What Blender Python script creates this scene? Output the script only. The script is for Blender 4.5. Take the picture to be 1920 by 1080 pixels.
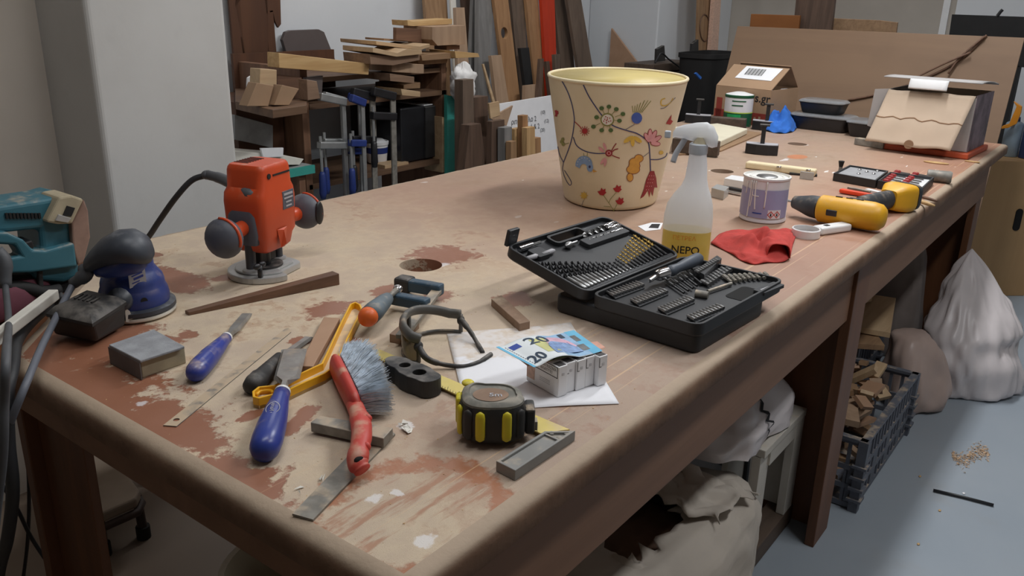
import bpy, bmesh, math, random
from mathutils import Vector, Matrix, Quaternion, noise as mnoise
random.seed(7)
for o in list(bpy.data.objects): bpy.data.objects.remove(o)
SC = bpy.context.scene; COL = SC.collection
# ---------------------------------------------------------------- camera
T = 0.86                       # bench top height
F_PX = 1582.808; YAW, PITCH, ROLL = [math.radians(a) for a in (36.7994, 19.2327, 1.4295)]
CAM = Vector((0, 0, T + .52))
_w = Vector((math.cos(YAW)*math.cos(PITCH), math.sin(YAW)*math.cos(PITCH), -math.sin(PITCH)))
_r = Vector((math.sin(YAW), -math.cos(YAW), 0)); _u = _r.cross(_w)
_r, _u = math.cos(ROLL)*_r + math.sin(ROLL)*_u, -math.sin(ROLL)*_r + math.cos(ROLL)*_u
cd = bpy.data.cameras.new('camera'); cam = bpy.data.objects.new('camera', cd); COL.objects.link(cam)
cd.sensor_width = 36; cd.lens = F_PX/1920*36; cd.clip_start = .02
cam.matrix_world = Matrix(((_r.x, _u.x, -_w.x, CAM.x), (_r.y, _u.y, -_w.y, CAM.y), (_r.z, _u.z, -_w.z, CAM.z), (0, 0, 0, 1)))
SC.camera = cam
# ---------------------------------------------------------------- world, lamps, exposure
wd = bpy.data.worlds.new('world'); SC.world = wd; wd.use_nodes = True
wd.node_tree.nodes['Background'].inputs[0].default_value = (.75, .82, .9, 1)
wd.node_tree.nodes['Background'].inputs[1].default_value = .03
CEIL = 2.75
LAMPS = [  # x, y, power, along x?
    (2.95, 0.80, 34, True), (5.0, 1.3, 7, False), (2.9, 2.55, 9, True), (0.75, 0.75, 10, True), (1.9, -0.35, 19, True)]
for i, (x, y, pw, al) in enumerate(LAMPS):
    ld = bpy.data.lights.new('tube_light', 'AREA'); ld.shape = 'RECTANGLE'
    ld.size, ld.size_y = (1.2, .16) if al else (.16, 1.2); ld.energy = pw; ld.color = (.96, .98, 1.0)
    lo = bpy.data.objects.new('tube_light', ld); COL.objects.link(lo); lo.location = (x, y, CEIL - .085)
vs = SC.view_settings; vs.view_transform = 'Standard'; vs.look = 'None'; vs.gamma = 1; vs.exposure = -0.12
vs.use_curve_mapping = False
# ---------------------------------------------------------------- pixel helpers (1920x1080 frame)
def ray(x, y): return (x-960)/F_PX*_r - (y-540)/F_PX*_u + _w
def P(x, y, h=0.0):            # point seen at pixel on the horizontal plane h above the bench top
    v = ray(x, y); return CAM + v*((T+h-CAM.z)/v.z)
def PF(x, y, h=0.0): return P(x, y, h - T)     # h above the floor
def PY(x, y, Y): v = ray(x, y); return CAM + v*(Y/v.y)
def PX(x, y, X): v = ray(x, y); return CAM + v*(X/v.x)
def proj(p):
    d = Vector(p) - CAM; k = F_PX/d.dot(_w); return 960 + k*d.dot(_r), 540 - k*d.dot(_u)
def V(*a): return Vector(a)
UP = V(0, 0, 1)
# ---------------------------------------------------------------- materials
def S(r, g, b):                # sRGB 0-255 -> linear
    f = lambda c: (c/255/12.92) if c/255 <= .04045 else ((c/255+.055)/1.055)**2.4
    return (f(r), f(g), f(b), 1)
class NT:
    def __init__(s, name):
        s.m = bpy.data.materials.new(name); s.m.use_nodes = True; s.t = s.m.node_tree
        s.b = s.t.nodes['Principled BSDF']; s.o = s.t.nodes['Material Output']
        s._c = None
    def n(s, typ, **k):
        nd = s.t.nodes.new(typ)
        for a, v in k.items(): setattr(nd, a, v)
        return nd
    def put(s, sock, v):
        if isinstance(v, bpy.types.NodeSocket): s.t.links.new(v, sock)
        elif v is not None: sock.default_value = v
    def coord(s, kind='Object'):
        if s._c is None: s._c = s.n('ShaderNodeTexCoord')
        return s._c.outputs[kind]
    def pos(s): return s.n('ShaderNodeNewGeometry').outputs['Position']
    def map(s, vec, scale=(1, 1, 1), rot=(0, 0, 0), loc=(0, 0, 0)):
        m = s.n('ShaderNodeMapping'); s.put(m.inputs[0], vec); m.inputs['Scale'].default_value = scale
        m.inputs['Rotation'].default_value = rot; m.inputs['Location'].default_value = loc; return m.outputs[0]
    def noise(s, scale, detail=4, vec=None, rough=.55, dist=0):
        m = s.n('ShaderNodeTexNoise'); s.put(m.inputs['Vector'], vec if vec is not None else s.coord())
        m.inputs['Scale'].default_value = scale; m.inputs['Detail'].default_value = detail
        m.inputs['Roughness'].default_value = rough; m.inputs['Distortion'].default_value = dist; return m.outputs['Fac']
    def ramp(s, fac, lo, hi):
        m = s.n('ShaderNodeMapRange'); m.interpolation_type = 'SMOOTHSTEP'; s.put(m.inputs[0], fac)
        m.inputs[1].default_value = lo; m.inputs[2].default_value = hi; return m.outputs[0]
    def math(s, op, a, b=None, clamp=False):
        m = s.n('ShaderNodeMath', operation=op, use_clamp=clamp); s.put(m.inputs[0], a)
        if b is not None: s.put(m.inputs[1], b)
        return m.outputs[0]
    def mix(s, fac, a, b):
        m = s.n('ShaderNodeMix', data_type='RGBA'); s.put(m.inputs[0], fac); s.put(m.inputs[6], a); s.put(m.inputs[7], b)
        return m.outputs[2]
    def sep(s, v):
        m = s.n('ShaderNodeSeparateXYZ'); s.put(m.inputs[0], v); return m.outputs
    def dist(s, c, sx=1, sy=1, rot=0):   # scaled plan distance of the position from point c
        v = s.map(s.pos(), loc=(-c[0], -c[1], 0)); v = s.map(v, rot=(0, 0, -rot)); v = s.map(v, scale=(1/sx, 1/sy, 0))
        m = s.n('ShaderNodeVectorMath', operation='LENGTH'); s.put(m.inputs[0], v); return m.outputs['Value']
    def bump(s, h, strength=.3, d=.002):
        b = s.n('ShaderNodeBump'); b.inputs['Strength'].default_value = strength; b.inputs['Distance'].default_value = d
        s.put(b.inputs['Height'], h); s.put(s.b.inputs['Normal'], b.outputs[0])
    def fin(s, col, rough=.6, metal=0, spec=None):
        s.put(s.b.inputs['Base Color'], col); s.put(s.b.inputs['Roughness'], rough); s.put(s.b.inputs['Metallic'], metal)
        if spec is not None: s.b.inputs['Specular IOR Level'].default_value = spec
        return s.m
M = {}
DUST = S(206, 184, 156)
def dim(c, k): return (c[0]*k, c[1]*k, c[2]*k, 1)
def mat(name, c, rough=.5, metal=0, var=.12, sc=18, dust=0, bump=0, spec=None, dc=None):
    t = NT(name); nz = t.noise(sc, 5)
    col = t.mix(t.ramp(nz, .3, .7), dim(c, 1-var), dim(c, 1+var))
    if dust:
        g = t.sep(t.n('ShaderNodeNewGeometry').outputs['Normal'])[2]
        d = t.math('MULTIPLY', t.ramp(g, .1, .95), t.ramp(t.noise(34, 6), .56-.35*dust, .80-.35*dust))
        d = t.math('MULTIPLY', d, min(1, .45+dust*.5)); col = t.mix(d, col, dc or DUST)
        rough = t.math('MAXIMUM', t.math('MULTIPLY', d, .9), rough)
    if bump: t.bump(t.noise(sc*6, 4), bump)
    M[name] = t.fin(col, rough, metal, spec); return M[name]
def wood(name, c1, c2, axis='x', sc=1, rough=.6, dust=0, gen=False):
    t = NT(name); k = {'x': (2, 28, 28), 'y': (28, 2, 28), 'z': (28, 28, 2)}[axis]
    v = t.map(t.coord(), scale=tuple(a*sc for a in k)); nz = t.noise(1.4, 5, v, .6, .6); n2 = t.noise(5, 3)
    col = t.mix(t.ramp(nz, .32, .68), c1, c2); col = t.mix(t.math('MULTIPLY', t.ramp(n2, .45, .8), .35), col, dim(c1, .75))
    if dust:
        g = t.sep(t.n('ShaderNodeNewGeometry').outputs['Normal'])[2]
        d = t.math('MULTIPLY', t.math('MULTIPLY', t.ramp(g, .1, .95), t.ramp(t.noise(20, 6), .6-.35*dust, .9-.35*dust)), .8)
        col = t.mix(d, col, DUST)
    t.bump(nz, .15, .001); M[name] = t.fin(col, rough); return M[name]
# ---------------------------------------------------------------- mesh builder
def basis(axis, up=UP):
    z = Vector(axis).normalized(); x = up.cross(z)
    if x.length < 1e-4: x = V(1, 0, 0)
    x.normalize(); return x, z.cross(x), z
def frame(o, ax, up=UP):       # matrix: local x along ax, z near up
    x = Vector(ax).normalized(); y = up.cross(x)
    if y.length < 1e-5: y = V(0, 1, 0)
    y.normalize(); z = x.cross(y)
    m = Matrix((x, y, z)).transposed().to_4x4(); m.translation = o; return m
class MB:
    def __init__(s): s.v = []; s.f = []; s.mi = []; s.m = 0
    def add(s, vs, fs, mx=None):
        b = len(s.v); s.v += [tuple(mx @ Vector(q)) if mx is not None else tuple(q) for q in vs]
        s.f += [tuple(b+i for i in f) for f in fs]; s.mi += [s.m]*len(fs); return s
    def box(s, c, d, mx=None):
        x, y, z = c; a, b, e = d[0]/2, d[1]/2, d[2]/2
        vs = [(x+i*a, y+j*b, z+k*e) for k in (-1, 1) for j in (-1, 1) for i in (-1, 1)]
        return s.add(vs, [(0, 2, 3, 1), (4, 5, 7, 6), (0, 1, 5, 4), (2, 6, 7, 3), (0, 4, 6, 2), (1, 3, 7, 5)], mx)
    def hexa(s, lo, hi):
        return s.add(list(lo)+list(hi), [(3, 2, 1, 0), (4, 5, 6, 7)] + [(i, (i+1) % 4, 4+(i+1) % 4, 4+i) for i in range(4)])
    def prism(s, pts, z0, z1, mx=None):      # pts: 2D polygon (ccw or cw)
        n = len(pts); a = sum(pts[i][0]*pts[(i+1) % n][1]-pts[(i+1) % n][0]*pts[i][1] for i in range(n))
        if a < 0: pts = list(pts)[::-1]
        vs = [(p[0], p[1], z0) for p in pts] + [(p[0], p[1], z1) for p in pts]
        return s.add(vs, [tuple(range(n))[::-1], tuple(range(n, 2*n))] + [(i, (i+1) % n, n+(i+1) % n, n+i) for i in range(n)], mx)
    def lathe(s, prof, n=24, mx=None, cap=True, sx=1, sy=1):  # prof: (r, z)
        vs = []; fs = []
        for r, z in prof: vs += [(r*sx*math.cos(2*math.pi*i/n), r*sy*math.sin(2*math.pi*i/n), z) for i in range(n)]
        for k in range(len(prof)-1):
            fs += [(k*n+i, k*n+(i+1) % n, (k+1)*n+(i+1) % n, (k+1)*n+i) for i in range(n)]
        if cap:
            if prof[0][0] > 1e-6: fs.append(tuple(range(n))[::-1])
            if prof[-1][0] > 1e-6: fs.append(tuple(range((len(prof)-1)*n, len(prof)*n)))
        return s.add(vs, fs, mx)
    def along(s, p0, p1, prof, n=16, sx=1, sy=1, up=UP):   # lathe between two points, prof: (t 0..1, r)
        p0, p1 = Vector(p0), Vector(p1); x, y, z = basis(p1-p0, up); L = (p1-p0).length
        mx = Matrix((x, y, z)).transposed().to_4x4(); mx.translation = p0
        return s.lathe([(r, t*L) for t, r in prof], n, mx, True, sx, sy)
    def cyl(s, p0, p1, r, n=16, r1=None): return s.along(p0, p1, [(0, r), (1, r if r1 is None else r1)], n)
    def tube(s, pts, rad, n=10, smooth=0, flat=1, cap=True):
        pts = [Vector(p) for p in pts]
        if smooth: pts = catmull(pts, smooth)
        m = len(pts); R = rad if isinstance(rad, (list, tuple)) else [rad]*m
        if len(R) != m: R = [R[min(len(R)-1, int(i*len(R)/m))] for i in range(m)]
        vs = []; fs = []; pu = None
        for i, p in enumerate(pts):
            d = (pts[min(i+1, m-1)] - pts[max(i-1, 0)]).normalized()
            if pu is None: x, y, _ = basis(d)
            else:
                x = pu - d*pu.dot(d); x.normalize(); y = d.cross(x)
            pu = x
            vs += [tuple(p + x*R[i]*math.cos(2*math.pi*k/n) + y*R[i]*flat*math.sin(2*math.pi*k/n)) for k in range(n)]
        for i in range(m-1): fs += [(i*n+k, i*n+(k+1) % n, (i+1)*n+(k+1) % n, (i+1)*n+k) for k in range(n)]
        if cap: fs += [tuple(range(n))[::-1], tuple(range((m-1)*n, m*n))]
        return s.add(vs, fs)
    def ell(s, c, r, mx=None, n=20, m=12, e=1.0):   # (super)ellipsoid
        vs = [(c[0], c[1], c[2]-r[2])]; fs = []
        q = lambda t: math.copysign(abs(t)**e, t)
        for k in range(1, m):
            a = -math.pi/2 + math.pi*k/m
            vs += [(c[0]+r[0]*q(math.cos(a))*q(math.cos(2*math.pi*i/n)), c[1]+r[1]*q(math.cos(a))*q(math.sin(2*math.pi*i/n)), c[2]+r[2]*q(math.sin(a))) for i in range(n)]
        vs.append((c[0], c[1], c[2]+r[2])); L = len(vs)-1
        fs += [(0, 1+(i+1) % n, 1+i) for i in range(n)]
        for k in range(m-2): fs += [(1+k*n+i, 1+k*n+(i+1) % n, 1+(k+1)*n+(i+1) % n, 1+(k+1)*n+i) for i in range(n)]
        b = 1+(m-2)*n; fs += [(b+i, b+(i+1) % n, L) for i in range(n)]
        return s.add(vs, fs, mx)
    def loft(s, rings, cap=True, closed=True):
        n = len(rings[0]); vs = [p for r in rings for p in r]; fs = []
        for k in range(len(rings)-1):
            fs += [(k*n+i, k*n+(i+1) % n, (k+1)*n+(i+1) % n, (k+1)*n+i) for i in range(n if closed else n-1)]
        if cap and closed: fs += [tuple(range(n))[::-1], tuple(range((len(rings)-1)*n, len(rings)*n))]
        return s.add(vs, fs)
    def grid(s, fn, nu, nv):   # fn(u,v)->point, u,v in 0..1
        vs = [fn(i/nu, j/nv) for j in range(nv+1) for i in range(nu+1)]
        return s.add(vs, [(j*(nu+1)+i, j*(nu+1)+i+1, (j+1)*(nu+1)+i+1, (j+1)*(nu+1)+i) for j in range(nv) for i in range(nu)])
    def build(s, name, mt, parent=None, smooth=False, bevel=0, seg=2, solid=0, sub=0, world=True, fix=True):
        me = bpy.data.meshes.new(name); o = bpy.data.objects.new(name, me); COL.objects.link(o)
        vs = [Vector(v) for v in s.v]
        if parent is not None:
            o.parent = parent
            if world: inv = WM[parent.name].inverted(); vs = [inv @ v for v in vs]
            WM[o.name] = WM[parent.name].copy()
        elif world and vs:     # origin at the base centre
            c = V((min(v.x for v in vs)+max(v.x for v in vs))/2, (min(v.y for v in vs)+max(v.y for v in vs))/2, min(v.z for v in vs))
            vs = [v-c for v in vs]; o.location = c; WM[o.name] = Matrix.Translation(c)
        else: WM[o.name] = Matrix()
        me.from_pydata([tuple(v) for v in vs], [], s.f)
        for m_ in (mt if isinstance(mt, (list, tuple)) else [mt]): me.materials.append(M[m_] if isinstance(m_, str) else m_)
        me.polygons.foreach_set('material_index', s.mi)
        if fix:
            b = bmesh.new(); b.from_mesh(me); bmesh.ops.recalc_face_normals(b, faces=b.faces); b.to_mesh(me); b.free()
        if smooth: me.polygons.foreach_set('use_smooth', [True]*len(me.polygons))
        if smooth == 'auto':
            me.set_sharp_from_angle(angle=math.radians(38))
        if solid: md = o.modifiers.new('solid', 'SOLIDIFY'); md.thickness = solid; md.offset = 0
        if bevel: md = o.modifiers.new('bevel', 'BEVEL'); md.width = bevel; md.segments = seg; md.limit_method = 'ANGLE'; md.angle_limit = math.radians(40); md.use_clamp_overlap = True
        if sub: md = o.modifiers.new('sub', 'SUBSURF'); md.levels = md.render_levels = sub
        me.update(); return o
WM = {}
def catmull(p, k):
    q = [p[0]*2-p[1]] + list(p) + [p[-1]*2-p[-2]]; out = []
    for i in range(1, len(q)-2):
        a, b, c, d = q[i-1:i+3]
        for j in range(k):
            t = j/k; out.append(.5*((2*b)+(c-a)*t+(2*a-5*b+4*c-d)*t*t+(3*b-a-3*c+d)*t**3))
    return out + [p[-1]]
def tag(o, label, cat, group=None):
    o['label'] = label; o['category'] = cat
    if group: o['group'] = group
    return o
def thing(name, label, cat, loc, rz=0, group=None):
    o = bpy.data.objects.new(name, None); COL.objects.link(o); o.location = loc; o.rotation_euler = (0, 0, rz); o.empty_display_size = .03
    WM[o.name] = Matrix.Translation(Vector(loc)) @ Matrix.Rotation(rz, 4, 'Z'); return tag(o, label, cat, group)
def struct(o): o['kind'] = 'structure'; return o
def stuff(o): o['kind'] = 'stuff'; return o
def copyobj(o, parent=None):
    c = o.copy(); COL.objects.link(c)
    if parent is not None: c.parent = parent
    return c
def cut(o, cutter):            # boolean difference applied at once; cutter is an MB in world space
    c = cutter.build('cutter', 'steel')
    md = o.modifiers.new('cut', 'BOOLEAN'); md.object = c; md.operation = 'DIFFERENCE'; md.solver = 'EXACT'
    o.modifiers.move(len(o.modifiers)-1, 0)
    bpy.context.view_layer.update()
    mods = [(m.name, m.show_viewport) for m in o.modifiers]
    for m in o.modifiers:
        if m.name != 'cut': m.show_viewport = False
    dg = bpy.context.evaluated_depsgraph_get(); me = bpy.data.meshes.new_from_object(o.evaluated_get(dg))
    for n_, sh in mods: o.modifiers[n_].show_viewport = sh
    o.modifiers.remove(o.modifiers['cut']); old = o.data; o.data = me; bpy.data.meshes.remove(old)
    me_c = c.data; bpy.data.objects.remove(c); bpy.data.meshes.remove(me_c); return o
from mathutils.bvhtree import BVHTree
def family(o): out = [o]; [out.extend(family(c)) for c in o.children]; return out
def bvh(o):
    vs, fs = [], []
    for q in family(o):
        if q.type == 'MESH': m_ = WM[q.name]; b = len(vs); vs += [m_ @ v.co for v in q.data.vertices]; fs += [tuple(b+i for i in f.vertices) for f in q.data.polygons]
    return BVHTree.FromPolygons(vs, fs)
def shift(o, d):
    o.location = Vector(o.location)+d
    for q in family(o): WM[q.name] = Matrix.Translation(d) @ WM[q.name]
def clear(o, against, d, step=.004, n=40):     # slide a thing along d until it no longer cuts into its neighbours
    o = bpy.data.objects[o] if isinstance(o, str) else o; tr = [bvh(bpy.data.objects[a] if isinstance(a, str) else a) for a in against]; d = Vector(d).normalized()*step
    for _ in range(n):
        b = bvh(o)
        if not any(t_.overlap(b) for t_ in tr): return True
        shift(o, d)
    return False
def ppoly(px, h): return [P(x, y, h) for x, y in px]
def slab(px, h0, h1):          # prism whose TOP outline is given in pixels (at h1), down to h0
    mb = MB(); pts = [(p.x, p.y) for p in ppoly(px, h1)]; return mb.prism(pts, T+h0, T+h1)
def textmesh(body, size, fn, name, mt, parent, align='CENTER', bold=0, spacing=1, xs=1):
    cu = bpy.data.curves.new('lettering', 'FONT'); cu.body = body; cu.size = size; cu.align_x = align; cu.align_y = 'CENTER'
    cu.offset = bold*size; cu.space_character = spacing; cu.resolution_u = 3
    to = bpy.data.objects.new('lettering', cu); COL.objects.link(to); bpy.context.view_layer.update()
    me = bpy.data.meshes.new_from_object(to.evaluated_get(bpy.context.evaluated_depsgraph_get()))
    bpy.data.objects.remove(to); bpy.data.curves.remove(cu)
    mb = MB(); mb.add([fn(v.co.x*xs, v.co.y) for v in me.vertices], [tuple(p.vertices) for p in me.polygons]); bpy.data.meshes.remove(me)
    return mb.build(name, mt, parent, fix=False)
# ---------------------------------------------------------------- common materials
mat('steel', S(150, 150, 150), .35, 1, .15, 30); mat('dull_steel', S(136, 132, 124), .55, .25, .25, 40, dust=.4)
mat('chrome', S(215, 215, 218), .15, 1, .03); mat('black_plastic', S(33, 33, 36), .42, 0, .15, 20)
mat('black_matte', S(26, 25, 25), .75); mat('dusty_black', S(48, 47, 47), .6, 0, .2, 20, dust=.45, dc=S(128, 122, 116))
mat('white_plastic', S(232, 232, 232), .35, 0, .03); mat('paper', S(236, 236, 238), .8, 0, .02)
mat('grey_cable', S(84, 86, 90), .55, 0, .1); mat('dark_cable', S(44, 45, 48), .55, 0, .1); mat('black_ink', S(24, 24, 28), .7, 0, .05)
mat('card', S(162, 132, 104), .85, 0, .06, 8); mat('card_inside', S(150, 120, 94), .9, 0, .06); mat('dark_hole', S(14, 13, 12), .9)
wood('pine', S(206, 172, 122), S(186, 148, 98)); wood('pine_v', S(206, 170, 122), S(178, 140, 96), 'z')
wood('oak', S(160, 128, 96), S(138, 108, 80)); wood('oak_v', S(166, 132, 98), S(140, 108, 78), 'z')
wood('walnut', S(118, 86, 66), S(96, 69, 53)); wood('walnut_v', S(102, 80, 66), S(80, 62, 51), 'z')
wood('mdf', S(176, 140, 112), S(168, 132, 104), 'x', .3); wood('raw_block', S(148, 120, 98), S(128, 102, 82), 'x', dust=.3)
# ---------------------------------------------------------------- the room
def plaster(name, c, c2, sc=2.2):
    t = NT(name); nz = t.noise(sc, 6, t.pos()); n2 = t.noise(sc*5, 4, t.pos())
    col = t.mix(t.ramp(nz, .35, .7), c, c2); col = t.mix(t.math('MULTIPLY', t.ramp(n2, .6, .75), .25), col, dim(c, .82))
    t.bump(t.noise(60, 4, t.pos()), .12, .002); M[name] = t.fin(col, .85)
plaster('plaster', S(206, 206, 204), S(197, 196, 193)); plaster('plaster_old', S(184, 176, 166), S(174, 166, 156)); plaster('plaster_white', S(222, 224, 227), S(214, 217, 220), .8)
plaster('ceiling_paint', S(225, 223, 218), S(215, 213, 210))
t = NT('floor_paint'); nz = t.noise(1.3, 5, t.pos()); n2 = t.noise(45, 3, t.pos()); n3 = t.noise(5, 6, t.pos())
c_ = t.mix(t.ramp(nz, .3, .7), S(148, 158, 168), S(158, 166, 174)); c_ = t.mix(t.math('MULTIPLY', t.ramp(n3, .55, .8), .3), c_, S(150, 146, 140))
c_ = t.mix(t.ramp(n2, .76, .8), c_, S(190, 180, 165))
xs_ = t.sep(t.pos()); c_ = t.mix(t.ramp(xs_[0], 2.0, .9), c_, S(142, 126, 112))    # dusty bare concrete under the near end
M['floor_paint'] = t.fin(c_, t.mix(.5, (.42,)*3+(1,), (.55,)*3+(1,)))
X0, X1, Y0, Y1 = -3.0, 6.2, -3.0, 3.2
def wallbox(name, a, b, m, bevel=0):
    c = [(i+j)/2 for i, j in zip(a, b)]; d = [abs(j-i) for i, j in zip(a, b)]
    return struct(MB().box(c, d).build(name, m, bevel=bevel, seg=4))
wallbox('floor', (X0-.1, Y0-.1, -.1), (X1+.1, Y1+.1, 0), 'floor_paint')
wallbox('ceiling', (X0-.1, Y0-.1, CEIL), (X1+.1, Y1+.1, CEIL+.1), 'ceiling_paint')
plaster('plaster_warm', S(208, 199, 188), S(198, 189, 178))
wallbox('wall_left', (X0, 2.347, 0), (1.08, Y1, CEIL), 'plaster_warm')
wallbox('wall_pillar_near', (1.074, 2.10, 0), (1.463, Y1, CEIL), 'plaster', .014)
wallbox('wall_back', (1.46, Y1, 0), (5.1, Y1+.1, CEIL), 'plaster_white')
wallbox('wall_pillar_far', (5.07, 2.68, 0), (X1, Y1, CEIL), 'plaster_white', .01)
wallbox('wall_far', (X1, Y0, 0), (X1+.1, 2.7, CEIL), 'plaster_old')
wallbox('wall_near', (X0-.1, Y0, 0), (X0, 2.36, CEIL), 'plaster')
wallbox('wall_right', (X0, Y0-.1, 0), (X1, Y0, CEIL), 'plaster')
# small plugs / screw marks in the near pillar plaster
t = NT('lamp_glow'); em = t.n('ShaderNodeEmission'); em.inputs[0].default_value = (1, .975, .94, 1); em.inputs[1].default_value = 6
t.t.links.new(em.outputs[0], t.o.inputs[0]); M['lamp_glow'] = t.m
for i, (x, y, pw, al) in enumerate(LAMPS):
    lab = ['above the far half of the workbench', 'above the far cartons', 'above the timber shelf', 'above the near end of the workbench', 'above the aisle beside the workbench'][i]
    r_ = thing('ceiling_lamp', 'white fluorescent ceiling lamp ' + lab, 'lamp', (x, y, CEIL-.08), 0, 'ceiling lamps')
    d = (1.3, .2) if al else (.2, 1.3)
    MB().box((0, 0, .05), (d[0], d[1], .06)).build('housing', 'white_plastic', r_, world=False, bevel=.01)
    for s_ in (-.055, .055):
        a = (-.6, s_, .012) if al else (s_, -.6, .012); b = (.6, s_, .012) if al else (s_, .6, .012)
        MB().cyl(a, b, .013, 10).build('lamp_tube', 'lamp_glow', r_, world=False, smooth=True)
# ---------------------------------------------------------------- the workbench
BX0, BX1, BY0, BY1 = .452, 3.885, .452, 1.70
t = NT('bench_top'); p = t.pos(); q = t.sep(p); X_, Y_ = q[0], q[1]
big = t.noise(3.2, 5, p); mid = t.noise(11, 6, p, .62); fine = t.noise(60, 5, p); grain = t.noise(900, 2, p)
far = t.ramp(X_, 1.2, 2.3); right = t.ramp(Y_, .95, .55)
base = t.mix(far, S(150, 100, 76), S(155, 126, 107)); base = t.mix(t.math('MULTIPLY', right, far), base, S(168, 114, 86))
edgen = t.math('ADD', t.math('MULTIPLY', t.noise(26, 6, p, .65), .75), t.math('MULTIPLY', t.noise(110, 3, p), .25))
base = t.mix(t.math('MULTIPLY', t.ramp(big, .4, .65), .4), base, S(166, 122, 102))
# dust cover: high at the near end, thin far away
cover = t.math('SUBTRACT', 1.0, t.math('MULTIPLY', t.ramp(X_, 1.05, 1.75), .72))
def blob(px, py, rx, ry, rot=0, soft=.18, amt=1.0, k=.7):
    c = P(px, py); d = t.dist((c.x, c.y), rx, ry, rot)
    d = t.math('ADD', d, t.math('MULTIPLY', t.math('SUBTRACT', edgen, .5), k*5)); return t.math('MULTIPLY', t.ramp(d, 1+soft, 1-soft), amt)
bare = None
for b in [(150, 730, .085, .26), (330, 800, .05, .09), (450, 900, .035, .07), (330, 520, .03, .09), (330, 535, .02, .06), (620, 577, .05, .03), (830, 478, .07, .065), (300, 640, .03, .05),
          (730, 548, .03, .035), (820, 555, .03, .03), (560, 640, .018, .02), (290, 478, .012, .02), (560, 790, .05, .012, .4), (160, 640, .10, .12), (960, 560, .04, .03), (470, 780, .02, .01), (520, 910, .035, .008, .5),
          (655, 640, .02, .02), (350, 628, .016, .02), (430, 520, .03, .02)]:
    v_ = blob(*b); bare = v_ if bare is None else t.math('MAXIMUM', bare, v_)
c = P(765, 965); dr = t.dist((c.x, c.y), .118, .105); dr = t.math('ADD', dr, t.math('MULTIPLY', t.math('SUBTRACT', edgen, .5), .9))
ring = t.math('MULTIPLY', t.ramp(t.math('ABSOLUTE', t.math('SUBTRACT', dr, .9)), .2, .05), .95)
disc = t.math('MULTIPLY', t.ramp(dr, 1.0, .8), t.ramp(t.noise(14, 5, t.map(p, scale=(.5, 3, 1)), .6), .5, .62))
stain = t.math('MULTIPLY', t.math('MAXIMUM', ring, t.math('MULTIPLY', disc, .6)), t.ramp(fine, .2, .5))
cover = t.math('MULTIPLY', cover, t.math('SUBTRACT', 1.0, bare)); cover = t.math('MULTIPLY', cover, t.math('SUBTRACT', 1.0, t.math('MULTIPLY', stain, .9)))
thin = t.math('ADD', .30, t.math('MULTIPLY', t.ramp(big, .3, .7), .32))
near_right = t.math('MULTIPLY', t.ramp(Y_, .85, .6), t.ramp(X_, .5, .75))
dcol = t.mix(t.ramp(mid, .35, .65), S(214, 197, 170), S(196, 178, 158)); dcol = t.mix(near_right, dcol, S(180, 160, 144))
heavy = t.math('MULTIPLY', cover, t.ramp(t.math('ADD', mid, t.math('MULTIPLY', fine, .35)), .40, .66))
fac = t.math('MAXIMUM', t.math('MULTIPLY', heavy, .95), t.math('MULTIPLY', t.math('MULTIPLY', cover, thin), 1.5), True)
col = t.mix(fac, base, dcol); col = t.mix(t.math('MULTIPLY', t.ramp(grain, .55, .7), t.math('MULTIPLY', fac, .35)), col, S(150, 120, 92))
col = t.mix(t.math('MULTIPLY', stain, .55), col, S(176, 112, 72))
# knife scratches along the bench near its front edge, white glue and paint specks
scr = t.noise(1, 3, t.map(p, scale=(1.3, 150, 1), rot=(0, 0, .05)), .5)
col = t.mix(t.math('MULTIPLY', t.math('MULTIPLY', t.ramp(scr, .62, .68), t.ramp(Y_, .8, .55)), .5), col, S(224, 190, 150))
w1 = t.noise(16, 2, t.map(p, scale=(.8, 2, 1))); specks = t.math('MULTIPLY', t.ramp(w1, .735, .75), t.math('MAXIMUM', far, right)); col = t.mix(t.math('MULTIPLY', specks, .8), col, S(235, 232, 228))
w2 = t.noise(30, 2, p); col = t.mix(t.math('MULTIPLY', t.ramp(w2, .8, .82), .8), col, S(235, 230, 222))
for wp in [(700, 935, .008, .007), (747, 925, .005, .008), (795, 1012, .011, .008), (265, 757, .008, .010), (832, 497, .012, .008), (1470, 300, .03, .008), (760, 800, .008, .01), (1390, 240, .02, .01), (1562, 245, .03, .008)]:
    col = t.mix(blob(*wp, 0, .3, .6, 1.2), col, S(238, 238, 240))
col = t.mix(blob(1495, 294, .05, .032, 0, .05, .8, 0), col, S(196, 120, 76))        # round orange patch
rough = t.mix(fac, t.mix(t.ramp(mid, .3, .7), (.30,)*3+(1,), (.5,)*3+(1,)), (.95,)*3+(1,))
t.bump(t.math('ADD', t.math('MULTIPLY', heavy, .6), t.math('MULTIPLY', t.math('MULTIPLY', grain, fac), .5)), .6, .0015)
M['bench_top'] = t.fin(col, rough)
t = NT('bench_edge'); p = t.pos(); nz = t.noise(9, 6, p, .65); n2 = t.noise(60, 4, p); g = t.sep(t.n('ShaderNodeNewGeometry').outputs['Normal'])[2]
col = t.mix(t.ramp(nz, .35, .65), S(112, 84, 64), S(134, 104, 82)); col = t.mix(t.math('MULTIPLY', t.ramp(n2, .58, .75), .5), col, S(84, 64, 50))
col = t.mix(t.math('MULTIPLY', t.ramp(g, .3, .8), .85), col, S(186, 166, 144)); t.bump(n2, .35, .003); M['bench_edge'] = t.fin(col, .75)
wood('bench_frame', S(140, 104, 80), S(126, 92, 70), 'x', .4, .6); wood('bench_leg', S(116, 74, 46), S(98, 62, 38), 'z', .4, .5)
bench = thing('workbench', 'long dusty brown wooden workbench covered with tools', 'workbench', (2.1, 1.05, 0))
TH = .042
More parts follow.
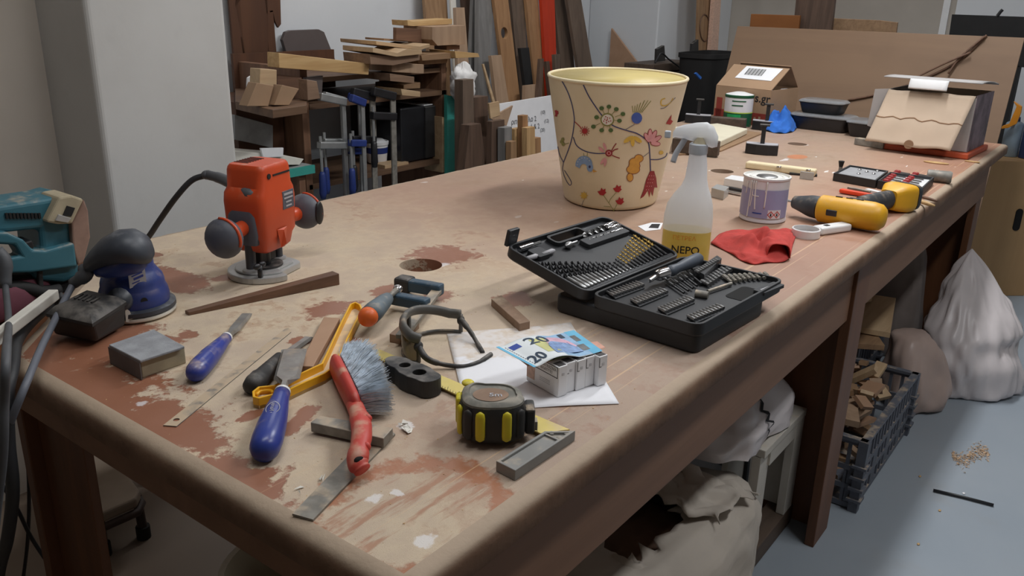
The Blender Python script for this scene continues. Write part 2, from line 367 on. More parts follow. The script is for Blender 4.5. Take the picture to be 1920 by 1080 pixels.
e = .022
outl = [(BX0, BY0), (BX1, BY0), (BX1, BY1), (.86, BY1), (.80, 1.64), (.475, 1.285), (BX0, 1.262)]
def inset(pts, d):
    n = len(pts); out = []
    for i in range(n):
        a, b, c = V(*pts[i-1]), V(*pts[i]), V(*pts[(i+1) % n]); n1 = (b-a).normalized(); n2 = (c-b).normalized()
        p1 = V(-n1.y, n1.x); p2 = V(-n2.y, n2.x); m = (p1+p2).normalized(); out.append(tuple(b + m*(d/max(.3, m.dot(p1)))))
    return out
top_in = inset(outl, e)
top = MB().prism(top_in, T-TH, T).build('tabletop', ['bench_top', 'bench_edge'], bench)
holes = MB()
for hx, hy, hr in [(789, 497, .043), (1354, 321, .036), (1495, 270, .036)]:
    c = P(hx, hy); holes.cyl((c.x, c.y, T-.2), (c.x, c.y, T+.1), hr, 40)
cut(top, holes)
# lipping round the top: rounded, worn
n = len(outl)
edge2 = MB()
rings = []
cnt = [max(2, int((V(*outl[(i+1) % n])-V(*outl[i])).length/.02)) for i in range(n)]
for d, z in [(e, T-TH), (.004, T-TH), (0, T-TH+.004), (0, T-.018), (.003, T-.008), (.010, T-.002), (e, T)]:
    pts = inset(outl, d) if d else outl; rr = []
    for i in range(n):
        a, b = V(*pts[i]), V(*pts[(i+1) % n])
        for j in range(cnt[i]):
            q_ = a.lerp(b, j/cnt[i]); w_ = mnoise.noise(V(q_.x*22, q_.y*22, 3))*.0022 if 0 < d < e and z > T-.03 else 0
            rr.append((q_.x + w_, q_.y + w_, z + (mnoise.noise(V(q_.x*35, q_.y*35, 9))*.0015 if 0 < d < .02 and z > T-.03 else 0)))
    rings.append(rr)
edge2.loft(rings, cap=False).build('edge_lipping', 'bench_edge', bench, smooth=True)
def apron(a, b, z0, z1, th=.03):
    a, b = V(*a, 0), V(*b, 0); d = (b-a); mx = frame((a+b)/2 + V(0, 0, T-(z0+z1)/2), d); MB().box((0, 0, 0), (d.length, th, z1-z0), mx).build('apron_board', 'bench_frame', bench, bevel=.003)
apron((BX0+.012, BY0+.058), (BX1-.05, BY0+.058), TH+.001, .212); apron((BX0+.022, BY0+.075), (BX0+.022, 1.25), TH+.001, .078); apron((BX1-.06, BY0+.07), (BX1-.06, BY1-.05), TH+.001, .14); apron((.9, BY1-.05), (BX1-.06, BY1-.05), TH+.001, .14)
def leg(boards):
    m = MB()
    for a, b in boards: m.box([(i+j)/2 for i, j in zip(a, b)], [j-i for i, j in zip(a, b)])
    return m.build('leg', 'bench_leg', bench, bevel=.002)
zt = T-TH-.001
leg([((.505, 1.17, 0), (.52, 1.315, zt)), ((.485, 1.3155, 0), (.53, 1.34, zt))])
leg([((2.02, .485, 0), (2.135, .51, zt-.002)), ((2.115, .51, 0), (2.137, .70, zt))])
leg([((3.72, .50, 0), (3.83, .525, zt)), ((3.805, .525, 0), (3.83, .68, zt))])
leg([((3.72, 1.60, 0), (3.83, 1.64, zt))]); leg([((2.0, 1.60, 0), (2.14, 1.64, zt))]); leg([((1.2, 1.60, 0), (1.34, 1.64, zt))])
# ================================================================ things on the near end of the bench
mat('orange_plastic', S(206, 76, 36), .38, 0, .06, 12, dust=.12); mat('router_grey', S(86, 88, 98), .55, 0, .1, 20, dust=.25, dc=S(150, 148, 148))
mat('teal_plastic', S(56, 108, 122), .45, 0, .1, 14, dust=.2); mat('maroon', S(112, 62, 74), .85, 0, .15, 20); mat('beltpaper', S(150, 122, 108), .9, 0, .12, 40)
mat('blue_plastic', S(48, 64, 128), .4, 0, .12, 16, dust=.3); mat('sander_grey', S(62, 66, 74), .45, 0, .15, 14, dust=.25, dc=S(132, 134, 138)); mat('label_grey', S(176, 174, 178), .5, 0, .05)
mat('cast_alu', S(186, 186, 184), .35, .45, .1, 20); mat('chisel_blue', S(44, 62, 150), .32, 0, .08, 14, dust=.45); mat('chisel_blue2', S(50, 66, 146), .32, 0, .08, 14, dust=.12)
mat('blade', S(150, 148, 144), .42, .35, .2, 30, dust=.2); mat('yellow_plastic', S(238, 178, 28), .42, 0, .05, 10); mat('orange_tip', S(226, 104, 44), .45)
mat('grip_grey', S(104, 116, 124), .6, 0, .1, 18, dust=.25); mat('clamp_blue', S(52, 76, 94), .5, 0, .12, 16, dust=.2); mat('red_plastic', S(196, 66, 56), .5, 0, .12, 14, dust=.3)
mat('bristle', S(196, 206, 216), .7, 0, .25, 60); mat('tape_yellow', S(216, 200, 40), .45, 0, .08, 14, dust=.1); mat('tape_grey', S(112, 110, 102), .7, 0, .1, 20, dust=.4, dc=S(168, 160, 146)); mat('tape_black', S(40, 40, 40), .6, 0, .1, 20, dust=.2)
mat('rule_yellow', S(222, 202, 118), .55, 0, .08, 14, dust=.15); mat('square_grey', S(140, 139, 136), .65, 0, .08, 30, dust=.15); mat('abrasive', S(150, 152, 156), .9, 0, .15, 40, bump=.3)
mat('buried_steel', S(132, 130, 126), .55, .25, .2, 40, dust=.85); mat('foam_beige', S(176, 164, 138), .9, 0, .1, 30); mat('foam_grey', S(110, 104, 102), .9, 0, .1, 30); mat('white_paint', S(222, 218, 208), .6, 0, .06)
def flat(px, h0, h1, name, m, parent=None, bevel=.001): return slab(px, h0, h1).build(name, m, parent, bevel=bevel)
Tz = V(0, 0, 1)
# ---- sanding block
r_ = thing('sanding_block', 'grey and beige foam sanding block beside the blue sander', 'sanding block', P(275, 675))
tp = [(204, 646), (288, 617), (346, 649), (263, 676)]
slab(tp, 0, .027).build('foam_core', 'foam_beige', r_, bevel=.0015)
a, b, c, d = [P(x, y, .030) for x, y in tp]
slab(tp, .0272, .031).build('abrasive_sheet', 'abrasive', r_, bevel=.001)
mxs = V(a.x-d.x, a.y-d.y, 0).normalized(); nrm = V(-mxs.y, mxs.x, 0)
if nrm.dot(V(0, 0, 0)-V(a.x, a.y, 0)) < 0: nrm = -nrm
w_ = [V(d.x, d.y, T+.001), V(a.x, a.y, T+.001), V(a.x, a.y, T+.027), V(d.x, d.y, T+.027)]
MB().hexa([p+nrm*.0003 for p in w_], [p+nrm*.0018 for p in w_]).build('abrasive_side', 'foam_grey', r_)
# ---- wedge-shaped walnut stick in front of the router
f0, f1 = P(354, 592), P(637, 534); bd = (P(622, 507, .023)-P(634, 512, .023)); bd.z = 0; bd = bd.normalized()
lo = [f0, f1, f1+bd*.022, f0+bd*.014]; hi = [f0+Tz*.006, f1+Tz*.022, f1+bd*.022+Tz*.022, f0+bd*.014+Tz*.006]
tag(MB().hexa(lo, hi).build('wooden_wedge', 'walnut', bevel=.001), 'long tapered brown wooden wedge in front of the orange router', 'wedge')
# ---- short stick on the paper and the small block by the clamp
tag(flat([(921, 560), (940, 553), (994, 602), (974, 607)], 0, .014, 'wooden_stick', 'raw_block'), 'short square brown wooden stick touching the white paper', 'stick')
tag(flat([(730, 626), (765, 596), (786, 601), (751, 631)], 0, .014, 'wooden_block', 'raw_block'), 'small brown wood block behind the safety glasses under the clamp', 'wood block')
tag(flat([(560, 686), (587, 687), (637, 596), (607, 594)], 0, .011, 'wooden_strip', 'mdf'), 'pale flat wood strip lying beside the yellow push stick', 'wood strip')
# ---- steel rulers
r_ = thing('steel_ruler', 'dusty steel ruler with a hang hole near the bench edge', 'ruler', P(430, 710))
o = flat([(306, 797), (331, 799), (546, 622), (540, 612)], .0003, .0016, 'blade', 'buried_steel', r_, 0)
cc = P(331, 789); cut(o, MB().cyl(cc-Tz*.01, cc+Tz*.01, .004, 20))
# ---- chisels
def chisel(name, label, butt, fer, tip, w, hm, h0, h1, h2, r=.0155, grp='chisels on the bench', bladem='blade', handle=None):
    p0, p1, p2 = P(*butt, h0), P(*fer, h1), P(*tip, h2); R = thing(name, label, 'chisel', V(p0.x, p0.y, T), 0, grp); d = (p1-p0).normalized()
    prof = handle or [(0, .35), (.03, .72), (.09, .93), (.22, 1), (.45, .95), (.7, .78), (.88, .62), (1, .55)]
    MB().along(p0, p1, [(t_, q*r) for t_, q in prof], 20).build('handle', hm, R, smooth=True)
    MB().along(p1-d*.001, p1+d*.004, [(0, .58*r), (1, .56*r)], 18).build('ferrule', 'white_plastic', R, smooth='auto')
    e_ = (p2-p1); L = e_.length; mx = frame(p1+d*.005, e_); s0 = .30*L
    m = MB(); k = .0018
    ring = lambda x, ww, zz: [(x, -ww, -zz), (x, ww, -zz), (x, ww*.75, zz), (x, -ww*.75, zz)]
    m.loft([[mx @ V(*q) for q in ring(x, ww, zz)] for x, ww, zz in [(0, .0042, .004), (s0*.6, .0042, .0036), (s0, w/2*.96, .0028), (L*.9, w/2, .0024), (L-.005, w/2, .0005)]])
    m.build('blade', bladem, R); return R
chisel('chisel', 'blue-handled chisel caked with sawdust, next to the sanding block', (361, 704), (424, 634), (463, 588), .017, 'chisel_blue', .015, .012, .003)
R = chisel('chisel', 'shiny blue-handled wide chisel resting on the yellow push stick', (492, 853), (529, 737), (551, 655), .036, 'chisel_blue2', .016, .026, .024, .0185)
p0, p1 = P(492, 853, .016), P(529, 737, .026); ax = (p1-p0).normalized(); sd = ax.cross(UP).normalized(); upn = sd.cross(ax)
oc = p0.lerp(p1, .55)
MB().add([oc+ax*(.0135*math.cos(a_))*k+sd*(.0085*math.sin(a_))*k+upn*(.0176-.0022*abs(math.sin(a_))) for k in (1, .9) for a_ in [2*math.pi*i/28 for i in range(28)]],
         [(i, (i+1) % 28, 28+(i+1) % 28, 28+i) for i in range(28)]).build('oval_mark', 'label_grey', R, fix=False)
textmesh('Narex', .0075, lambda x, y: oc+ax*x-sd*(-y)+upn*.0178, 'lettering', 'label_grey', R)
chisel('chisel', 'black and grey ribbed chisel lying under the wide blue chisel', (468, 728), (525, 672), (581, 632), .012, 'dusty_black', .013, .012, .004, .014, handle=[(0, .4), (.04, .85), (.15, 1), (.3, 1), (.32, .9), (.6, .82), (1, .7)])
# ---- yellow push stick: floor plate with a raised rim
Zp = lambda x, y: (440+x/4.909, 540+y/4.909)
R = thing('push_stick', 'yellow plastic push stick with raised rim and hooked end, dust inside', 'push stick', P(590, 700))
out = [Zp(*q) for q in [(165, 1000), (160, 950), (215, 905), (360, 890), (570, 795), (795, 690), (840, 600), (960, 340), (1060, 145), (1110, 125), (1160, 150), (1175, 190), (1240, 140), (1360, 92), (1372, 112), (1290, 160), (1160, 230), (1050, 450), (985, 590), (900, 735), (830, 785), (660, 860), (480, 945), (330, 985), (220, 1015)]]
wp = [P(x, y, .016) for x, y in out]; pl = [(p.x, p.y) for p in wp]
mat('push_floor', S(232, 206, 156), .7, 0, .05, 12, dust=.8)
MB().prism(pl, T+.0005, T+.005).build('plate', 'push_floor', R)
m = MB(); n = len(wp); rr = [[], [], [], []]
area = sum(pl[i][0]*pl[(i+1) % n][1]-pl[(i+1) % n][0]*pl[i][1] for i in range(n))
cp = pl if area > 0 else pl[::-1]; inn = inset(cp, .0032)
for i in range(n): rr[0].append((*cp[i], T+.0006)); rr[1].append((*cp[i], T+.016)); rr[2].append((*inn[i], T+.016)); rr[3].append((*inn[i], T+.0045))
m.loft(rr, cap=False).build('rim', 'yellow_plastic', R, bevel=.0008)
hk = [P(*Zp(*q), .010) for q in [(200, 985), (240, 950), (330, 945), (350, 965)]]
MB().tube(hk, .0022, 8, 4).build('hook_rib', 'yellow_plastic', R, smooth=True)
# ---- F clamp
R = thing('bar_clamp', 'small blue and steel bar clamp with an orange-tipped handle', 'clamp', P(770, 590))
p0, p1 = P(684, 600, .034), P(727, 559, .034)
MB().along(p0, p1, [(0, .006), (.03, .0125), (.1, .0155), (.18, .016)], 18).build('handle_cap', 'orange_tip', R, smooth=True)
MB().along(p0.lerp(p1, .17), p1, [(0, .0165), (.3, .0165), (.8, .013), (1, .010)], 18).build('handle', 'grip_grey', R, smooth=True)
d_ = (p1-p0).normalized(); MB().cyl(p1, p1+d_*.045, .005, 12).build('spindle', 'dull_steel', R, smooth=True)
q0 = p1+d_*.05; MB().ell(q0, (.009, .009, .007)).build('swivel_ball', 'chrome', R, smooth=True)
def bar(a, b, w, h, name, m, bev=.002):
    mx = frame((a+b)/2, b-a); return MB().box((0, 0, 0), ((b-a).length, w, h), mx).build(name, m, R, bevel=bev)
bar(P(734, 558, .02), P(803, 571, .02), .022, .02, 'sliding_arm', 'clamp_blue', .004)
bar(P(768, 534, .02), P(829, 544, .02), .022, .022, 'fixed_arm', 'clamp_blue', .004)
bar(P(745, 530, .019), P(773, 535, .019), .03, .028, 'jaw_pad', 'dusty_black', .005)
bar(P(821, 543, .018), P(752, 632, .018), .018, .007, 'rail', 'dull_steel', .001)
# ---- hand brush
R = thing('hand_brush', 'dust brush with red handle and grey-blue bristles', 'brush', P(655, 770))
a, b = P(628, 682, .022), P(668, 766, .022); ax = (b-a).normalized(); sd = V(ax.y, -ax.x, 0)
if sd.dot(P(733, 755)-P(621, 687)) < 0: sd = -sd
rings = []
for t_, w_, h_ in [(-.03, .3, .5), (0, .7, .8), (.08, 1, 1), (.5, 1, 1.05), (.92, .9, 1), (1.02, .6, .8)]:
    c_ = a.lerp(b, t_); rings.append([c_+sd*(.010*w_*math.cos(u))+UP*(.019*h_*math.sin(u)) for u in [2*math.pi*i/14 for i in range(14)]])
MB().loft(rings).build('brush_head', 'red_plastic', R, smooth=True)
hp = [b-ax*.01, P(676, 790, .030), P(678, 820, .031), P(672, 850, .026), P(671, 868, .020), P(680, 882, .015)]
MB().tube(hp, [.011, .0125, .012, .0115, .0125, .012, .010], 14, 5, flat=.85).build('handle', 'red_plastic', R, smooth=True)
for k in range(5):
    c_ = Vector(hp[1]).lerp(hp[3], .05+k*.22)+sd*.009
    MB().ell(c_+UP*.004, (.005, .006, .006), n=10, m=6).build('finger_ridge', 'red_plastic', R, smooth=True)
cc = Vector(hp[4]).lerp(hp[5], .35); MB().ell(cc+UP*.008, (.0075, .0045, .004), n=12, m=8).build('hang_hole', 'dark_hole', R, smooth=True)
m = MB(); rnd = random.Random(3)
tips = [P(652, 652, .03), P(690, 650, .03), P(715, 690, .028), P(735, 757, .022)]
tipc = catmull(tips, 20)
for i in range(2600):
    u = rnd.random(); z_ = rnd.uniform(-.013, .015); root = a.lerp(b, .02+u*.94)+sd*.008+UP*z_
    tp = tipc[int(u*(len(tipc)-1))]; tip = Vector(tp)+V(rnd.gauss(0, .003), rnd.gauss(0, .003), 0)+ax*rnd.gauss(0, .004)
    tip.z = max(T+.002, T+.021+z_*1.25+rnd.gauss(0, .002)); midp = root.lerp(tip, .55)+UP*.002+ax*rnd.gauss(0, .0015)
    tip = root.lerp(tip, rnd.uniform(.9, 1.03)); x_, y_, _ = basis(tip-root); r1 = .00055
    vs = [];
    for q_, rr_ in ((root, r1), (midp, r1), (tip, r1*.6)): vs += [q_+x_*rr_*math.cos(g)+y_*rr_*math.sin(g) for g in (0, 2.1, 4.2)]
    m.add(vs, [(k*3+j, k*3+(j+1) % 3, (k+1)*3+(j+1) % 3, (k+1)*3+j) for k in range(2) for j in range(3)])
stuff(m.build('bristles', 'bristle', R, fix=False))
# ---- keyhole saw with dark handle
R = thing('padsaw', 'dark grey dusty saw handle with two holes beside the yellow rule', 'saw', P(770, 715))
hp = [P(738, 688, .014), P(757, 695, .014), P(785, 709, .014), P(806, 722, .014)]
outl2 = []
ax = (hp[3]-hp[0]).normalized(); sd = V(-ax.y, ax.x, 0); L = (hp[3]-hp[0]).length
for i in range(40):
    u = 2*math.pi*i/40; x_ = L/2+(L/2+.012)*math.copysign(abs(math.cos(u))**.6, math.cos(u)); w_ = (.017 if x_ < L*.35 else .021)*(1+.08*math.sin(x_*160))
    q_ = hp[0]+ax*x_+sd*(w_*math.copysign(abs(math.sin(u))**.75, math.sin(u))); outl2.append((q_.x, q_.y))
o = MB().prism(outl2, T+.001, T+.026).build('handle', 'dusty_black', R, bevel=.006, seg=3)
ct = MB()
for t_, rr_ in ((.32, .008), (.72, .0095)): q_ = hp[0].lerp(hp[3], t_); ct.cyl(q_-Tz*.03, q_+Tz*.03, rr_, 20)
cut(o, ct)
q_ = hp[0].lerp(hp[3], .32); MB().cyl(V(q_.x, q_.y, T+.004), V(q_.x, q_.y, T+.019), .0055, 14).build('screw', 'dull_steel', R, smooth='auto')
bar(hp[0]-ax*.022-UP*.006, hp[0]+ax*.004-UP*.004, .014, .004, 'blade', 'dusty_black', .0005)
# ---- try square with yellow blade
R = thing('try_square', 'try square with yellow steel blade and grey handle', 'square', P(1000, 830))
flat([(702, 668), (709, 654), (1068, 805), (1013, 812)], .004, .0058, 'blade', 'rule_yellow', R, 0)
e0, e1 = P(703, 668, .006), P(1013, 812, .006); u0 = P(709, 654, .006)
m = MB()
for k in range(62):
    q_ = e0.lerp(e1, k/62); sdv = (u0-e0).normalized(); ln = .010 if k % 10 == 0 else (.0075 if k % 5 == 0 else .005)
    mx = frame(q_+sdv*(ln/2)+UP*.0001, sdv); m.box((0, 0, 0), (ln, .0005, .0002), mx)
m.build('graduations', 'black_ink', R)
hp = [(930, 864), (1021, 808), (1079, 807), (966, 882)]
w4 = [P(x, y, .014) for x, y in hp]; pl = [(p.x, p.y) for p in w4]
ar = sum(pl[i][0]*pl[(i+1) % 4][1]-pl[(i+1) % 4][0]*pl[i][1] for i in range(4)); cp = pl if ar > 0 else pl[::-1]
MB().prism(inset(cp, .003), T+.0005, T+.0105).build('handle_core', 'square_grey', R)
i4 = inset(cp, .004); rr = [[(*cp[i], z) for i in range(4)] for z in (T+.0006, T+.014)] + [[(*i4[i], z) for i in range(4)] for z in (T+.014, T+.009)]
MB().loft(rr, cap=False).build('handle_rim', 'square_grey', R, bevel=.0008)
for q in [(1034, 811), (1062, 811), (1049, 820)]:
    p_ = P(*q, .0125); MB().lathe([(.004, 0), (.004, .0018), (.003, .0026), (0, .0028)], 14, Matrix.Translation(p_-UP*.002)).build('rivet', 'square_grey', R, smooth='auto')
s0, s1 = P(1022, 815, .0115), P(1047, 826, .0115); bar(s0, s1, .003, .003, 'divider', 'square_grey', .0005)
# ---- old small square under the brush
R = thing('try_square', 'worn all-steel square with grey stock under the red brush handle', 'square', P(650, 870))
flat([(582, 792), (599, 779), (737, 802), (719, 822)], .0035, .0165, 'stock', 'dull_steel', R, .001)
flat([(548, 963), (587, 974), (741, 813), (722, 800), (700, 806)], .0005, .003, 'blade', 'dull_steel', R, 0)
# ---- papers
t = NT('dusty_paper'); p = t.pos(); c_ = P(1010, 730); d1 = t.dist((c_.x, c_.y), .10, .135, .2); nn = t.noise(40, 6, p); d1 = t.math('ADD', d1, t.math('MULTIPLY', t.math('SUBTRACT', nn, .5), .8))
clean = t.ramp(d1, 1.1, .95); sp = t.ramp(t.noise(55, 6, p), .42, .7)
M['dusty_paper'] = t.fin(t.mix(t.math('MULTIPLY', t.math('SUBTRACT', 1.0, clean), t.math('ADD', .45, t.math('MULTIPLY', sp, .5))), S(238, 238, 242), S(214, 198, 180)), .85)
pc = [P(838, 626, .0012), P(1070, 605, .0012), P(1161, 757, .0012), P(874, 770, .0012)]
def pf(u, v):
    q_ = pc[0].lerp(pc[1], u).lerp(pc[3].lerp(pc[2], u), v); return q_+UP*(.0008*math.sin(u*7+v*3)+.003*max(0, u-.85)*max(0, v-.8)*20*.3)
tag(MB().grid(pf, 24, 24).build('paper_sheet', 'dusty_paper', smooth=True, solid=.0004), 'white sheet of paper sprinkled with sawdust under the small boxes', 'paper')
# ---- five small cigarette packs
p0 = P(1045, 749); ux = (P(982, 713)-p0).normalized(); uy = V(ux.y, -ux.x, 0)
if uy.dot(P(1130, 721)-p0) < 0: uy = -uy
mat('pack_white', S(236, 235, 236), .4, 0, .02); mat('pack_print', S(70, 66, 66), .6); mat('stamp', S(214, 178, 158), .6, 0, .15, 120); mat('pack_line', S(196, 194, 196), .6)
BASE = .0025
for k in range(5):
    off = [0, .0035, .001, .002, -.006][k]; sh = k*.0172
    o_ = p0 + uy*sh + ux*(off + (.004 if k in (1, 2) else 0)*0) + UP*BASE; mx = Matrix((ux, uy, UP)).transposed().to_4x4(); mx.translation = o_
    R = thing('cigarette_pack', 'small white cigarette pack, ' + ['front one of the row on the paper', 'second in the row on the paper', 'middle one of the row on the paper', 'fourth in the row on the paper', 'last in the row, set back from the others'][k], 'pack', o_, 0, 'row of small white packs')
    MB().box((.034, .0084, .0225), (.068, .0166, .045), mx).build('pack_body', 'pack_white', R, bevel=.0012)
    MB().box((.008, .0084, .0452), (.013, .0125, .0006), mx).build('printed_panel', 'pack_print', R)
    MB().box((-.0003, .0084, .033), (.0006, .004, .004), mx).build('emblem', 'pack_line', R)
    m = MB(); f_ = lambda x, z, w, h: m.box((x, -.0001, z), (w, .0004, h), mx)
    if k == 0:
        for z in (.028, .0435): f_(.025, z, .047, .0008)
        for x in (.002, .048): f_(x, .0358, .0008, .0155)
        m.build('warning_frame', 'black_ink', R)
        for i_, tx in enumerate(['ΤΟ ΚΑΠΝΙΣΜΑ', 'ΒΛΑΠΤΕΙ']):
            textmesh(tx, .006, lambda x, y, i_=i_: mx @ V(.025-x, -.0004, .0388-i_*.006+y), 'lettering', 'black_ink', R)
        MB().box((.0585, -.0001, .016), (.017, .0004, .018), mx).build('tax_stamp', 'stamp', R)
        m2 = MB()
        for i_ in range(3): m2.box((.028, -.0001, .018-i_*.0025), (.022, .0003, .0006), mx)
        m2.build('small_print', 'pack_line', R)
    else:
        m.box((-.0001, .0012, .036), (.0006, .0007, .014), mx); m.box((-.0001, .003, .0292), (.0006, .004, .0007), mx); m.build('warning_frame', 'pack_print', R)
# ---- banknotes bent over the packs
mat('note_white', S(228, 234, 236), .65, 0, .02); mat('note_blue', S(110, 190, 226), .65); mat('note_mid', S(150, 186, 218), .65, 0, .12, 60); mat('note_dark', S(40, 62, 84), .65); mat('note_flag', S(44, 72, 158), .6)
mat('note_red', S(214, 172, 190), .65, 0, .12, 80); mat('note_arch', S(138, 166, 208), .65, 0, .2, 120); mat('note_yellow', S(206, 206, 140), .65); mat('holo', S(190, 196, 200), .25, .8, .2, 60); mat('note_ten', S(214, 160, 140), .65, 0, .12, 60); mat('note_green', S(150, 170, 130), .65, 0, .2, 60)
nc = [P(1001, 689, .053), P(930, 651, .058), P(1076, 617, .052), P(1130, 655, .052)]   # near-left, far-left, far-right, near-right
def notef(u, v, dz=0):   # u along 133 mm, v across 72 mm
    q_ = nc[0].lerp(nc[3], u).lerp(nc[1].lerp(nc[2], u), v)
    return q_+UP*(.006*math.sin(max(0, min(1, (u-.1)/.55))*math.pi)*1.0-.002*u+.004*(1-v)*math.sin(u*6)*.4+dz)
R = thing('banknote', 'blue twenty euro banknote curling on top of the packs', 'banknote', nc[0])
MB().grid(lambda u, v: notef(u, v), 40, 14).build('note_paper', 'note_white', R, smooth=True, solid=.0002)
def patch(u0, u1, v0, v1, m_, nm, dz=.0004, nu=10, nv=6, sh=0): return MB().grid(lambda u, v: notef(u0+(u1-u0)*u+sh*v, v0+(v1-v0)*v, dz), nu, nv).build(nm, m_, R, smooth=True, fix=False)
patch(0, .035, 0, 1, 'note_blue', 'edge_band'); patch(.86, 1, 0, 1, 'note_blue', 'edge_band'); patch(.5, .86, .02, .98, 'note_mid', 'tinted_field', .0003)
patch(.09, .20, .72, .88, 'note_flag', 'flag'); patch(.33, .52, .25, .85, 'note_yellow', 'tinted_field', .00035)
def fan(cu, cv, ru, rv, m_, nm, dz=.0006, a0=0, a1=math.pi):
    k = 18; pts = [notef(cu, cv, dz)]+[notef(cu+ru*math.cos(a0+(a1-a0)*i/k), cv+rv*math.sin(a0+(a1-a0)*i/k), dz) for i in range(k+1)]
    MB().add(pts, [(0, i, i+1) for i in range(1, k+1)]).build(nm, m_, R, fix=False)
fan(.63, .38, .17, .52, 'note_red', 'arch'); fan(.60, .15, .19, .55, 'note_arch', 'arch', .0009)
m = MB()
for i in range(9):
    u_ = .44+i*.037; m.add([notef(u_, .16, .0012), notef(u_+.004, .16, .0012), notef(u_+.004, .6, .0012), notef(u_, .6, .0012)], [(0, 1, 2, 3)])
m.build('arch_lines', 'note_flag', R, fix=False)
patch(.86, .93, .55, .8, 'holo', 'hologram', .0006); patch(.80, .90, .18, .42, 'holo', 'hologram', .0006); patch(.74, .80, .78, .95, 'note_dark', 'hologram', .0006)
textmesh('20', .026, lambda x, y: notef(.17+x/.133, .22+y/.072, .0009), 'numeral', 'note_dark', R, bold=.02); textmesh('20', .034, lambda x, y: notef(.42+x/.133, .78+y/.072*.8, .0009), 'numeral', 'note_dark', R, bold=.01, xs=1.15)
m = MB()
for i in range(14): m.add([notef(.06, .08+i*.06, .0006), notef(.068, .08+i*.06, .0006), notef(.068, .115+i*.06, .0006), notef(.06, .115+i*.06, .0006)], [(0, 1, 2, 3)])
m.build('margin_lettering', 'note_dark', R, fix=False)
R = thing('banknote', 'reddish ten euro banknote mostly hidden under the blue one', 'banknote', P(1010, 690, .048))
tn = [P(990, 687, .0490), P(958, 662, .0490), P(1120, 640, .0490), P(1136, 652, .0490)]
tf = lambda u, v, dz=0: tn[0].lerp(tn[3], u).lerp(tn[1].lerp(tn[2], u), v)+UP*dz
MB().grid(lambda u, v: tf(u, v), 12, 6).build('note_paper', 'note_ten', R, smooth=True, solid=.0002)
MB().grid(lambda u, v: tf(.2+.6*u, v, .0003), 8, 4).build('tinted_field', 'note_green', R, fix=False)
textmesh('10', .016, lambda x, y: tf(.28+x/.11, .12+y/.05, .0006), 'numeral', 'note_dark', R, bold=.02)
# ---- tape measure
R = thing('tape_measure', 'chunky black and yellow rubber-clad tape measure', 'tape measure', P(922, 805))
c0 = P(922, 808, .0062); hd = (P(986, 800)-P(862, 800)); hd.z = 0; hd.normalize(); vd = V(-hd.y, hd.x, 0); vd = vd if vd.x > 0 else -vd
def outline(s_, n=72):
    pts = []
    for i in range(n):
        u = 2*math.pi*i/n; x_, y_ = .040*math.copysign(abs(math.cos(u))**.75, math.cos(u)), .0345*math.copysign(abs(math.sin(u))**.8, math.sin(u))
        if x_ > 0 and y_ < 0: x_ += .002
        if x_ < -.01 and y_ > 0: y_ += .010*min(1, (-x_-.01)/.02)
        pts.append((x_*s_, y_*s_))
    return pts
def tring(s_, z, rib=0, n=72): return [c0+hd*(x_*(1+rib*(1 if (i % 6) < 4 else -.5)))+vd*(y_*(1+rib*(1 if (i % 6) < 4 else -.5)))+UP*z for i, (x_, y_) in enumerate(outline(s_, n))]
MB().loft([tring(.90, .0005), tring(.97, .004, .01), tring(1, .012, .025), tring(1.01, .025, .03), tring(.99, .038, .025), tring(.93, .046, .01)]).build('rubber_body', 'tape_black', R, smooth='auto')
MB().loft([tring(.935, .0455), tring(.92, .0485), tring(.80, .052), tring(.72, .0525), tring(.70, .0505), tring(.0001, .0505)], cap=False).build('top_cover', 'tape_grey', R, smooth='auto')
MB().add([c0+hd*(.022*math.cos(a_)-.002)+vd*(.018*math.sin(a_)-.002)+UP*.0512 for a_ in [2*math.pi*i/30 for i in range(30)]], [tuple(range(30))]).build('badge', 'raw_block', R)
textmesh('5m', .013, lambda x, y: c0+hd*(x+.004)+vd*(y-.004)+UP*.0518, 'lettering', 'label_grey', R, bold=.02)
for k, u in enumerate([3.55, 4.05, 4.5, 5.0, 5.5, 3.0]):
    i = int(u/(2*math.pi)*72) % 72; x_, y_ = outline(1.03)[i]; tgt = V(*outline(1)[(i+1) % 72])-V(*outline(1)[i-1]); tgt.normalize(); tt = hd*tgt.x+vd*tgt.y
    q0 = c0+hd*x_+vd*y_
    yel = k in (0, 1, 2, 3) and k != 9
    m = MB(); m.loft([[q0+tt*(.0060*math.cos(g)*kk)+(hd*x_+vd*y_).normalized()*(.0035*math.sin(g))*kk+UP*z for g in [2*math.pi*j/10 for j in range(10)]] for z, kk in [(.004, .2), (.007, .9), (.012, 1), (.036, 1), (.041, .85), (.044, .2)]])
    m.build('grip_inlay', 'tape_yellow' if k in (0, 2, 3) else 'tape_black', R, smooth=True)
q_ = c0-hd*.030+vd*.033+UP*.050; MB().ell(q_, (.008, .008, .004)).build('lock_button', 'tape_yellow', R, smooth=True)
q_ = c0-hd*.040+vd*.012; MB().box((0, 0, .026), (.010, .022, .036), frame(q_, hd)).build('side_panel', 'tape_yellow', R, bevel=.004)
q_ = c0+hd*.046-vd*.004; MB().box((0, 0, .022), (.012, .03, .034), frame(q_, hd)).build('mouth', 'tape_black', R, bevel=.003)
MB().box((.008, 0, .012), (.004, .012, .012), frame(q_, hd)).build('hook', 'dull_steel', R, bevel=.0005)
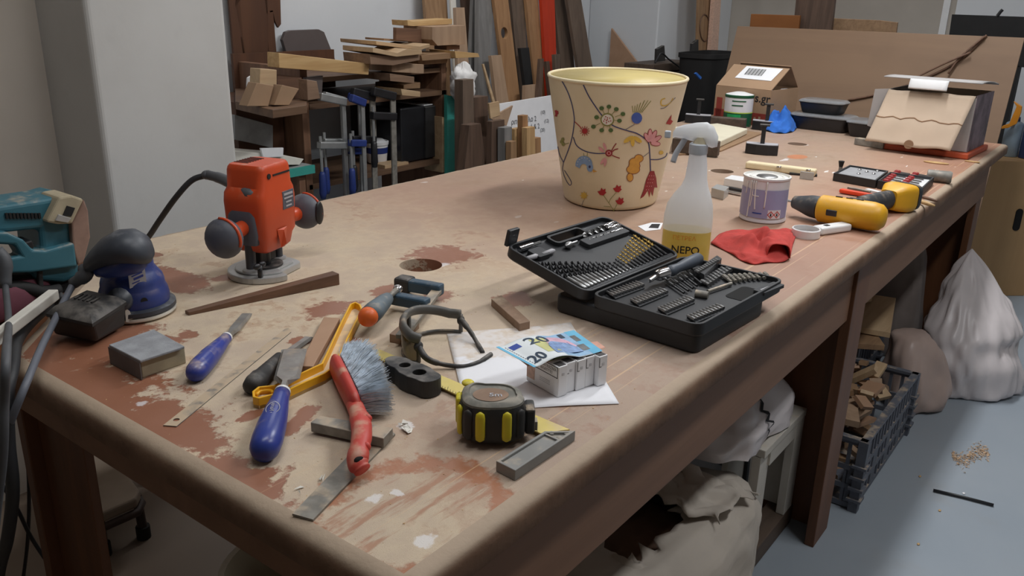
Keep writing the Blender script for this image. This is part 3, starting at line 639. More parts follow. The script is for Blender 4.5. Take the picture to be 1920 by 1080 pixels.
# ---- safety glasses
t = NT('smoke_lens'); t.b.inputs['Transmission Weight'].default_value = .75; t.b.inputs['IOR'].default_value = 1.15; M['smoke_lens'] = t.fin(S(120, 112, 96), .12)
mat('frame_grey', S(86, 84, 80), .5, 0, .1, 20, dust=.25)
R = thing('safety_glasses', 'grey wrap-around safety glasses standing on the paper edge', 'glasses', P(800, 640))
lowp = [(788, 679), (770, 678), (757, 664), (760, 645), (778, 630), (808, 622), (838, 620), (864, 622)]
low = catmull([P(x, y, .004) for x, y in lowp], 6); hts = [.030+.016*math.sin(math.pi*min(1, i/(len(low)-1)*1.0+.12)) for i in range(len(low))]
topr = [p+UP*h for p, h in zip(low, hts)]
cen = sum(low, V(0, 0, 0))/len(low)
half = len(low)//2
def lens(i0, i1, nm):
    m = MB(); k = i1-i0
    m.grid(lambda u, v: low[min(i1, i0+int(round(u*k)))].lerp(topr[min(i1, i0+int(round(u*k)))], v)+(low[min(i1, i0+int(round(u*k)))]-cen).normalized()*(.004*math.sin(math.pi*v)), k, 6)
    m.build(nm, 'smoke_lens', R, smooth=True, solid=.0015)
lens(2, half-1, 'lens')
MB().tube(topr, .0055, 10, flat=1.5).build('brow_bar', 'frame_grey', R, smooth=True)
MB().tube(low, .0032, 8).build('lower_rim', 'frame_grey', R, smooth=True)
for i in (half, len(low)-1, 1): MB().tube([low[i], low[i].lerp(topr[i], .5), topr[i]], .0034, 8).build('rim_post', 'frame_grey', R, smooth=True)
MB().tube([topr[1]-UP*.012, P(800, 672, .018), P(830, 683, .008), P(868, 687, .0035), P(898, 679, .003), P(920, 665, .003)], [.0045, .0042, .0032, .003, .0033, .004], 10, 6, flat=1.2).build('temple_arm', 'dusty_black', R, smooth=True)
MB().tube([topr[-1]-UP*.010, P(868, 604, .024), P(882, 622, .016), P(893, 640, .007), P(905, 661, .003)], [.0045, .0045, .0035, .003, .0035], 10, 6, flat=1.2).build('temple_arm', 'dusty_black', R, smooth=True)
MB().ell(topr[1]-UP*.012, (.008, .006, .008), n=12, m=8).build('hinge', 'dusty_black', R, smooth=True)
MB().ell(topr[-1]-UP*.010, (.007, .006, .008), n=12, m=8).build('hinge', 'dusty_black', R, smooth=True)
# ================================================================ power tools at the left end
def rrect(w, d, r=.3, n=24):   # superellipse ring in 2D
    return [(w/2*math.copysign(abs(math.cos(u))**r, math.cos(u)), d/2*math.copysign(abs(math.sin(u))**r, math.sin(u))) for u in [2*math.pi*(i+.5)/n for i in range(n)]]
# ---- plunge router
kl, kr = P(420, 447, .105), P(572, 396, .095); mid_ = (kl+kr)/2; ax = (kr-kl); ax.z = 0; ax.normalize(); fr = V(ax.y, -ax.x, 0)   # fr: towards the camera
RC = V(*P(498, 512)); RC.z = T
R = thing('plunge_router', 'orange plunge router with two grey knob handles on an aluminium base', 'router', RC)
mxr = Matrix((ax, -fr, UP)).transposed().to_4x4(); mxr.translation = RC
W_ = lambda x, y, z: mxr @ V(x, y, z)
def rl(spec, r=.35, n=28): return [[W_(x_+cx, y_+cy, z) for x_, y_ in rrect(w, d, r, n)] for z, w, d, cx, cy in spec]
base = []
for i in range(40):
    u = 2*math.pi*i/40; base.append((.072*math.cos(u), max(-.045, .068*math.sin(u)) if math.cos(u) > -.2 else .068*math.sin(u)))
m = MB(); m.prism(base, .0006, .013, mxr); m.prism([(x_*.8, y_*.8) for x_, y_ in base], .0129, .017, mxr)
o = m.build('base_plate', 'cast_alu', R, bevel=.002); 
MB().lathe([(.034, .0175), (.034, .021), (.026, .022), (.02, .019), (0, .019)], 28, mxr).build('base_opening', 'dusty_black', R, smooth='auto')
for sx in (-.042, .044):
    MB().cyl(W_(sx, .0, .014), W_(sx, 0, .075), .0095, 18).build('guide_column', 'sander_grey', R, smooth='auto')
    MB().lathe([(.017, 0), (.016, .004), (.012, .006)], 20, Matrix.Translation(W_(sx, 0, .0165))).build('column_collar', 'cast_alu', R, smooth='auto')
MB().box((0, .005, .042), (.05, .03, .034), mxr).build('depth_turret', 'dusty_black', R, bevel=.003)
MB().cyl(W_(.0, 0, .02), W_(0, 0, .06), .012, 16).build('collet', 'black_plastic', R, smooth='auto')
MB().loft(rl([(.052, .070, .062, 0, 0), (.058, .092, .072, 0, 0), (.078, .100, .080, 0, 0), (.086, .112, .086, 0, 0), (.150, .116, .090, 0, 0), (.166, .112, .088, 0, 0), (.176, .098, .084, .002, 0), (.206, .094, .082, .002, 0), (.212, .09, .08, .002, 0), (.2165, .084, .074, .002, 0)], .28)).build('motor_housing', 'orange_plastic', R, smooth='auto', bevel=.002)
for k in range(7): MB().box((-.02+k*.008, .02-.02*0, .2168), (.003, .03, .001), mxr).build('top_vent', 'black_matte', R)
MB().box((.012, -.0405, .197), (.052, .004, .003), mxr).build('vent_slot', 'black_matte', R)
MB().cyl(W_(-.026, -.0385, .197), W_(-.026, -.0425, .197), .005, 14).build('screw_hole', 'black_matte', R)
MB().box((.025, -.0440, .145), (.036, .0025, .034), mxr).build('rating_plate', 'router_grey', R, bevel=.0005)
m = MB()
for k in range(4): m.box((.025, -.0456, .156-k*.0075), (.028 if k < 2 else .018, .0006, .0028 if k else .004), mxr)
m.build('rating_print', 'label_grey', R)
MB().add([W_(-.006, -.0436, .058), W_(.006, -.0436, .058), W_(.016, -.0445, .095), W_(-.016, -.0445, .095), W_(0, -.052, .066), W_(0, -.048, .092)], [(0, 4, 5, 3), (1, 2, 5, 4), (0, 1, 4), (3, 5, 2)]).build('front_rib', 'orange_plastic', R)
MB().loft(rl([(.072, .026, .06, -.047, .004), (.09, .03, .066, -.047, .002), (.125, .028, .06, -.047, .002), (.135, .024, .05, -.046, .002)], .4)).build('side_panel', 'router_grey', R, smooth='auto')
for c_, s_ in ((kl, -1), (kr, 1)):
    MB().cyl(W_(s_*.05, 0, c_.z-T), Vector(c_), .014, 16).build('handle_stem', 'orange_plastic', R, smooth=True)
    o = MB().ell((0, 0, 0), (.026, .036, .036), frame(c_, ax)); o = o.build('handle_knob', 'router_grey', R, smooth=True)
    pts = [Vector(c_)+fr*(.0265*0)+ax*(.0265*math.cos(u))*s_*-.6*0+(fr*math.cos(u)+UP*math.sin(u))*.0362 for u in [-.3+i*.25 for i in range(9)]]
    MB().tube([p_+ax*s_*.003 for p_ in pts], .0028, 8).build('orange_stripe', 'orange_plastic', o, smooth=True)
MB().ell((0, 0, 0), (.013, .006, .024), frame(Vector(kr)+fr*.033, ax)).build('trigger', 'black_plastic', R, smooth=True)
for k in (-1, 1): MB().ell(W_(-.058+k*.008, -.03, .036), (.008, .005, .006)).build('wing_knob', 'black_plastic', R, smooth=True)
MB().cyl(W_(-.058, -.03, .012), W_(-.058, -.03, .036), .0045, 10).build('wing_screw', 'black_plastic', R, smooth=True)
b0 = W_(-.045, -.012, .165)
MB().tube([W_(-.02, -.01, .158), b0, P(420, 337, .175), P(390, 328, .178)], [.014, .012, .0105, .0095], 12, 6).build('cable_boot', 'grey_cable', R, smooth=True)
MB().ell(P(388, 328, .178), (.011, .011, .009), n=12, m=8).build('boot_collar', 'grey_cable', R, smooth=True)
MB().tube([P(390, 328, .178), P(360, 338, .168), P(330, 370, .135), P(300, 412, .085), P(280, 442, .045), P(262, 462, .012), P(245, 470, .006)], .0058, 10, 6).build('power_cord', 'dark_cable', R, smooth=True)
# ---- random orbital sander
SCx = P(256, 585); R = thing('orbital_sander', 'blue and grey random orbital sander with a dust box', 'sander', SCx)
mx = Matrix.Translation(SCx)
MB().lathe([(.060, .002), (.0635, .005), (.0635, .009), (.060, .0105)], 40, mx).build('pad_edge', 'white_paint', R, smooth='auto')
MB().lathe([(.0595, .0102), (.064, .012), (.0635, .0185), (.056, .021)], 40, mx).build('skirt', 'sander_grey', R, smooth='auto')
MB().lathe([(.0545, .0205), (.0555, .03), (.0535, .042), (.051, .048), (.050, .050), (.0495, .058), (.047, .066), (.041, .074), (.036, .082), (.0355, .1), (.037, .112)], 40, mx).build('body', 'blue_plastic', R, smooth='auto')
h0, h1 = P(176, 478, .118), P(268, 462, .135); hx = (h1-h0).normalized(); mxh = frame(h0, hx); L = (h1-h0).length
rings = []
for t_, w_, z_, dz in [(-.20, .010, .008, -.016), (-.14, .019, .013, -.013), (.05, .026, .018, -.006), (.3, .031, .023, .002), (.6, .035, .027, .005), (.85, .035, .028, .002), (1.02, .027, .024, -.004), (1.12, .012, .012, -.008)]:
    rings.append([mxh @ V(t_*L, w_*math.cos(u), dz+z_*math.sin(u)) for u in [2*math.pi*i/24 for i in range(24)]])
MB().loft(rings).build('grip_cap', 'sander_grey', R, smooth=True)
MB().loft([[mxh @ V(t_*L, w_*math.cos(u), dz+z_*math.sin(u)) for u in [2*math.pi*i/20 for i in range(20)]] for t_, w_, z_, dz in [(-.02, .014, .010, -.026), (.15, .019, .014, -.026), (.5, .023, .018, -.024), (.8, .022, .018, -.022), (.92, .014, .012, -.022)]]).build('neck', 'blue_plastic', R, smooth=True)
vn = V(-SCx.x, -SCx.y, 0).normalized(); sd = V(-vn.y, vn.x, 0); VRs = V(_r.x, _r.y, 0).normalized()
ndr = (vn*math.cos(.35)+VRs*math.sin(.35)).normalized()
def onp(x, y, d): v = ray(x, y); o_ = SCx+ndr*d; return CAM+v*((o_-CAM).dot(ndr)/v.dot(ndr))
def decal(px, d, nm, m_, par=None, th=.0012):
    a = [onp(x, y, d) for x, y in px]; b = [q_+ndr*th for q_ in a]; return MB().add(a+b, [(0, 1, 2, 3), (7, 6, 5, 4)]+[(i, 4+i, 4+(i+1) % 4, (i+1) % 4) for i in range(4)]).build(nm, m_, par or R)
lb = decal([(240, 515), (271, 501), (274, 528), (243, 541)], .0455, 'maker_label', 'label_grey')
for px in ([(246, 518), (266, 509), (267, 511), (247, 520)], [(250, 522), (268, 514), (269, 518), (251, 526)], [(248, 531), (262, 525), (262, 527), (248, 533)]): decal(px, .0468, 'label_print', 'chisel_blue2', lb, .0004)
mat('sander_blue2', S(34, 44, 110), .4)
decal([(212, 493), (222, 482), (258, 478), (250, 497)], .0445, 'vent_panel', 'sander_blue2')
for k in range(4): decal([(221+k*8, 494), (226+k*8, 482), (230+k*8, 482), (225+k*8, 494)], .0458, 'cooling_vent', 'black_matte', None, .0006)
for px in ([(234, 577), (243, 583), (251, 603), (236, 604)], [(266, 596), (285, 590), (286, 597), (268, 603)]): decal(px, .0555, 'worn_patch', 'white_paint', None, .0006)
q_ = SCx+(vn*math.cos(.25)+sd*math.sin(.25))*.0530+UP*.036; MB().cyl(q_, q_+(vn*math.cos(.25)+sd*math.sin(.25))*.0015, .0055, 14).build('screw_recess', 'black_matte', R)
lo = [P(100, 628, .006), P(180, 643, .006), P(237, 611, .006), P(168, 600, .006)]; hi = [P(88, 590, .044), P(173, 609, .044), P(236, 568, .044), P(165, 552, .044)]
o = MB().hexa(lo, hi).build('dust_box', 'dusty_black', R, bevel=.006, seg=3)
cc_ = sum(hi, V(0, 0, 0))/4
MB().loft([[cc_+(q_-cc_)*k+UP*z for q_ in [hi[0], hi[0].lerp(hi[1], .5), hi[1], hi[1].lerp(hi[2], .5), hi[2], hi[2].lerp(hi[3], .5), hi[3], hi[3].lerp(hi[0], .5)]] for k, z in ((1.02, -.003), (1.02, .002), (.8, .012), (.4, .016), (.05, .017))]).build('dust_box_lid', 'dusty_black', o, smooth='auto')
for k in range(5): MB().box((0, 0, 0), (.022, .003, .004), frame(cc_+UP*.0165+(hi[2]-hi[3]).normalized()*(-.018+k*.009), hi[1]-hi[2])).build('lid_rib', 'dusty_black', o)
MB().tube([P(222, 560, .05), P(232, 568, .03)], .018, 14).build('dust_port', 'sander_grey', R, smooth=True)
MB().tube([mxh @ V(-.02, 0, -.018), P(160, 515, .088), P(138, 531, .072)], [.012, .0115, .009], 12, 5).build('cable_boot', 'grey_cable', R, smooth=True)
mat('power_cord_grey', S(108, 112, 122), .5, 0, .1)
MB().tube([P(138, 531, .072), P(120, 565, .055), P(100, 606, .04), P(78, 650, .028), PX(52, 712, .425), PX(28, 770, .40), PX(4, 830, .39), PX(-30, 905, .38), PX(-60, 1000, .38), PX(-80, 1200, .38)], .0052, 10, 6).build('power_cord', 'power_cord_grey', R, smooth=True)
# ---- belt sander on its own little stand beside the bench
BSY = 1.565
def yslab(px, y0, y1):
    mb = MB(); a = [PY(x, y, y0) for x, y in px]; n_ = len(a); vs = a+[p+V(0, y1-y0, 0) for p in a]
    return mb.add(vs, [tuple(range(n_)), tuple(range(n_, 2*n_))[::-1]]+[(i, (i+1) % n_, n_+(i+1) % n_, n_+i) for i in range(n_)])
R = thing('tool_stand', 'dark wooden stand under the teal belt sander', 'stand', (.57, 1.66, 0))
pl = [(.30, 1.36), (.44, 1.30), (.775, 1.665), (.855, 1.72), (.855, 1.885), (.30, 1.885)]
MB().prism(pl, T-.088, T-.055).build('stand_top', 'bench_leg', R, bevel=.003)
for x_, y_ in ((.34, 1.85), (.34, 1.45), (.55, 1.85)): MB().box((x_, y_, (T-.089)/2), (.05, .05, T-.089)).build('leg', 'bench_leg', R)
R = thing('belt_sander', 'teal belt sander standing at the left wall', 'belt sander', V(.62, 1.62, T-.012))
yslab([(-60, 440), (-60, 395), (10, 385), (95, 372), (120, 365), (150, 372), (142, 420), (148, 470), (150, 520), (120, 531), (70, 527), (60, 508), (78, 462), (75, 430), (20, 436)], BSY, BSY+.10).build('motor_housing', 'teal_plastic', R, bevel=.008, seg=3)
yslab([(-60, 432), (15, 436), (45, 450), (62, 468), (85, 470), (140, 455), (146, 500), (110, 505), (60, 512), (0, 514), (-60, 512), (-60, 490), (0, 488), (40, 480), (28, 460), (-60, 455)], BSY-.016, BSY+.02).build('handle_loop', 'teal_plastic', R, bevel=.005, seg=3)
for k in range(10): MB().box((0, 0, 0), (.004, .006, .010), Matrix.Translation(PY(12+k*6.8, 404.5, BSY-.001))).build('vent_slot', 'black_matte', R)
pl = [PY(x, y, BSY-.012) for x, y in [(134, 418), (158, 374), (166, 395), (170, 445), (158, 492), (147, 498), (138, 470)]]
MB().add(pl+[p+V(0, .09, 0) for p in pl], [tuple(range(7)), tuple(range(7, 14))[::-1]]+[(i, (i+1) % 7, 7+(i+1) % 7, 7+i) for i in range(7)]).build('sanding_belt', 'beltpaper', R, bevel=.003)
o = yslab([(88, 417), (112, 370), (135, 366), (158, 374), (136, 420), (110, 421)], BSY-.02, BSY+.05).build('front_cover', 'foam_beige', R, bevel=.004)
yslab([(118, 404), (126, 386), (141, 390), (134, 406)], BSY-.022, BSY-.018).build('lever_recess', 'black_matte', o)
yslab([(104, 414), (110, 402), (134, 409), (128, 418)], BSY-.023, BSY-.019).build('lever', 'cast_alu', o, bevel=.001)
yslab([(40, 472), (44, 455), (60, 450), (66, 462), (60, 472)], BSY-.012, BSY+.03).build('trigger', 'black_plastic', R, bevel=.003)
yslab([(72, 505), (80, 500), (84, 552), (74, 552)], BSY-.006, BSY+.02).build('foot', 'dusty_black', R, bevel=.002)
MB().tube([PY(-20, 545, BSY), PY(40, 540, BSY), PY(80, 548, BSY), PY(112, 545, BSY)], .013, 10, 5).build('lower_frame', 'black_matte', R, smooth=True)
yslab([(-60, 520), (60, 515), (140, 528), (140, 548), (60, 556), (-60, 560)], BSY+.012, BSY+.085).build('under_shade', 'black_matte', R, bevel=.004)  # matte black slab stands in for the shade below the sander
m = MB(); q0, q1 = P(-60, 622, -.054), P(80, 563, -.054)
rings = []
for t_, k in ((0, .6), (.06, .95), (.4, 1), (.8, .98), (.95, .8), (1, .4)):
    c_ = q0.lerp(q1, t_)
    rings.append([c_+V(-.6, .8, 0)*(.045*k*math.copysign(abs(math.cos(u))**.6, math.cos(u)))+UP*(.033+.033*k*math.copysign(abs(math.sin(u))**.6, math.sin(u))) for u in [2*math.pi*i/16 for i in range(16)]])
m.loft(rings).build('dust_bag', 'maroon', R, smooth=True)
MB().tube([PY(-8, 470, BSY-.04), PY(8, 492, BSY-.05), PY(10, 540, BSY-.06)], [.012, .0125, .010], 12, 4).build('cable_boot', 'grey_cable', R, smooth=True)
MB().tube([PY(10, 535, BSY-.06), P(16, 600, .03), PX(12, 660, .36), PX(8, 760, .34), PX(5, 860, .33), PX(-10, 1000, .32), PX(-20, 1200, .32)], .0052, 10, 6).build('power_cord', 'grey_cable', R, smooth=True)
a, b = P(-40, 671, .03), P(103, 560, .03); mx = frame((a+b)/2, b-a)
tag(MB().box((0, 0, 0), ((b-a).length, .016, .017), mx).build('white_batten', 'white_paint', bevel=.002), 'white painted batten lying in front of the maroon dust bag', 'batten')
r_ = MB().tube([P(120, 556, .03), P(98, 570, .02), P(60, 602, .014), P(32, 640, .012), PX(24, 690, .425), PX(14, 740, .40), PX(16, 830, .39), PX(24, 920, .385), PX(14, 1010, .38), PX(-5, 1100, .38), PX(-10, 1300, .38)], .0085, 12, 6).build('vacuum_hose', 'dark_cable', smooth=True)
tag(r_, 'thick dark hose hanging over the left bench corner', 'hose')
for pts, lab in (([PX(44, 800, .62), PX(54, 900, .62), PX(52, 1010, .62), PX(40, 1110, .62)], 'thin black cable hanging straight down left of the bench leg'), ([PX(-15, 880, .56), PX(30, 950, .58), PX(60, 1010, .60), PX(110, 1085, .62)], 'thin black cable slanting down across the left bench leg')):
    tag(MB().tube(pts, .004, 8, 6).build('black_cable', 'black_plastic', smooth=True), lab, 'cable', 'cables by the bench leg')
# ================================================================ drill bit case
H0, H1 = V(1.128, .686, T+.055), V(1.436, .668, T+.055); cu_ = (H1-H0).normalized(); LU = (H1-H0).length; cvt = V(cu_.y, -cu_.x, 0)     # towards -y
tl = math.radians(13.5); cvl = (-cvt*math.cos(tl)+UP*math.sin(tl)); cnl = cu_.cross(cvl)      # lid frame
DT, DL = .205, .19
R = thing('drill_bit_case', 'open black plastic drill bit case with filled lid and tray', 'case', V(1.27, .6, T))
mat('case_black', S(38, 39, 42), .5, 0, .12, 14); mat('case_grey', S(52, 53, 56), .65, 0, .1, 14)
def rr2(u0, u1, v0, v1, r=.02, n=5):
    pts = []
    for cx, cy, a0 in ((u1-r, v1-r, 0), (u0+r, v1-r, math.pi/2), (u0+r, v0+r, math.pi), (u1-r, v0+r, 1.5*math.pi)):
        pts += [(cx+r*math.cos(a0+math.pi/2*i/n), cy+r*math.sin(a0+math.pi/2*i/n)) for i in range(n+1)]
    return pts
mt_ = Matrix((cu_, cvt, -UP*-1)).transposed().to_4x4(); mt_.translation = H0
ml_ = Matrix((cu_, cvl, cnl)).transposed().to_4x4(); ml_.translation = H0
def pan(mx, u0, u1, v0, v1, zb, zt, name, floor=-.010, rim=.005):
    o2 = rr2(u0, u1, v0, v1); i2 = rr2(u0+rim, u1-rim, v0+rim, v1-rim, .016)
    rr = [[mx @ V(x, y, zb) for x, y in rr2(u0+.004, u1-.004, v0+.004, v1-.004)], [mx @ V(x, y, zb+.004) for x, y in o2], [mx @ V(x, y, zt) for x, y in o2], [mx @ V(x, y, zt) for x, y in i2], [mx @ V(x, y, floor) for x, y in i2], [mx @ V((u0+u1)/2+(x-(u0+u1)/2)*.01, (v0+v1)/2+(y-(v0+v1)/2)*.01, floor) for x, y in i2]]
    return MB().loft(rr).build(name, 'case_black', R, bevel=.001, smooth='auto')
lid = pan(ml_, 0, LU, .003, DL, -.022, 0, 'lid'); tray = pan(mt_, 0, LU, .003, DT, -.024, 0, 'tray')
# grip opening in lid and tray
ct = MB(); q2 = rr2(LU*.36, LU*.66, DL-.034, DL-.012, .008); ct.prism(q2, -.05, .03, ml_); cut(lid, ct)
g2 = MB(); g2.prism(rr2(LU*.345, LU*.675, DL-.039, DL-.007, .010), -.0115, -.002, ml_); o = g2.build('grip_surround', 'case_black', lid); cut(o, MB().prism(q2, -.05, .03, ml_))
ct = MB(); q2 = rr2(LU*.80-.005, LU*.80+.042, DT-.105, DT-.03, .008)
MB().prism(rr2(LU*.56, LU*.80, DT-.048, DT-.010, .01), -.0105, -.0092, mt_).build('grip_recess', 'dark_hole', tray)
MB().prism(rr2(.012, LU-.055, .006-.085, DT-.008, .015), -.0545, -.0235, mt_).build('bottom_shell', 'case_black', R, bevel=.004, smooth='auto')
# raised moulding that holds the bits
for u0, u1, v0, v1 in ((.52, .97, .118, .142), (.09, .20, .13, .16)): MB().prism(rr2(LU*u0, LU*u1, v0, v1, .004), -.010, -.001, ml_).build('holder_ridge', 'case_grey', lid, bevel=.001)
MB().prism(rr2(LU*.03, LU*.98, .012, .022, .003), -.010, -.004, ml_).build('holder_ridge', 'case_grey', lid, bevel=.001)
for i in range(2):
    q_ = ml_ @ V(LU*(.06 if i == 0 else .8), DL+.002, .012); MB().box((0, 0, 0), (.028, .008, .032), frame(q_, cu_, cnl)).build('latch', 'case_black', lid, bevel=.002) if i == 0 else None
def LP(x, y, h=0):             # pixel -> lid plane (h above the rim plane)
    v = ray(x, y); o_ = H0+cnl*h; return CAM+v*((o_-CAM).dot(cnl)/v.dot(cnl))
Zl = lambda x, y: (940+x/6, 390+y/6)
mat('bit_black', S(58, 58, 60), .35, .6, .2, 60); mat('bit_gold', S(190, 160, 92), .35, .8, .15, 60); mat('bit_steel', S(150, 150, 150), .35, .9, .15, 60)
def twist(a, b, r, name, label, grp, mb, ms, shank=.38):
    """twist drill from shank end a to tip b: smooth shank and fluted part"""
    t_ = thing(name, label, 'drill bit', a, 0, grp); d = b-a; L_ = d.length; s_ = a.lerp(b, shank)
    MB().along(a, s_, [(0, r*.8), (.05, r), (1, r)], 8).build('shank', ms, t_, smooth=True)
    x_, y_, z_ = basis(d); m = MB(); n_ = 16; rings = []
    for i in range(n_+1):
        f_ = i/n_; c_ = s_.lerp(b, f_); ph = f_*(L_*(1-shank))/(r*7)*2*math.pi; k_ = 1 if i < n_ else .15
        rings.append([c_+(x_*math.cos(ph+g)+y_*math.sin(ph+g))*(r*k_*(1 if j % 2 == 0 else .55)) for j, g in enumerate([0, .9, math.pi, math.pi+.9])])
    m.loft(rings).build('flutes', mb, t_)
    return t_
NB = 24
ORD = ['first', 'second', 'third', 'fourth', 'fifth', 'sixth', 'seventh', 'eighth', 'ninth', 'tenth', 'eleventh', 'twelfth']
for i in range(NB):
    t_ = i/(NB-1); a = LP(*Zl(955+t_*900, 912-t_*385), -.004); f_ = (1-1.25*t_) if t_ < .52 else .35+(t_-.52)*1.05
    f_ = max(.33, f_); b = LP(*Zl(955+t_*900-540*f_*(1-.25*t_), 912-t_*385-305*f_), -.004)
    gold = t_ > .6; r = .0046-.0026*min(t_, .55)/.55+(.0012*(t_-.6)/.4 if gold else 0)
    twist(a, b, r, 'drill_bit', ('%s gold twist drill bit counted from the middle of the case lid' % ORD[i-14]) if gold else (('%s large black twist drill bit from the left of the case lid' % ORD[i]) if t_ < .3 else ('%s slim dark twist drill bit after the large ones in the lid' % ORD[i-7])), 'gold drill bits' if gold else ('large black drill bits' if t_ < .3 else 'slim drill bits'), 'bit_gold' if gold else 'bit_black', 'bit_steel' if not gold else 'bit_black')
for k, (x0, y0, x1, y1) in enumerate([(920, 305, 1270, 165), (925, 325, 1330, 195), (975, 360, 1370, 235)]):
    twist(LP(*Zl(x1, y1), -.002), LP(*Zl(x0, y0), -.002), [.005, .0056, .0034][k], 'masonry_bit', '%s bright masonry bit from the grip side of the case lid' % ORD[k], 'masonry bits', 'bit_steel', 'chrome', .35)
a, b = LP(*Zl(200, 465), -.003), LP(*Zl(440, 385), -.003); r_ = thing('bit_extension', 'chrome bit extension at the left corner of the case lid', 'bit holder', a)
MB().cyl(a, a.lerp(b, .6), .0055, 14).build('sleeve', 'chrome', r_, smooth='auto'); MB().cyl(a.lerp(b, .6), b, .003, 6).build('shank', 'bit_steel', r_)
a, b = LP(*Zl(720, 430), -.003), LP(*Zl(850, 380), -.003); r_ = thing('countersink', 'steel countersink bit in the middle of the case lid', 'countersink', a)
MB().along(a, a.lerp(b, .4), [(0, .002), (.5, .0065), (1, .0065)], 12).build('cone', 'bit_steel', r_, smooth='auto'); MB().cyl(a.lerp(b, .4), b, .003, 8).build('shank', 'bit_steel', r_)
for k, (x0, y0, x1, y1) in enumerate([(275, 575, 415, 535), (460, 525, 600, 475)]):
    tag(MB().along(LP(*Zl(x0, y0), -.004), LP(*Zl(x1, y1), -.004), [(0, .004), (.8, .005), (1, .002)], 10).build('wall_plug', 'label_grey', smooth=True), 'grey plastic wall plug in the case lid, ' + ('nearer the corner' if k == 0 else 'nearer the middle'), 'wall plug', 'wall plugs')
Zt = lambda x, y: (1110+x/5.05, 470+y/5.05)
TP = lambda x, y, h=-.005: P(*Zt(x, y), .055+h)
for ri, ((x0, y0), (x1, y1)) in enumerate([((212, 428), (487, 330)), ((440, 502), (712, 392)), ((700, 580), (962, 470)), ((975, 655), (1247, 545))]):
    lab = ['first row of the case tray', 'second row of the case tray', 'third row of the case tray', 'fourth row of the case tray'][ri]
    MB().prism([(q.x, q.y) for q in (TP(x0-75, y0-45), TP(x0+12, y0+12), TP(x1+12, y1+8), TP(x1-70, y1-45))], T+.0452, T+.0475).build('bit_rack', 'case_grey', tray)
    for i in range(10):
        x, y = x0+(x1-x0)*i/9, y0+(y1-y0)*i/9; a, b = TP(x, y, -.0045), TP(x-74, y-42, -.0045)
        if i == 0:
            pr = MB(); pr.along(a, a.lerp(b, .45), [(0, .0030), (1, .0034)], 6); pr.along(a.lerp(b, .45), b, [(0, .0026), (1, .0018)], 6); proto = pr.build('screwdriver_bit', 'bit_steel'); o = proto; base_a = a
        else:
            o = copyobj(proto); o.location = Vector(proto.location)+(a-base_a)
        tag(o, ORD[i] + ' short steel screwdriver bit from the left, ' + lab, 'screwdriver bit', 'screwdriver bits row %s' % ['one', 'two', 'three', 'four'][ri])
for i in range(6):
    a, b = TP(700+i*48, 285-i*22), TP(870+i*42, 400-i*22); r_ = thing('long_bit', '%s long grey screwdriver bit from the left in the case tray' % ORD[i], 'screwdriver bit', a, 0, 'long bits')
    MB().cyl(a, a.lerp(b, .4), .003, 6).build('hex_shank', 'bit_steel', r_); MB().cyl(a.lerp(b, .4), b, .0022, 8).build('tip', 'bit_black', r_)
for i in range(9):
    a = TP(1040+i*26, 290-i*17); b = TP(1110+i*26, 325-i*17); tag(MB().along(a, b, [(0, .0045), (.6, .0045), (.62, .0035), (1, .0035)], 10).build('nut_driver', 'bit_steel', smooth='auto'), '%s steel nut driver in the diagonal row of the case tray' % ORD[i], 'socket', 'nut drivers')
for i in range(9):
    a = TP(1320+i*45, 300-i*8 if i < 4 else 268-(i-4)*2); b = TP(1250+i*48, 240-i*3); tag(MB().along(a, b, [(0, .0032), (.5, .0032), (.52, .0042), (1, .0042)], 8).build('spade_bit', 'dull_steel', smooth='auto'), '%s dull steel bit from the left at the right end of the case tray' % ORD[i], 'drill bit', 'dull bits')
MB().prism([(q.x, q.y) for q in (TP(975, 215, 0), TP(1060, 262, 0), TP(1225, 105, 0), TP(1180, 75, 0))], T+.046, T+.062).build('bit_rack', 'case_black', tray, bevel=.001)
for i in range(10):
    x, y = 1015+i*20, 205-i*12; tag(MB().cyl(TP(x, y, .008), TP(x-30, y-16, .008), .0028, 6).build('screwdriver_bit', 'bit_steel'), '%s screwdriver bit from the left in the raised rack of the tray' % ORD[i], 'screwdriver bit', 'raised rack bits')
a, b = TP(720, 205, .009), TP(1030, 65, .009); r_ = thing('ratchet_screwdriver', 'grey ratchet screwdriver handle with chrome collar in the case tray', 'screwdriver', a)
mat('handle_bluegrey', S(72, 78, 88), .5)
MB().along(a, b, [(0, .007), (.1, .0105), (.3, .0085), (.6, .0115), (.9, .012), (1, .006)], 16).build('handle', 'handle_bluegrey', r_, smooth=True)
c_ = TP(610, 240, .008); MB().along(c_, a, [(0, .008), (.2, .0105), (.9, .0105), (1, .008)], 18).build('collar', 'chrome', r_, smooth='auto'); MB().cyl(c_, TP(545, 285, .004), .004, 8).build('drive_shaft', 'chrome', r_)
a, b = TP(1095, 385), TP(1320, 310); r_ = thing('allen_driver', 'dull T-shaped driver lying across the case tray', 'tool', a)
MB().cyl(a, b, .003, 8).build('bar', 'dull_steel', r_); MB().cyl(TP(980, 405), TP(1100, 425), .007, 12).build('socket', 'dull_steel', r_, smooth='auto')
mxw = Matrix((cu_, cvt, UP)).transposed().to_4x4(); q_ = TP(1680, 322, .001)
dd_ = (TP(1750, 290)-TP(1600, 350)).normalized(); nn_ = UP.cross(dd_)
MB().prism(rr2(-.034, .034, -.011, .011, .003), T+.046, T+.0515, frame(V(q_.x, q_.y, 0), dd_)).build('name_plate', 'case_grey', tray)
MB().box((0, 0, T+.0518), (.05, .006, .0006), frame(V(q_.x, q_.y, 0), dd_)).build('worn_lettering', 'label_grey', tray)
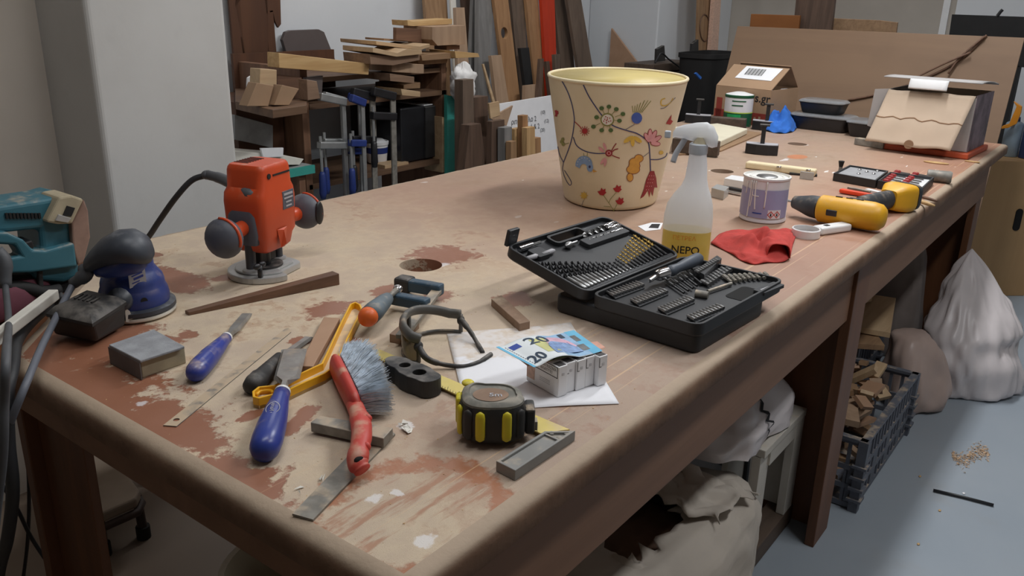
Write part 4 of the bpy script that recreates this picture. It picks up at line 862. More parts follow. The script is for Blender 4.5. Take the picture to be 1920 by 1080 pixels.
# ================================================================ oval painted bin
BC = V(1.972, 1.148, T+.0008); vd = V(BC.x, BC.y, 0).normalized(); sdx = V(vd.y, -vd.x, 0); KB = 1.3; RB0, RB1, HB = .126, .1815, .323
R = thing('waste_bin', 'cream oval waste bin painted with flowers and a bird', 'bin', BC)
t = NT('bin_cream'); nz = t.noise(7, 5); M['bin_cream'] = t.fin(t.mix(t.ramp(nz, .35, .65), S(228, 211, 176), S(233, 217, 184)), .42)
mat('bin_inside', S(204, 184, 116), .5, 0, .05, 6); mat('bin_rim', S(236, 220, 182), .4, 0, .04)
def bp(a, z, dr=0): r = RB0+(RB1-RB0)*z/HB+dr; return BC+sdx*(r*math.cos(a))+vd*(r*KB*math.sin(a))+UP*z
NA = 96; rg = lambda z, dr=0: [bp(2*math.pi*i/NA, z, dr) for i in range(NA)]
MB().loft([rg(.001, -.006), rg(.003, -.001), rg(.01), rg(HB*.25), rg(HB*.5), rg(HB*.75), rg(HB-.002)], cap=False).build('outer_wall', 'bin_cream', R, smooth=True)
MB().loft([rg(HB-.002, -.005), rg(HB*.5, -.005), rg(.012, -.006), rg(.008, -.03), rg(.008, -.12)], cap=True).build('lining', 'bin_inside', R, smooth=True, fix=False)
ro = [bp(2*math.pi*i/NA, HB-.001, -.002) for i in range(NA+1)]; MB().tube(ro, .0045, 8, cap=False).build('rolled_rim', 'bin_rim', R, smooth=True)
def BR(x, y, dr=.0006):        # pixel -> bin surface (front side)
    v = ray(x, y); o_ = CAM-BC; lo_, hi_ = 1.2, 2.6; best = None
    def g(s_):
        q_ = o_+v*s_; z_ = q_.z; r_ = RB0+(RB1-RB0)*z_/HB+dr; a_, b_ = q_.dot(sdx), q_.dot(vd); return math.hypot(a_, b_/KB)-r_
    L0 = math.hypot(BC.x, BC.y)-KB*RB1*1.15; s0 = L0; prev = g(s0); s_ = s0
    while s_ < L0+.6:
        s_ += .004; cur = g(s_)
        if prev > 0 >= cur:
            a_, b_ = s_-.004, s_
            for _ in range(18):
                m_ = (a_+b_)/2
                if g(m_) > 0: a_ = m_
                else: b_ = m_
            return CAM+v*b_
        prev = cur
    return None
Zb = lambda x, y: (1000+x/3.375, 100+y/3.375)
for nm, c_ in (('p_navy', (62, 66, 110)), ('p_red', (176, 40, 44)), ('p_darkred', (150, 34, 42)), ('p_pink', (224, 160, 160)), ('p_green', (86, 112, 62)), ('p_olive', (140, 140, 70)), ('p_blue', (70, 100, 176)), ('p_lblue', (138, 168, 206)), ('p_orange', (222, 164, 72)), ('p_brown', (150, 84, 56)), ('p_yellow', (222, 184, 78)), ('p_white', (238, 232, 218)), ('p_grey', (140, 132, 132))): mat(nm, S(*c_), .5, 0, .08, 60)
def stroke(pts, w, m_, name='painted_stem', parent=None, k=6):
    q2 = catmull([V(*p_, 0) for p_ in pts], k) if len(pts) > 2 else [V(*pts[0], 0).lerp(V(*pts[1], 0), i/4) for i in range(5)]
    vs = []
    for i, p_ in enumerate(q2):
        d = q2[min(i+1, len(q2)-1)]-q2[max(0, i-1)]; n_ = V(-d.y, d.x, 0).normalized()*w/2
        a_, b_ = BR(*Zb(p_.x+n_.x, p_.y+n_.y)), BR(*Zb(p_.x-n_.x, p_.y-n_.y))
        if a_ is None or b_ is None: continue
        vs += [a_, b_]
    if len(vs) < 4: return
    return MB().add(vs, [(2*i, 2*i+1, 2*i+3, 2*i+2) for i in range(len(vs)//2-1)]).build(name, m_, R, fix=False)
def blobf(pts, m_, name='painted_petal', dr=.0011):   # filled outline in zoom pixels, star-shaped about its centroid
    cx, cy = sum(p_[0] for p_ in pts)/len(pts), sum(p_[1] for p_ in pts)/len(pts); n_ = len(pts); rings = []
    for k in (1, .66, .33): rings.append([BR(*Zb(cx+(x-cx)*k, cy+(y-cy)*k), dr) for x, y in pts])
    c_ = BR(*Zb(cx, cy), dr)
    if c_ is None or any(q_ is None for r_ in rings for q_ in r_): return
    vs = [q_ for r_ in rings for q_ in r_]+[c_]; fs = [(k*n_+i, k*n_+(i+1) % n_, (k+1)*n_+(i+1) % n_, (k+1)*n_+i) for k in range(2) for i in range(n_)]+[(2*n_+i, 2*n_+(i+1) % n_, 3*n_) for i in range(n_)]
    return MB().add(vs, fs).build(name, m_, R, fix=False)
def disc(x, y, rx, ry, m_, name='painted_petal', dr=.0011, rot=0, n_=16):
    return blobf([(x+rx*math.cos(u)*math.cos(rot)-ry*math.sin(u)*math.sin(rot), y+rx*math.cos(u)*math.sin(rot)+ry*math.sin(u)*math.cos(rot)) for u in [2*math.pi*i/n_ for i in range(n_)]], m_, name, dr)
stroke([(178, 170), (215, 240), (240, 310), (255, 380), (258, 440), (245, 530), (225, 600), (190, 690)], 6, 'p_navy'); stroke([(252, 530), (275, 585), (330, 620), (400, 634), (460, 632)], 6, 'p_navy')
stroke([(316, 200), (350, 270), (395, 340), (440, 400), (500, 455), (580, 485), (650, 505), (700, 535), (730, 570), (738, 650), (742, 745)], 7, 'p_navy')
stroke([(190, 690), (185, 740), (205, 800), (230, 835), (240, 815), (215, 770), (195, 740)], 4, 'p_navy'); stroke([(152, 580), (165, 640), (190, 690)], 5, 'p_navy')
stroke([(742, 672), (790, 672), (835, 655), (848, 630)], 6, 'p_navy'); stroke([(580, 485), (640, 450)], 5, 'p_grey'); stroke([(690, 660), (735, 625)], 4, 'p_grey'); stroke([(260, 432), (285, 455), (305, 475)], 5, 'p_red')
disc(468, 420, 44, 42, 'p_olive', 'painted_flower'); disc(468, 420, 36, 34, 'p_white', 'painted_flower', .0015)
for i in range(10): disc(468+20*math.cos(i*2.4)*(i/10)**.5*1.3, 420+20*math.sin(i*2.4)*(i/10)**.5*1.3, 4, 4, 'p_red', 'painted_dot', .0019, 0, 8)
for x, y in ((478, 338), (525, 354), (567, 384), (545, 427), (490, 487), (432, 487), (380, 464), (400, 405), (432, 348)): stroke([(468+(x-468)*.5, 420+(y-420)*.5), (x, y)], 3, 'p_olive'); disc(x, y, 15, 13, 'p_green')
disc(655, 410, 34, 36, 'p_blue', 'painted_flower')
for i, (x, y) in enumerate([(622, 305), (645, 300), (665, 297), (685, 295), (705, 297), (726, 298), (745, 300)]): stroke([(632+i*9, 375), ((632+i*9)*.6+x*.4, 345), (x, y)], 4, 'p_olive')
for a_, l_ in ((-2.05, 62), (-1.55, 78), (-1.1, 78), (-.55, 74), (.1, 58)):
    cx, cy = 738+math.cos(a_)*l_*.62, 560+math.sin(a_)*l_*.62+8; disc(cx, cy, l_*.55, 16, 'p_darkred', 'painted_petal', .0010, a_); disc(cx, cy, l_*.50, 12, 'p_pink', 'painted_petal', .0014, a_)
for cx, cy, r1, r2, a_ in ((600, 545, 34, 13, -.6), (628, 555, 34, 13, 1.5), (660, 545, 32, 13, .6)): disc(cx, cy, r1, r2, 'p_yellow', 'painted_petal', .0011, a_)
disc(325, 492, 17, 17, 'p_red', 'painted_flower')
for i in range(12): u = i*math.pi/6; stroke([(325+14*math.cos(u), 492+14*math.sin(u)), (325+32*math.cos(u), 492+32*math.sin(u))], 4, 'p_red')
disc(478, 632, 23, 22, 'p_darkred', 'painted_flower'); disc(478, 632, 14, 13, 'p_pink', 'painted_flower', .0015); disc(478, 632, 8, 8, 'p_red', 'painted_flower', .0019)
for pts in ([(495, 618), (510, 590), (525, 570)], [(498, 625), (515, 610), (537, 604)], [(498, 645), (520, 655), (547, 664)]): stroke(pts, 6, 'p_darkred')
for cx, cy, a_ in ((430, 610, -2.4), (452, 590, -1.9), (440, 682, 2.2), (455, 690, 1.8)): disc(cx, cy, 25, 9, 'p_pink', 'painted_petal', .0010, a_)
arc = [(320+54*math.cos(u), 705+56*math.sin(u)) for u in [math.pi*.95+i*math.pi*1.05/12 for i in range(13)]]; arc2 = [(318+24*math.cos(u), 728+28*math.sin(u)) for u in [math.pi*2.0-i*math.pi/12 for i in range(13)]]
vs = [BR(*Zb(*q_), .0011) for pr in zip(arc, arc2[::-1]) for q_ in pr]; MB().add(vs, [(2*i, 2*i+1, 2*i+3, 2*i+2) for i in range(12)]).build('painted_bird', 'p_lblue', R, fix=False)
disc(358, 722, 20, 28, 'p_lblue', 'painted_bird'); disc(356, 718, 7, 9, 'p_navy', 'painted_eye', .0016); blobf([(375, 735), (405, 748), (378, 753)], 'p_orange', 'painted_beak')
for i in range(7): u = math.pi*1.0+i*.42; disc(320+42*math.cos(u), 705+44*math.sin(u), 3, 3, 'p_white', 'painted_dot', .0016, 0, 6)
for pts in ([(318, 652), (318, 630)], [(340, 652), (342, 628)]): stroke(pts, 3, 'p_olive')
for cx, cy, rx, ry in ((668, 665, 26, 22), (640, 690, 32, 26), (632, 735, 40, 26), (640, 712, 34, 24), (612, 785, 18, 24)): disc(cx, cy, rx+4, ry+4, 'p_brown', 'painted_leaf', .0009); disc(cx, cy, rx, ry, 'p_orange', 'painted_leaf', .0013)
stroke([(690, 655), (650, 700), (615, 800)], 3, 'p_brown')
blobf([(740, 745), (765, 745), (778, 790), (785, 850), (768, 840), (755, 905), (745, 865), (735, 912), (725, 868), (700, 905), (677, 920), (700, 860), (715, 800)], 'p_darkred', 'painted_flower')
for i in range(14): disc(735+(i % 3)*14-(i//3)*5, 775+(i//3)*22, 3, 3, 'p_pink', 'painted_dot', .0016, 0, 6)
for (x, y, s_) in ((435, 878, 1), (533, 858, 1), (548, 936, 1)): blobf([(x-30, y-4), (x-12, y-8), (x-4, y-28), (x+6, y-14), (x+22, y-22), (x+20, y-2), (x+28, y+2), (x+8, y+22), (x-14, y+18)], 'p_red', 'painted_flower')
for pts in ([(445, 900), (480, 950), (515, 1005)], [(525, 880), (490, 920), (478, 945)], [(530, 955), (515, 985), (505, 995)], [(445, 968), (490, 972)]): stroke(pts, 3, 'p_olive')
blobf([(320+(28 if i % 2 == 0 else 15)*math.cos(math.pi*i/8), 900+(28 if i % 2 == 0 else 15)*math.sin(math.pi*i/8)) for i in range(16)], 'p_yellow', 'painted_flower'); stroke([(318, 930), (308, 955), (300, 985)], 3, 'p_grey')
blobf([(840, 445), (858, 415), (876, 388), (872, 420), (884, 430), (868, 452)], 'p_red', 'painted_heart'); stroke([(835, 285), (812, 295), (810, 325), (840, 330), (870, 310), (885, 285)], 7, 'p_yellow'); stroke([(805, 350), (830, 345), (850, 330), (900, 280)], 5, 'p_grey')
blobf([(480, 245), (520, 238), (545, 262), (600, 250), (640, 255), (640, 275), (570, 290), (530, 318), (500, 300)], 'p_white', 'filler_patch', .0007); disc(810, 628, 14, 12, 'p_yellow')
for pts in ([(140, 360), (146, 380), (142, 400)], [(150, 365), (152, 385)]): stroke(pts, 14, 'p_red', 'painted_flower')
for x, y in ((185, 545), (188, 575), (178, 560)): disc(x, y, 10, 12, 'p_olive')
stroke([(195, 575), (225, 568)], 4, 'p_olive')
# ================================================================ middle and far bench
VR = V(_r.x, _r.y, 0).normalized()       # image right, level
def towards(c): d = V(-c.x, -c.y, 0); return d.normalized()
# ---- spray bottle
c0 = V(1.555, .719, T); fw = towards(c0); rt = V(-fw.y, fw.x, 0); rt = rt if rt.dot(VR) > 0 else -rt
R = thing('spray_bottle', 'translucent white spray bottle half full of yellow liquid', 'spray bottle', c0)
def milky(name, c, clear, trans=.45):
    t = NT(name); d = t.b; t.fin(c, .35); tr = t.n('ShaderNodeBsdfTranslucent'); tr.inputs[0].default_value = c; tp_ = t.n('ShaderNodeBsdfTransparent'); m1 = t.n('ShaderNodeMixShader'); m2 = t.n('ShaderNodeMixShader')
    m1.inputs[0].default_value = trans; t.t.links.new(d.outputs[0], m1.inputs[1]); t.t.links.new(tr.outputs[0], m1.inputs[2]); m2.inputs[0].default_value = clear; t.t.links.new(m1.outputs[0], m2.inputs[1]); t.t.links.new(tp_.outputs[0], m2.inputs[2]); t.t.links.new(m2.outputs[0], t.o.inputs[0]); M[name] = t.m
milky('milky_plastic', S(244, 246, 249), .20); milky('head_plastic', S(236, 239, 243), .2); milky('yellow_liquid', S(238, 216, 72), .05)
mat('sprayer_grey', S(206, 208, 214), .35, 0, .03); mat('sprayer_neck', S(200, 206, 214), .4); mat('orange_ink', S(220, 140, 60), .6); mat('cream_core', S(226, 216, 186), .5)
mxb = Matrix((rt, -fw, UP)).transposed().to_4x4(); mxb.translation = c0
def oval(z, a, b, ox=0, n=36): return [mxb @ V(ox+a*math.copysign(abs(math.cos(u))**.8, math.cos(u)), b*math.copysign(abs(math.sin(u))**.8, math.sin(u)), z) for u in [2*math.pi*i/n for i in range(n)]]
prof = [(.001, .046, .030, 0), (.005, .0495, .034, 0), (.05, .050, .035, 0), (.10, .0490, .035, 0), (.125, .0455, .034, .001), (.145, .037, .030, .004), (.162, .027, .024, .007), (.178, .022, .0205, .008), (.205, .0195, .0185, .008), (.232, .0165, .0165, .007)]
MB().loft([oval(*p_) for p_ in [(.074, .0496, .035, 0)]+prof[3:]], cap=False).build('bottle_body', 'milky_plastic', R, smooth=True)
milky('wet_plastic', S(236, 232, 214), .72); MB().loft([oval(*p_) for p_ in prof[:3]+[(.074, .0496, .035, 0)]], cap=False).build('bottle_foot', 'wet_plastic', R, smooth=True)
MB().loft([oval(z, a-.0015, b-.0015, ox) for z, a, b, ox in [(.003, .046, .030, 0), (.007, .0495, .034, 0), (.05, .050, .035, 0), (.073, .0496, .035, 0)]]).build('liquid', 'yellow_liquid', R, smooth='auto')
MB().lathe([(.018, .228), (.0185, .230), (.0185, .247), (.016, .249)], 28, mxb @ Matrix.Translation((.007, 0, 0))).build('neck_collar', 'sprayer_neck', R, smooth='auto')
hd = [(-.052, .263, .006, .005), (-.046, .268, .010, .008), (-.03, .270, .014, .011), (-.008, .270, .019, .014), (.012, .268, .023, .015), (.026, .262, .021, .014), (.036, .254, .010, .009)]
MB().loft([[mxb @ V(x_+.007, w_*math.sin(u), z_+h_*math.cos(u)) for u in [2*math.pi*i/20 for i in range(20)]] for x_, z_, h_, w_ in hd]).build('sprayer_head', 'head_plastic', R, smooth=True)
MB().lathe([(.0145, .248), (.0145, .262)], 20, mxb @ Matrix.Translation((.010, 0, 0))).build('sprayer_core', 'cream_core', R, smooth='auto')
MB().box((-.055, 0, .263), (.012, .011, .014), mxb).build('nozzle', 'sprayer_neck', R, bevel=.002)
MB().tube([mxb @ V(-.018, 0, .262), mxb @ V(-.026, 0, .245), mxb @ V(-.036, 0, .225), mxb @ V(-.040, 0, .208)], .0045, 10, 4, flat=1.3).build('trigger', 'sprayer_neck', R, smooth=True)
def bs(x, z, d=.0012): s_ = max(-.98, min(.98, x/.0495)); return mxb @ V(x, -(.035*(1-abs(s_)**2.5)**.4+d), z)
textmesh('NEPO', .022, lambda x, y: bs(x+.000, .037+y), 'lettering', 'black_ink', R, bold=.012); textmesh('ΠΕΤΡΕΛ', .012, lambda x, y: bs(x-.004, .062+y), 'lettering', 'orange_ink', R)
# ---- lacquer tin with drips
c0 = V(2.028, .738, T); fw = towards(c0); rt = V(-fw.y, fw.x, 0); rt = rt if rt.dot(VR) > 0 else -rt; RT, HT = .0565, .111
R = thing('paint_tin', 'white and lavender paint tin with white drips down its side', 'tin', c0); mxc = Matrix((rt, -fw, UP)).transposed().to_4x4(); mxc.translation = c0
mat('tin_white', S(220, 218, 222), .4, 0, .05, 14); mat('tin_label', S(156, 156, 192), .45, 0, .06, 10); mat('lid_paint', S(228, 226, 220), .5, 0, .08, 20); mat('ghs_red', S(190, 70, 60), .5)
MB().lathe([(RT-.002, .001), (RT, .003), (RT, .008), (RT-.001, .010), (RT-.001, HT-.006), (RT+.001, HT-.004), (RT+.001, HT-.0005)], 48, mxc, cap=False).build('tin_body', 'tin_white', R, smooth='auto')
MB().lathe([(RT+.001, HT), (RT-.003, HT+.001), (RT-.005, HT-.004), (RT-.014, HT-.004), (RT-.015, HT-.001), (RT-.018, HT-.001), (RT-.02, HT-.003), (0, HT-.003)], 48, mxc, cap=False).build('lid', 'lid_paint', R, smooth='auto')
MB().lathe([(.026, HT-.0025), (.024, HT-.001), (0, HT-.001)], 30, mxc).build('lid_centre', 'steel', R, smooth='auto')
def cs(a, z, d=.0006): return mxc @ V((RT+d)*math.sin(a), -(RT+d)*math.cos(a), z)
MB().grid(lambda u, v: cs(-1.5+2.75*u, .014+v*.070, .0004), 40, 4).build('label', 'tin_label', R, smooth=True)
MB().grid(lambda u, v: cs(.2+.6*u, .014+v*.022, .0007), 12, 2).build('hazard_panel', 'tin_white', R, smooth=True)
for a_ in (.34, .62):
    MB().add([cs(a_, .015, .001), cs(a_+.16, .0245, .001), cs(a_, .034, .001), cs(a_-.16, .0245, .001), cs(a_, .018, .001), cs(a_+.11, .0245, .001), cs(a_, .031, .001), cs(a_-.11, .0245, .001)], [(0, 1, 5, 4), (1, 2, 6, 5), (2, 3, 7, 6), (3, 0, 4, 7)]).build('hazard_diamond', 'ghs_red', R, fix=False)
    MB().add([cs(a_-.035, .0205, .001), cs(a_+.035, .0205, .001), cs(a_+.03, .0255, .001), cs(a_, .0295, .001), cs(a_-.03, .0255, .001)], [(0, 1, 2, 3, 4)]).build('flame_symbol', 'black_ink', R, fix=False)
MB().grid(lambda u, v: cs(-.45+.4*u, .0245+v*.003, .001), 8, 1).build('small_print', 'note_flag', R, fix=False)
def drip(pts, w): q2 = catmull([V(a_, z_, 0) for a_, z_ in pts], 5); MB().tube([cs(p_.x, p_.y, .0006) for p_ in q2], w, 6).build('paint_drip', 'lid_paint', R, smooth=True)
for pts, w in (([(-.62, .105), (-.64, .07), (-.68, .03), (-.7, .012)], .0016), ([(-.42, .105), (-.42, .08), (-.38, .045), (-.36, .035)], .0016), ([(-.55, .07), (-.45, .068), (-.25, .068)], .0011), ([(.05, .105), (.04, .07), (.03, .04)], .0016), ([(-.85, .10), (-.9, .07)], .0014), ([(-.52, .105), (-.56, .06), (-.6, .04)], .0012), ([(.0, .083), (.03, .078)], .0012)): drip(pts, w)
# ---- red cloth, blue cloth
def cloth(name, label, cat, poly, cpx, H, m_, seed, folds=3, h0=.002, na=.8):
    c_ = P(*cpx); n_ = 72; rings = 26; vs = []; out_ = [P(*q) for q in poly]; oc = catmull([*out_, out_[0]], max(2, 1+n_//len(poly)))[:-1]; n_ = len(oc)
    for k in range(rings+1):
        f_ = k/rings
        for i in range(n_):
            q_ = c_.lerp(oc[i], f_); a_ = 2*math.pi*i/n_
            nz = na*(mnoise.noise(V(q_.x*22+seed, q_.y*22, 1.3))+.45*(.4-2*abs(mnoise.noise(V(q_.x*34, q_.y*34+seed, 4))))); fo = math.sin(a_*folds+f_*4+seed)*.5
            z_ = h0+H*(1-f_**2.2)*(.55+.55*nz+.25*fo)*(.35+.65*min(1, f_*3+.3))
            if f_ > .9: z_ = h0+H*.10*(1+math.sin(a_*9+seed))*(1.02-f_)*8
            vs.append((q_.x, q_.y, T+max(h0, z_)))
    fs = [(k*n_+i, k*n_+(i+1) % n_, (k+1)*n_+(i+1) % n_, (k+1)*n_+i) for k in range(rings) for i in range(n_)]
    return tag(MB().add(vs, fs).build(name, m_, smooth=True, solid=.0015), label, cat)
mat('red_cloth', S(186, 66, 60), .95, 0, .12, 40, bump=.3); mat('blue_cloth', S(48, 108, 196), .95, 0, .12, 20, bump=.3)
cloth('red_cloth', 'crumpled red cleaning cloth in front of the paint tin', 'cloth', [(1332, 458), (1352, 440), (1395, 436), (1450, 432), (1490, 436), (1486, 462), (1476, 490), (1440, 494), (1412, 497), (1390, 490), (1368, 476)], (1425, 466), .046, 'red_cloth', 2, 3, na=.6)
f0, f1 = P(1459, 487), P(1436, 450); fa = (f1-f0).normalized(); fs_ = V(-fa.y, fa.x, 0)
MB().grid(lambda u, v: f0.lerp(f1, v)+fs_*(.024*(1-.35*v)*math.cos(math.pi*u)*(1+.15*math.sin(v*6)))+UP*(.003+.034*(1-.3*v)*math.sin(math.pi*u)**.8+.003*math.sin(u*9+v*5)), 20, 14).build('fold', 'red_cloth', bpy.data.objects['red_cloth'], smooth=True, solid=.0015)
cloth('blue_cloth', 'crumpled blue cloth beside the black food containers', 'cloth', [(1444, 236), (1456, 229), (1478, 225), (1506, 229), (1501, 239), (1476, 242)], (1476, 234), .125, 'blue_cloth', 5, 3, na=.45)
# ---- magnifier
mc = P(1510, 443); R = thing('magnifier', 'white hand magnifier with round lens beside the red cloth', 'magnifier', mc)
milky('lens_glass', S(236, 238, 240), .62)
MB().lathe([(.029, .002), (.032, .001), (.0325, .018), (.031, .0195), (.029, .0195), (.0285, .010), (.029, .002)], 40, Matrix.Translation(mc), cap=False).build('lens_ring', 'white_plastic', R, smooth='auto')
MB().lathe([(.0286, .008), (.015, .0105), (0, .0115)], 32, Matrix.Translation(mc)).build('lens', 'lens_glass', R, smooth=True)
a, b = P(1532, 432, .010), P(1588, 424, .010); MB().box((0, 0, 0), ((b-a).length, .032, .018), frame((a+b)/2, b-a)).build('handle', 'white_plastic', R, bevel=.005, seg=3)
MB().box((-.020, 0, .0095), (.013, .011, .002), frame((a+b)/2, b-a)).build('switch', 'black_plastic', R, bevel=.001)
# ---- cordless drill
p0, p1, p2 = P(1487, 378, .036), P(1536, 390, .036), P(1652, 408, .038); R = thing('cordless_drill', 'yellow and black cordless drill lying on its side', 'drill', V(p1.x, p1.y, T))
mat('drill_yellow', S(226, 168, 32), .45, 0, .08, 14, dust=.12); mat('drill_black', S(56, 58, 62), .55, 0, .12, 14, dust=.15)
ax = (p2-p1).normalized()
MB().along(p0, p1+ax*.004, [(0, .008), (.06, .016), (.3, .020), (.62, .0265), (.7, .0275), (.95, .028), (1, .027)], 24).build('chuck', 'drill_black', R, smooth='auto')
MB().cyl(p0-ax*.018, p0+ax*.01, .003, 8).build('bit', 'bit_steel', R)
MB().along(p1, p2+ax*.012, [(0, .029), (.03, .0335), (.5, .0345), (.8, .0345), (.92, .031), (.98, .022), (1, .008)], 28).build('motor_housing', 'drill_yellow', R, smooth='auto')
sdv = V(ax.y, -ax.x, 0); sdv = sdv if sdv.dot(towards(p1)) > 0 else -sdv
q_ = p1.lerp(p2, .28)+sdv*.033; MB().box((0, 0, 0), (.026, .006, .015), frame(q_, ax)).build('speed_switch', 'black_plastic', R, bevel=.002)
for k in range(3): MB().box((0, 0, 0), (.016, .004, .003), frame(p1.lerp(p2, .3+k*.17)+UP*.0345, ax)).build('vent', 'black_plastic', R)
MB().box((0, 0, 0), (.03, .014, .002), frame(p1.lerp(p2, .55)+UP*.034-sdv*.008, ax)).build('rating_label', 'drill_black', R)
h0, h1 = P(1612, 388, .034), P(1682, 370, .036)
MB().tube([h0, h0.lerp(h1, .35), h0.lerp(h1, .75), h1], [.022, .021, .020, .023], 16, 4, flat=1.25).build('grip', 'drill_black', R, smooth=True)
ha = (h1-h0).normalized(); mxh = frame(h1, ha)
MB().loft([[mxh @ V(x_, y_, z_) for y_, z_ in rrect(w_, d_, .4, 20)] for x_, w_, d_ in [(-.045, .045, .05), (-.02, .07, .066), (.0, .088, .072), (.02, .09, .072), (.03, .084, .068)]]).build('battery_foot', 'drill_yellow', R, smooth='auto')
MB().loft([[mxh @ V(x_, y_, z_) for y_, z_ in rrect(w_, d_, .4, 20)] for x_, w_, d_ in [(.030, .088, .070), (.045, .086, .069), (.056, .078, .062)]]).build('battery_pack', 'drill_black', R, smooth='auto')
# ---- cutter, pencil, brush handles
mat('cutter_orange', S(226, 70, 30), .4); 
R = thing('cutter_knife', 'orange snap-off cutter knife behind the yellow drill', 'knife', P(1610, 362))
bar(P(1575, 357, .008), P(1650, 370, .008), .018, .012, 'body', 'cutter_orange', .004); bar(P(1590, 352, .013), P(1632, 360, .013), .010, .006, 'slider_rail', 'dull_steel', .001); bar(P(1625, 356, .009), P(1650, 362, .009), .016, .008, 'blade_sleeve', 'white_plastic', .001)
for (a, b, w, lab) in (((1690, 366), (1752, 386), .0062, 'tan brush handle poking out behind the drill battery'), ((1700, 361), (1757, 377), .005, 'thin dark wooden stick behind the drill battery')):
    tag(MB().along(P(*a, .008), P(*b, .008), [(0, w*.6), (.3, w), (.8, w*.9), (1, w*.5)], 12).build('round_stick', 'pine' if w > .006 else 'walnut', smooth=True), lab, 'stick')
# ---- router bit box: two hinged shells
R = thing('router_bit_box', 'open black box with grey foam lid and red router bits', 'box', P(1650, 350)); mat('foam_lid', S(150, 150, 152), .8, 0, .1, 30); mat('bit_red', S(150, 36, 36), .4, 0, .1, 30)
def shell(px, h, nm, fl):
    pts = [P(x, y, h) for x, y in px]; c2 = [(p_.x, p_.y) for p_ in pts]; ar = sum(c2[i][0]*c2[(i+1) % 4][1]-c2[(i+1) % 4][0]*c2[i][1] for i in range(4)); c2 = c2 if ar > 0 else c2[::-1]; i2 = inset(c2, .005)
    return MB().loft([[(*q_, T+z) for q_ in c] for c, z in ((c2, .001), (c2, h), (i2, h), (i2, fl))]).build(nm, 'case_black', R, bevel=.001), i2
o, i2 = shell([(1563, 324), (1593, 309), (1666, 320), (1643, 338)], .025, 'lid_shell', .012); MB().prism(inset(i2, .001), T+.0122, T+.020).build('foam_pad', 'foam_lid', o)
for k, (x, y) in enumerate([(1612, 318), (1625, 322), (1638, 326), (1645, 321), (1610, 326)]): MB().ell(P(x, y, .021), (.008, .006, .004), n=10, m=6).build('bright_spot', 'chrome', o, smooth=True)
o, i2 = shell([(1646, 338), (1668, 322), (1752, 332), (1731, 352)], .025, 'tray_shell', .010); MB().prism(inset(i2, .001), T+.0102, T+.016).build('bit_block', 'white_plastic', o)
for r2 in range(2):
    for k in range(6):
        a = P(1668+r2*34+k*4.2, 341+r2*4-k*3.4, .018); b = a+(P(1680, 325, .018)-P(1665, 337, .018)).normalized()*0; d_ = V(.2, .98, 0).normalized()
        t_ = thing('router_bit', 'red router bit with steel shank, ' + ORD[k] + ' in the ' + ('left' if r2 == 0 else 'right') + ' row of the small box', 'router bit', a, 0, 'router bits ' + ('left' if r2 == 0 else 'right') + ' row')
        MB().along(a, a-d_*.028, [(0, .0035), (1, .0035)], 8).build('shank', 'chrome', t_, smooth='auto'); MB().along(a, a+d_*.020, [(0, .004), (.2, .0075), (.8, .0075), (1, .004)], 8).build('cutter', 'bit_red', t_, smooth='auto')
a, b = P(1738, 328, .019), P(1785, 333, .019); tag(MB().along(a, b, [(0, .016), (.03, .018), (.5, .018), (.9, .019), (1, .016)], 20).build('metal_tube', 'dull_steel', smooth='auto'), 'dull grey metal tube beside the router bit box', 'tube')
R = thing('brush_tip', 'small dark bristle brush standing behind the router bit box', 'brush', P(1574, 320)); MB().cyl(P(1575, 322), P(1575, 322)+UP*.016, .006, 8).build('ferrule', 'dull_steel', R); MB().along(P(1575, 322)+UP*.016, P(1575, 322)+UP*.035, [(0, .006), (1, .010)], 8).build('bristles', 'black_matte', R)
# ---- hinge bar with clips
R = thing('hinge_bar', 'cream plastic rail with chrome clips behind the paint tin', 'rail', P(1470, 318))
bar(P(1400, 308, .012), P(1530, 324, .012), .034, .022, 'rail', 'bin_rim', .005)
bar(P(1480, 324, .004), P(1532, 328, .004), .03, .006, 'base_strip', 'black_plastic', .001)
for x, y in ((1459, 313), (1514, 319)): MB().tube([P(x-2, y, .004), P(x-1, y, .026), P(x+4, y, .026), P(x+5, y, .004)], .003, 8).build('clip', 'chrome', R, smooth=True)
bar(P(1500, 328, .012), P(1526, 331, .012), .004, .024, 'bracket', 'cast_alu', .001)
# ---- small boxes and pieces left of the tin
tag(flat([(1358, 334), (1372, 328), (1402, 332), (1394, 340)], 0, .022, 'small_box', 'white_plastic', None, .001), 'small white box half hidden behind the paint tin', 'box')
tag(flat([(1334, 352), (1344, 345), (1367, 350), (1358, 358)], 0, .026, 'metal_block', 'cast_alu', None, .001), 'small grey metal block between spray bottle and paint tin', 'block')
for k, (a, b) in enumerate((((1362, 352), (1392, 358)), ((1360, 358), (1390, 364)))): tag(MB().cyl(P(*a, .006), P(*b, .006), .0055, 12).build('metal_rod', 'chrome' if k else 'black_plastic', smooth='auto'), ('shiny' if k else 'black') + ' rod poking out beside the grey metal block', 'rod')
flat_card = flat([(1196, 424), (1222, 417), (1243, 418), (1238, 430), (1210, 433)], .0003, .001, 'sticker', 'paper', None, 0); tag(flat_card, 'torn printed sticker lying behind the drill case', 'sticker')
MB().prism([(p_.x, p_.y) for p_ in ppoly([(1216, 427), (1222, 420), (1238, 420), (1234, 428)], .0012)], T+.001, T+.0014).build('print', 'black_ink', flat_card)
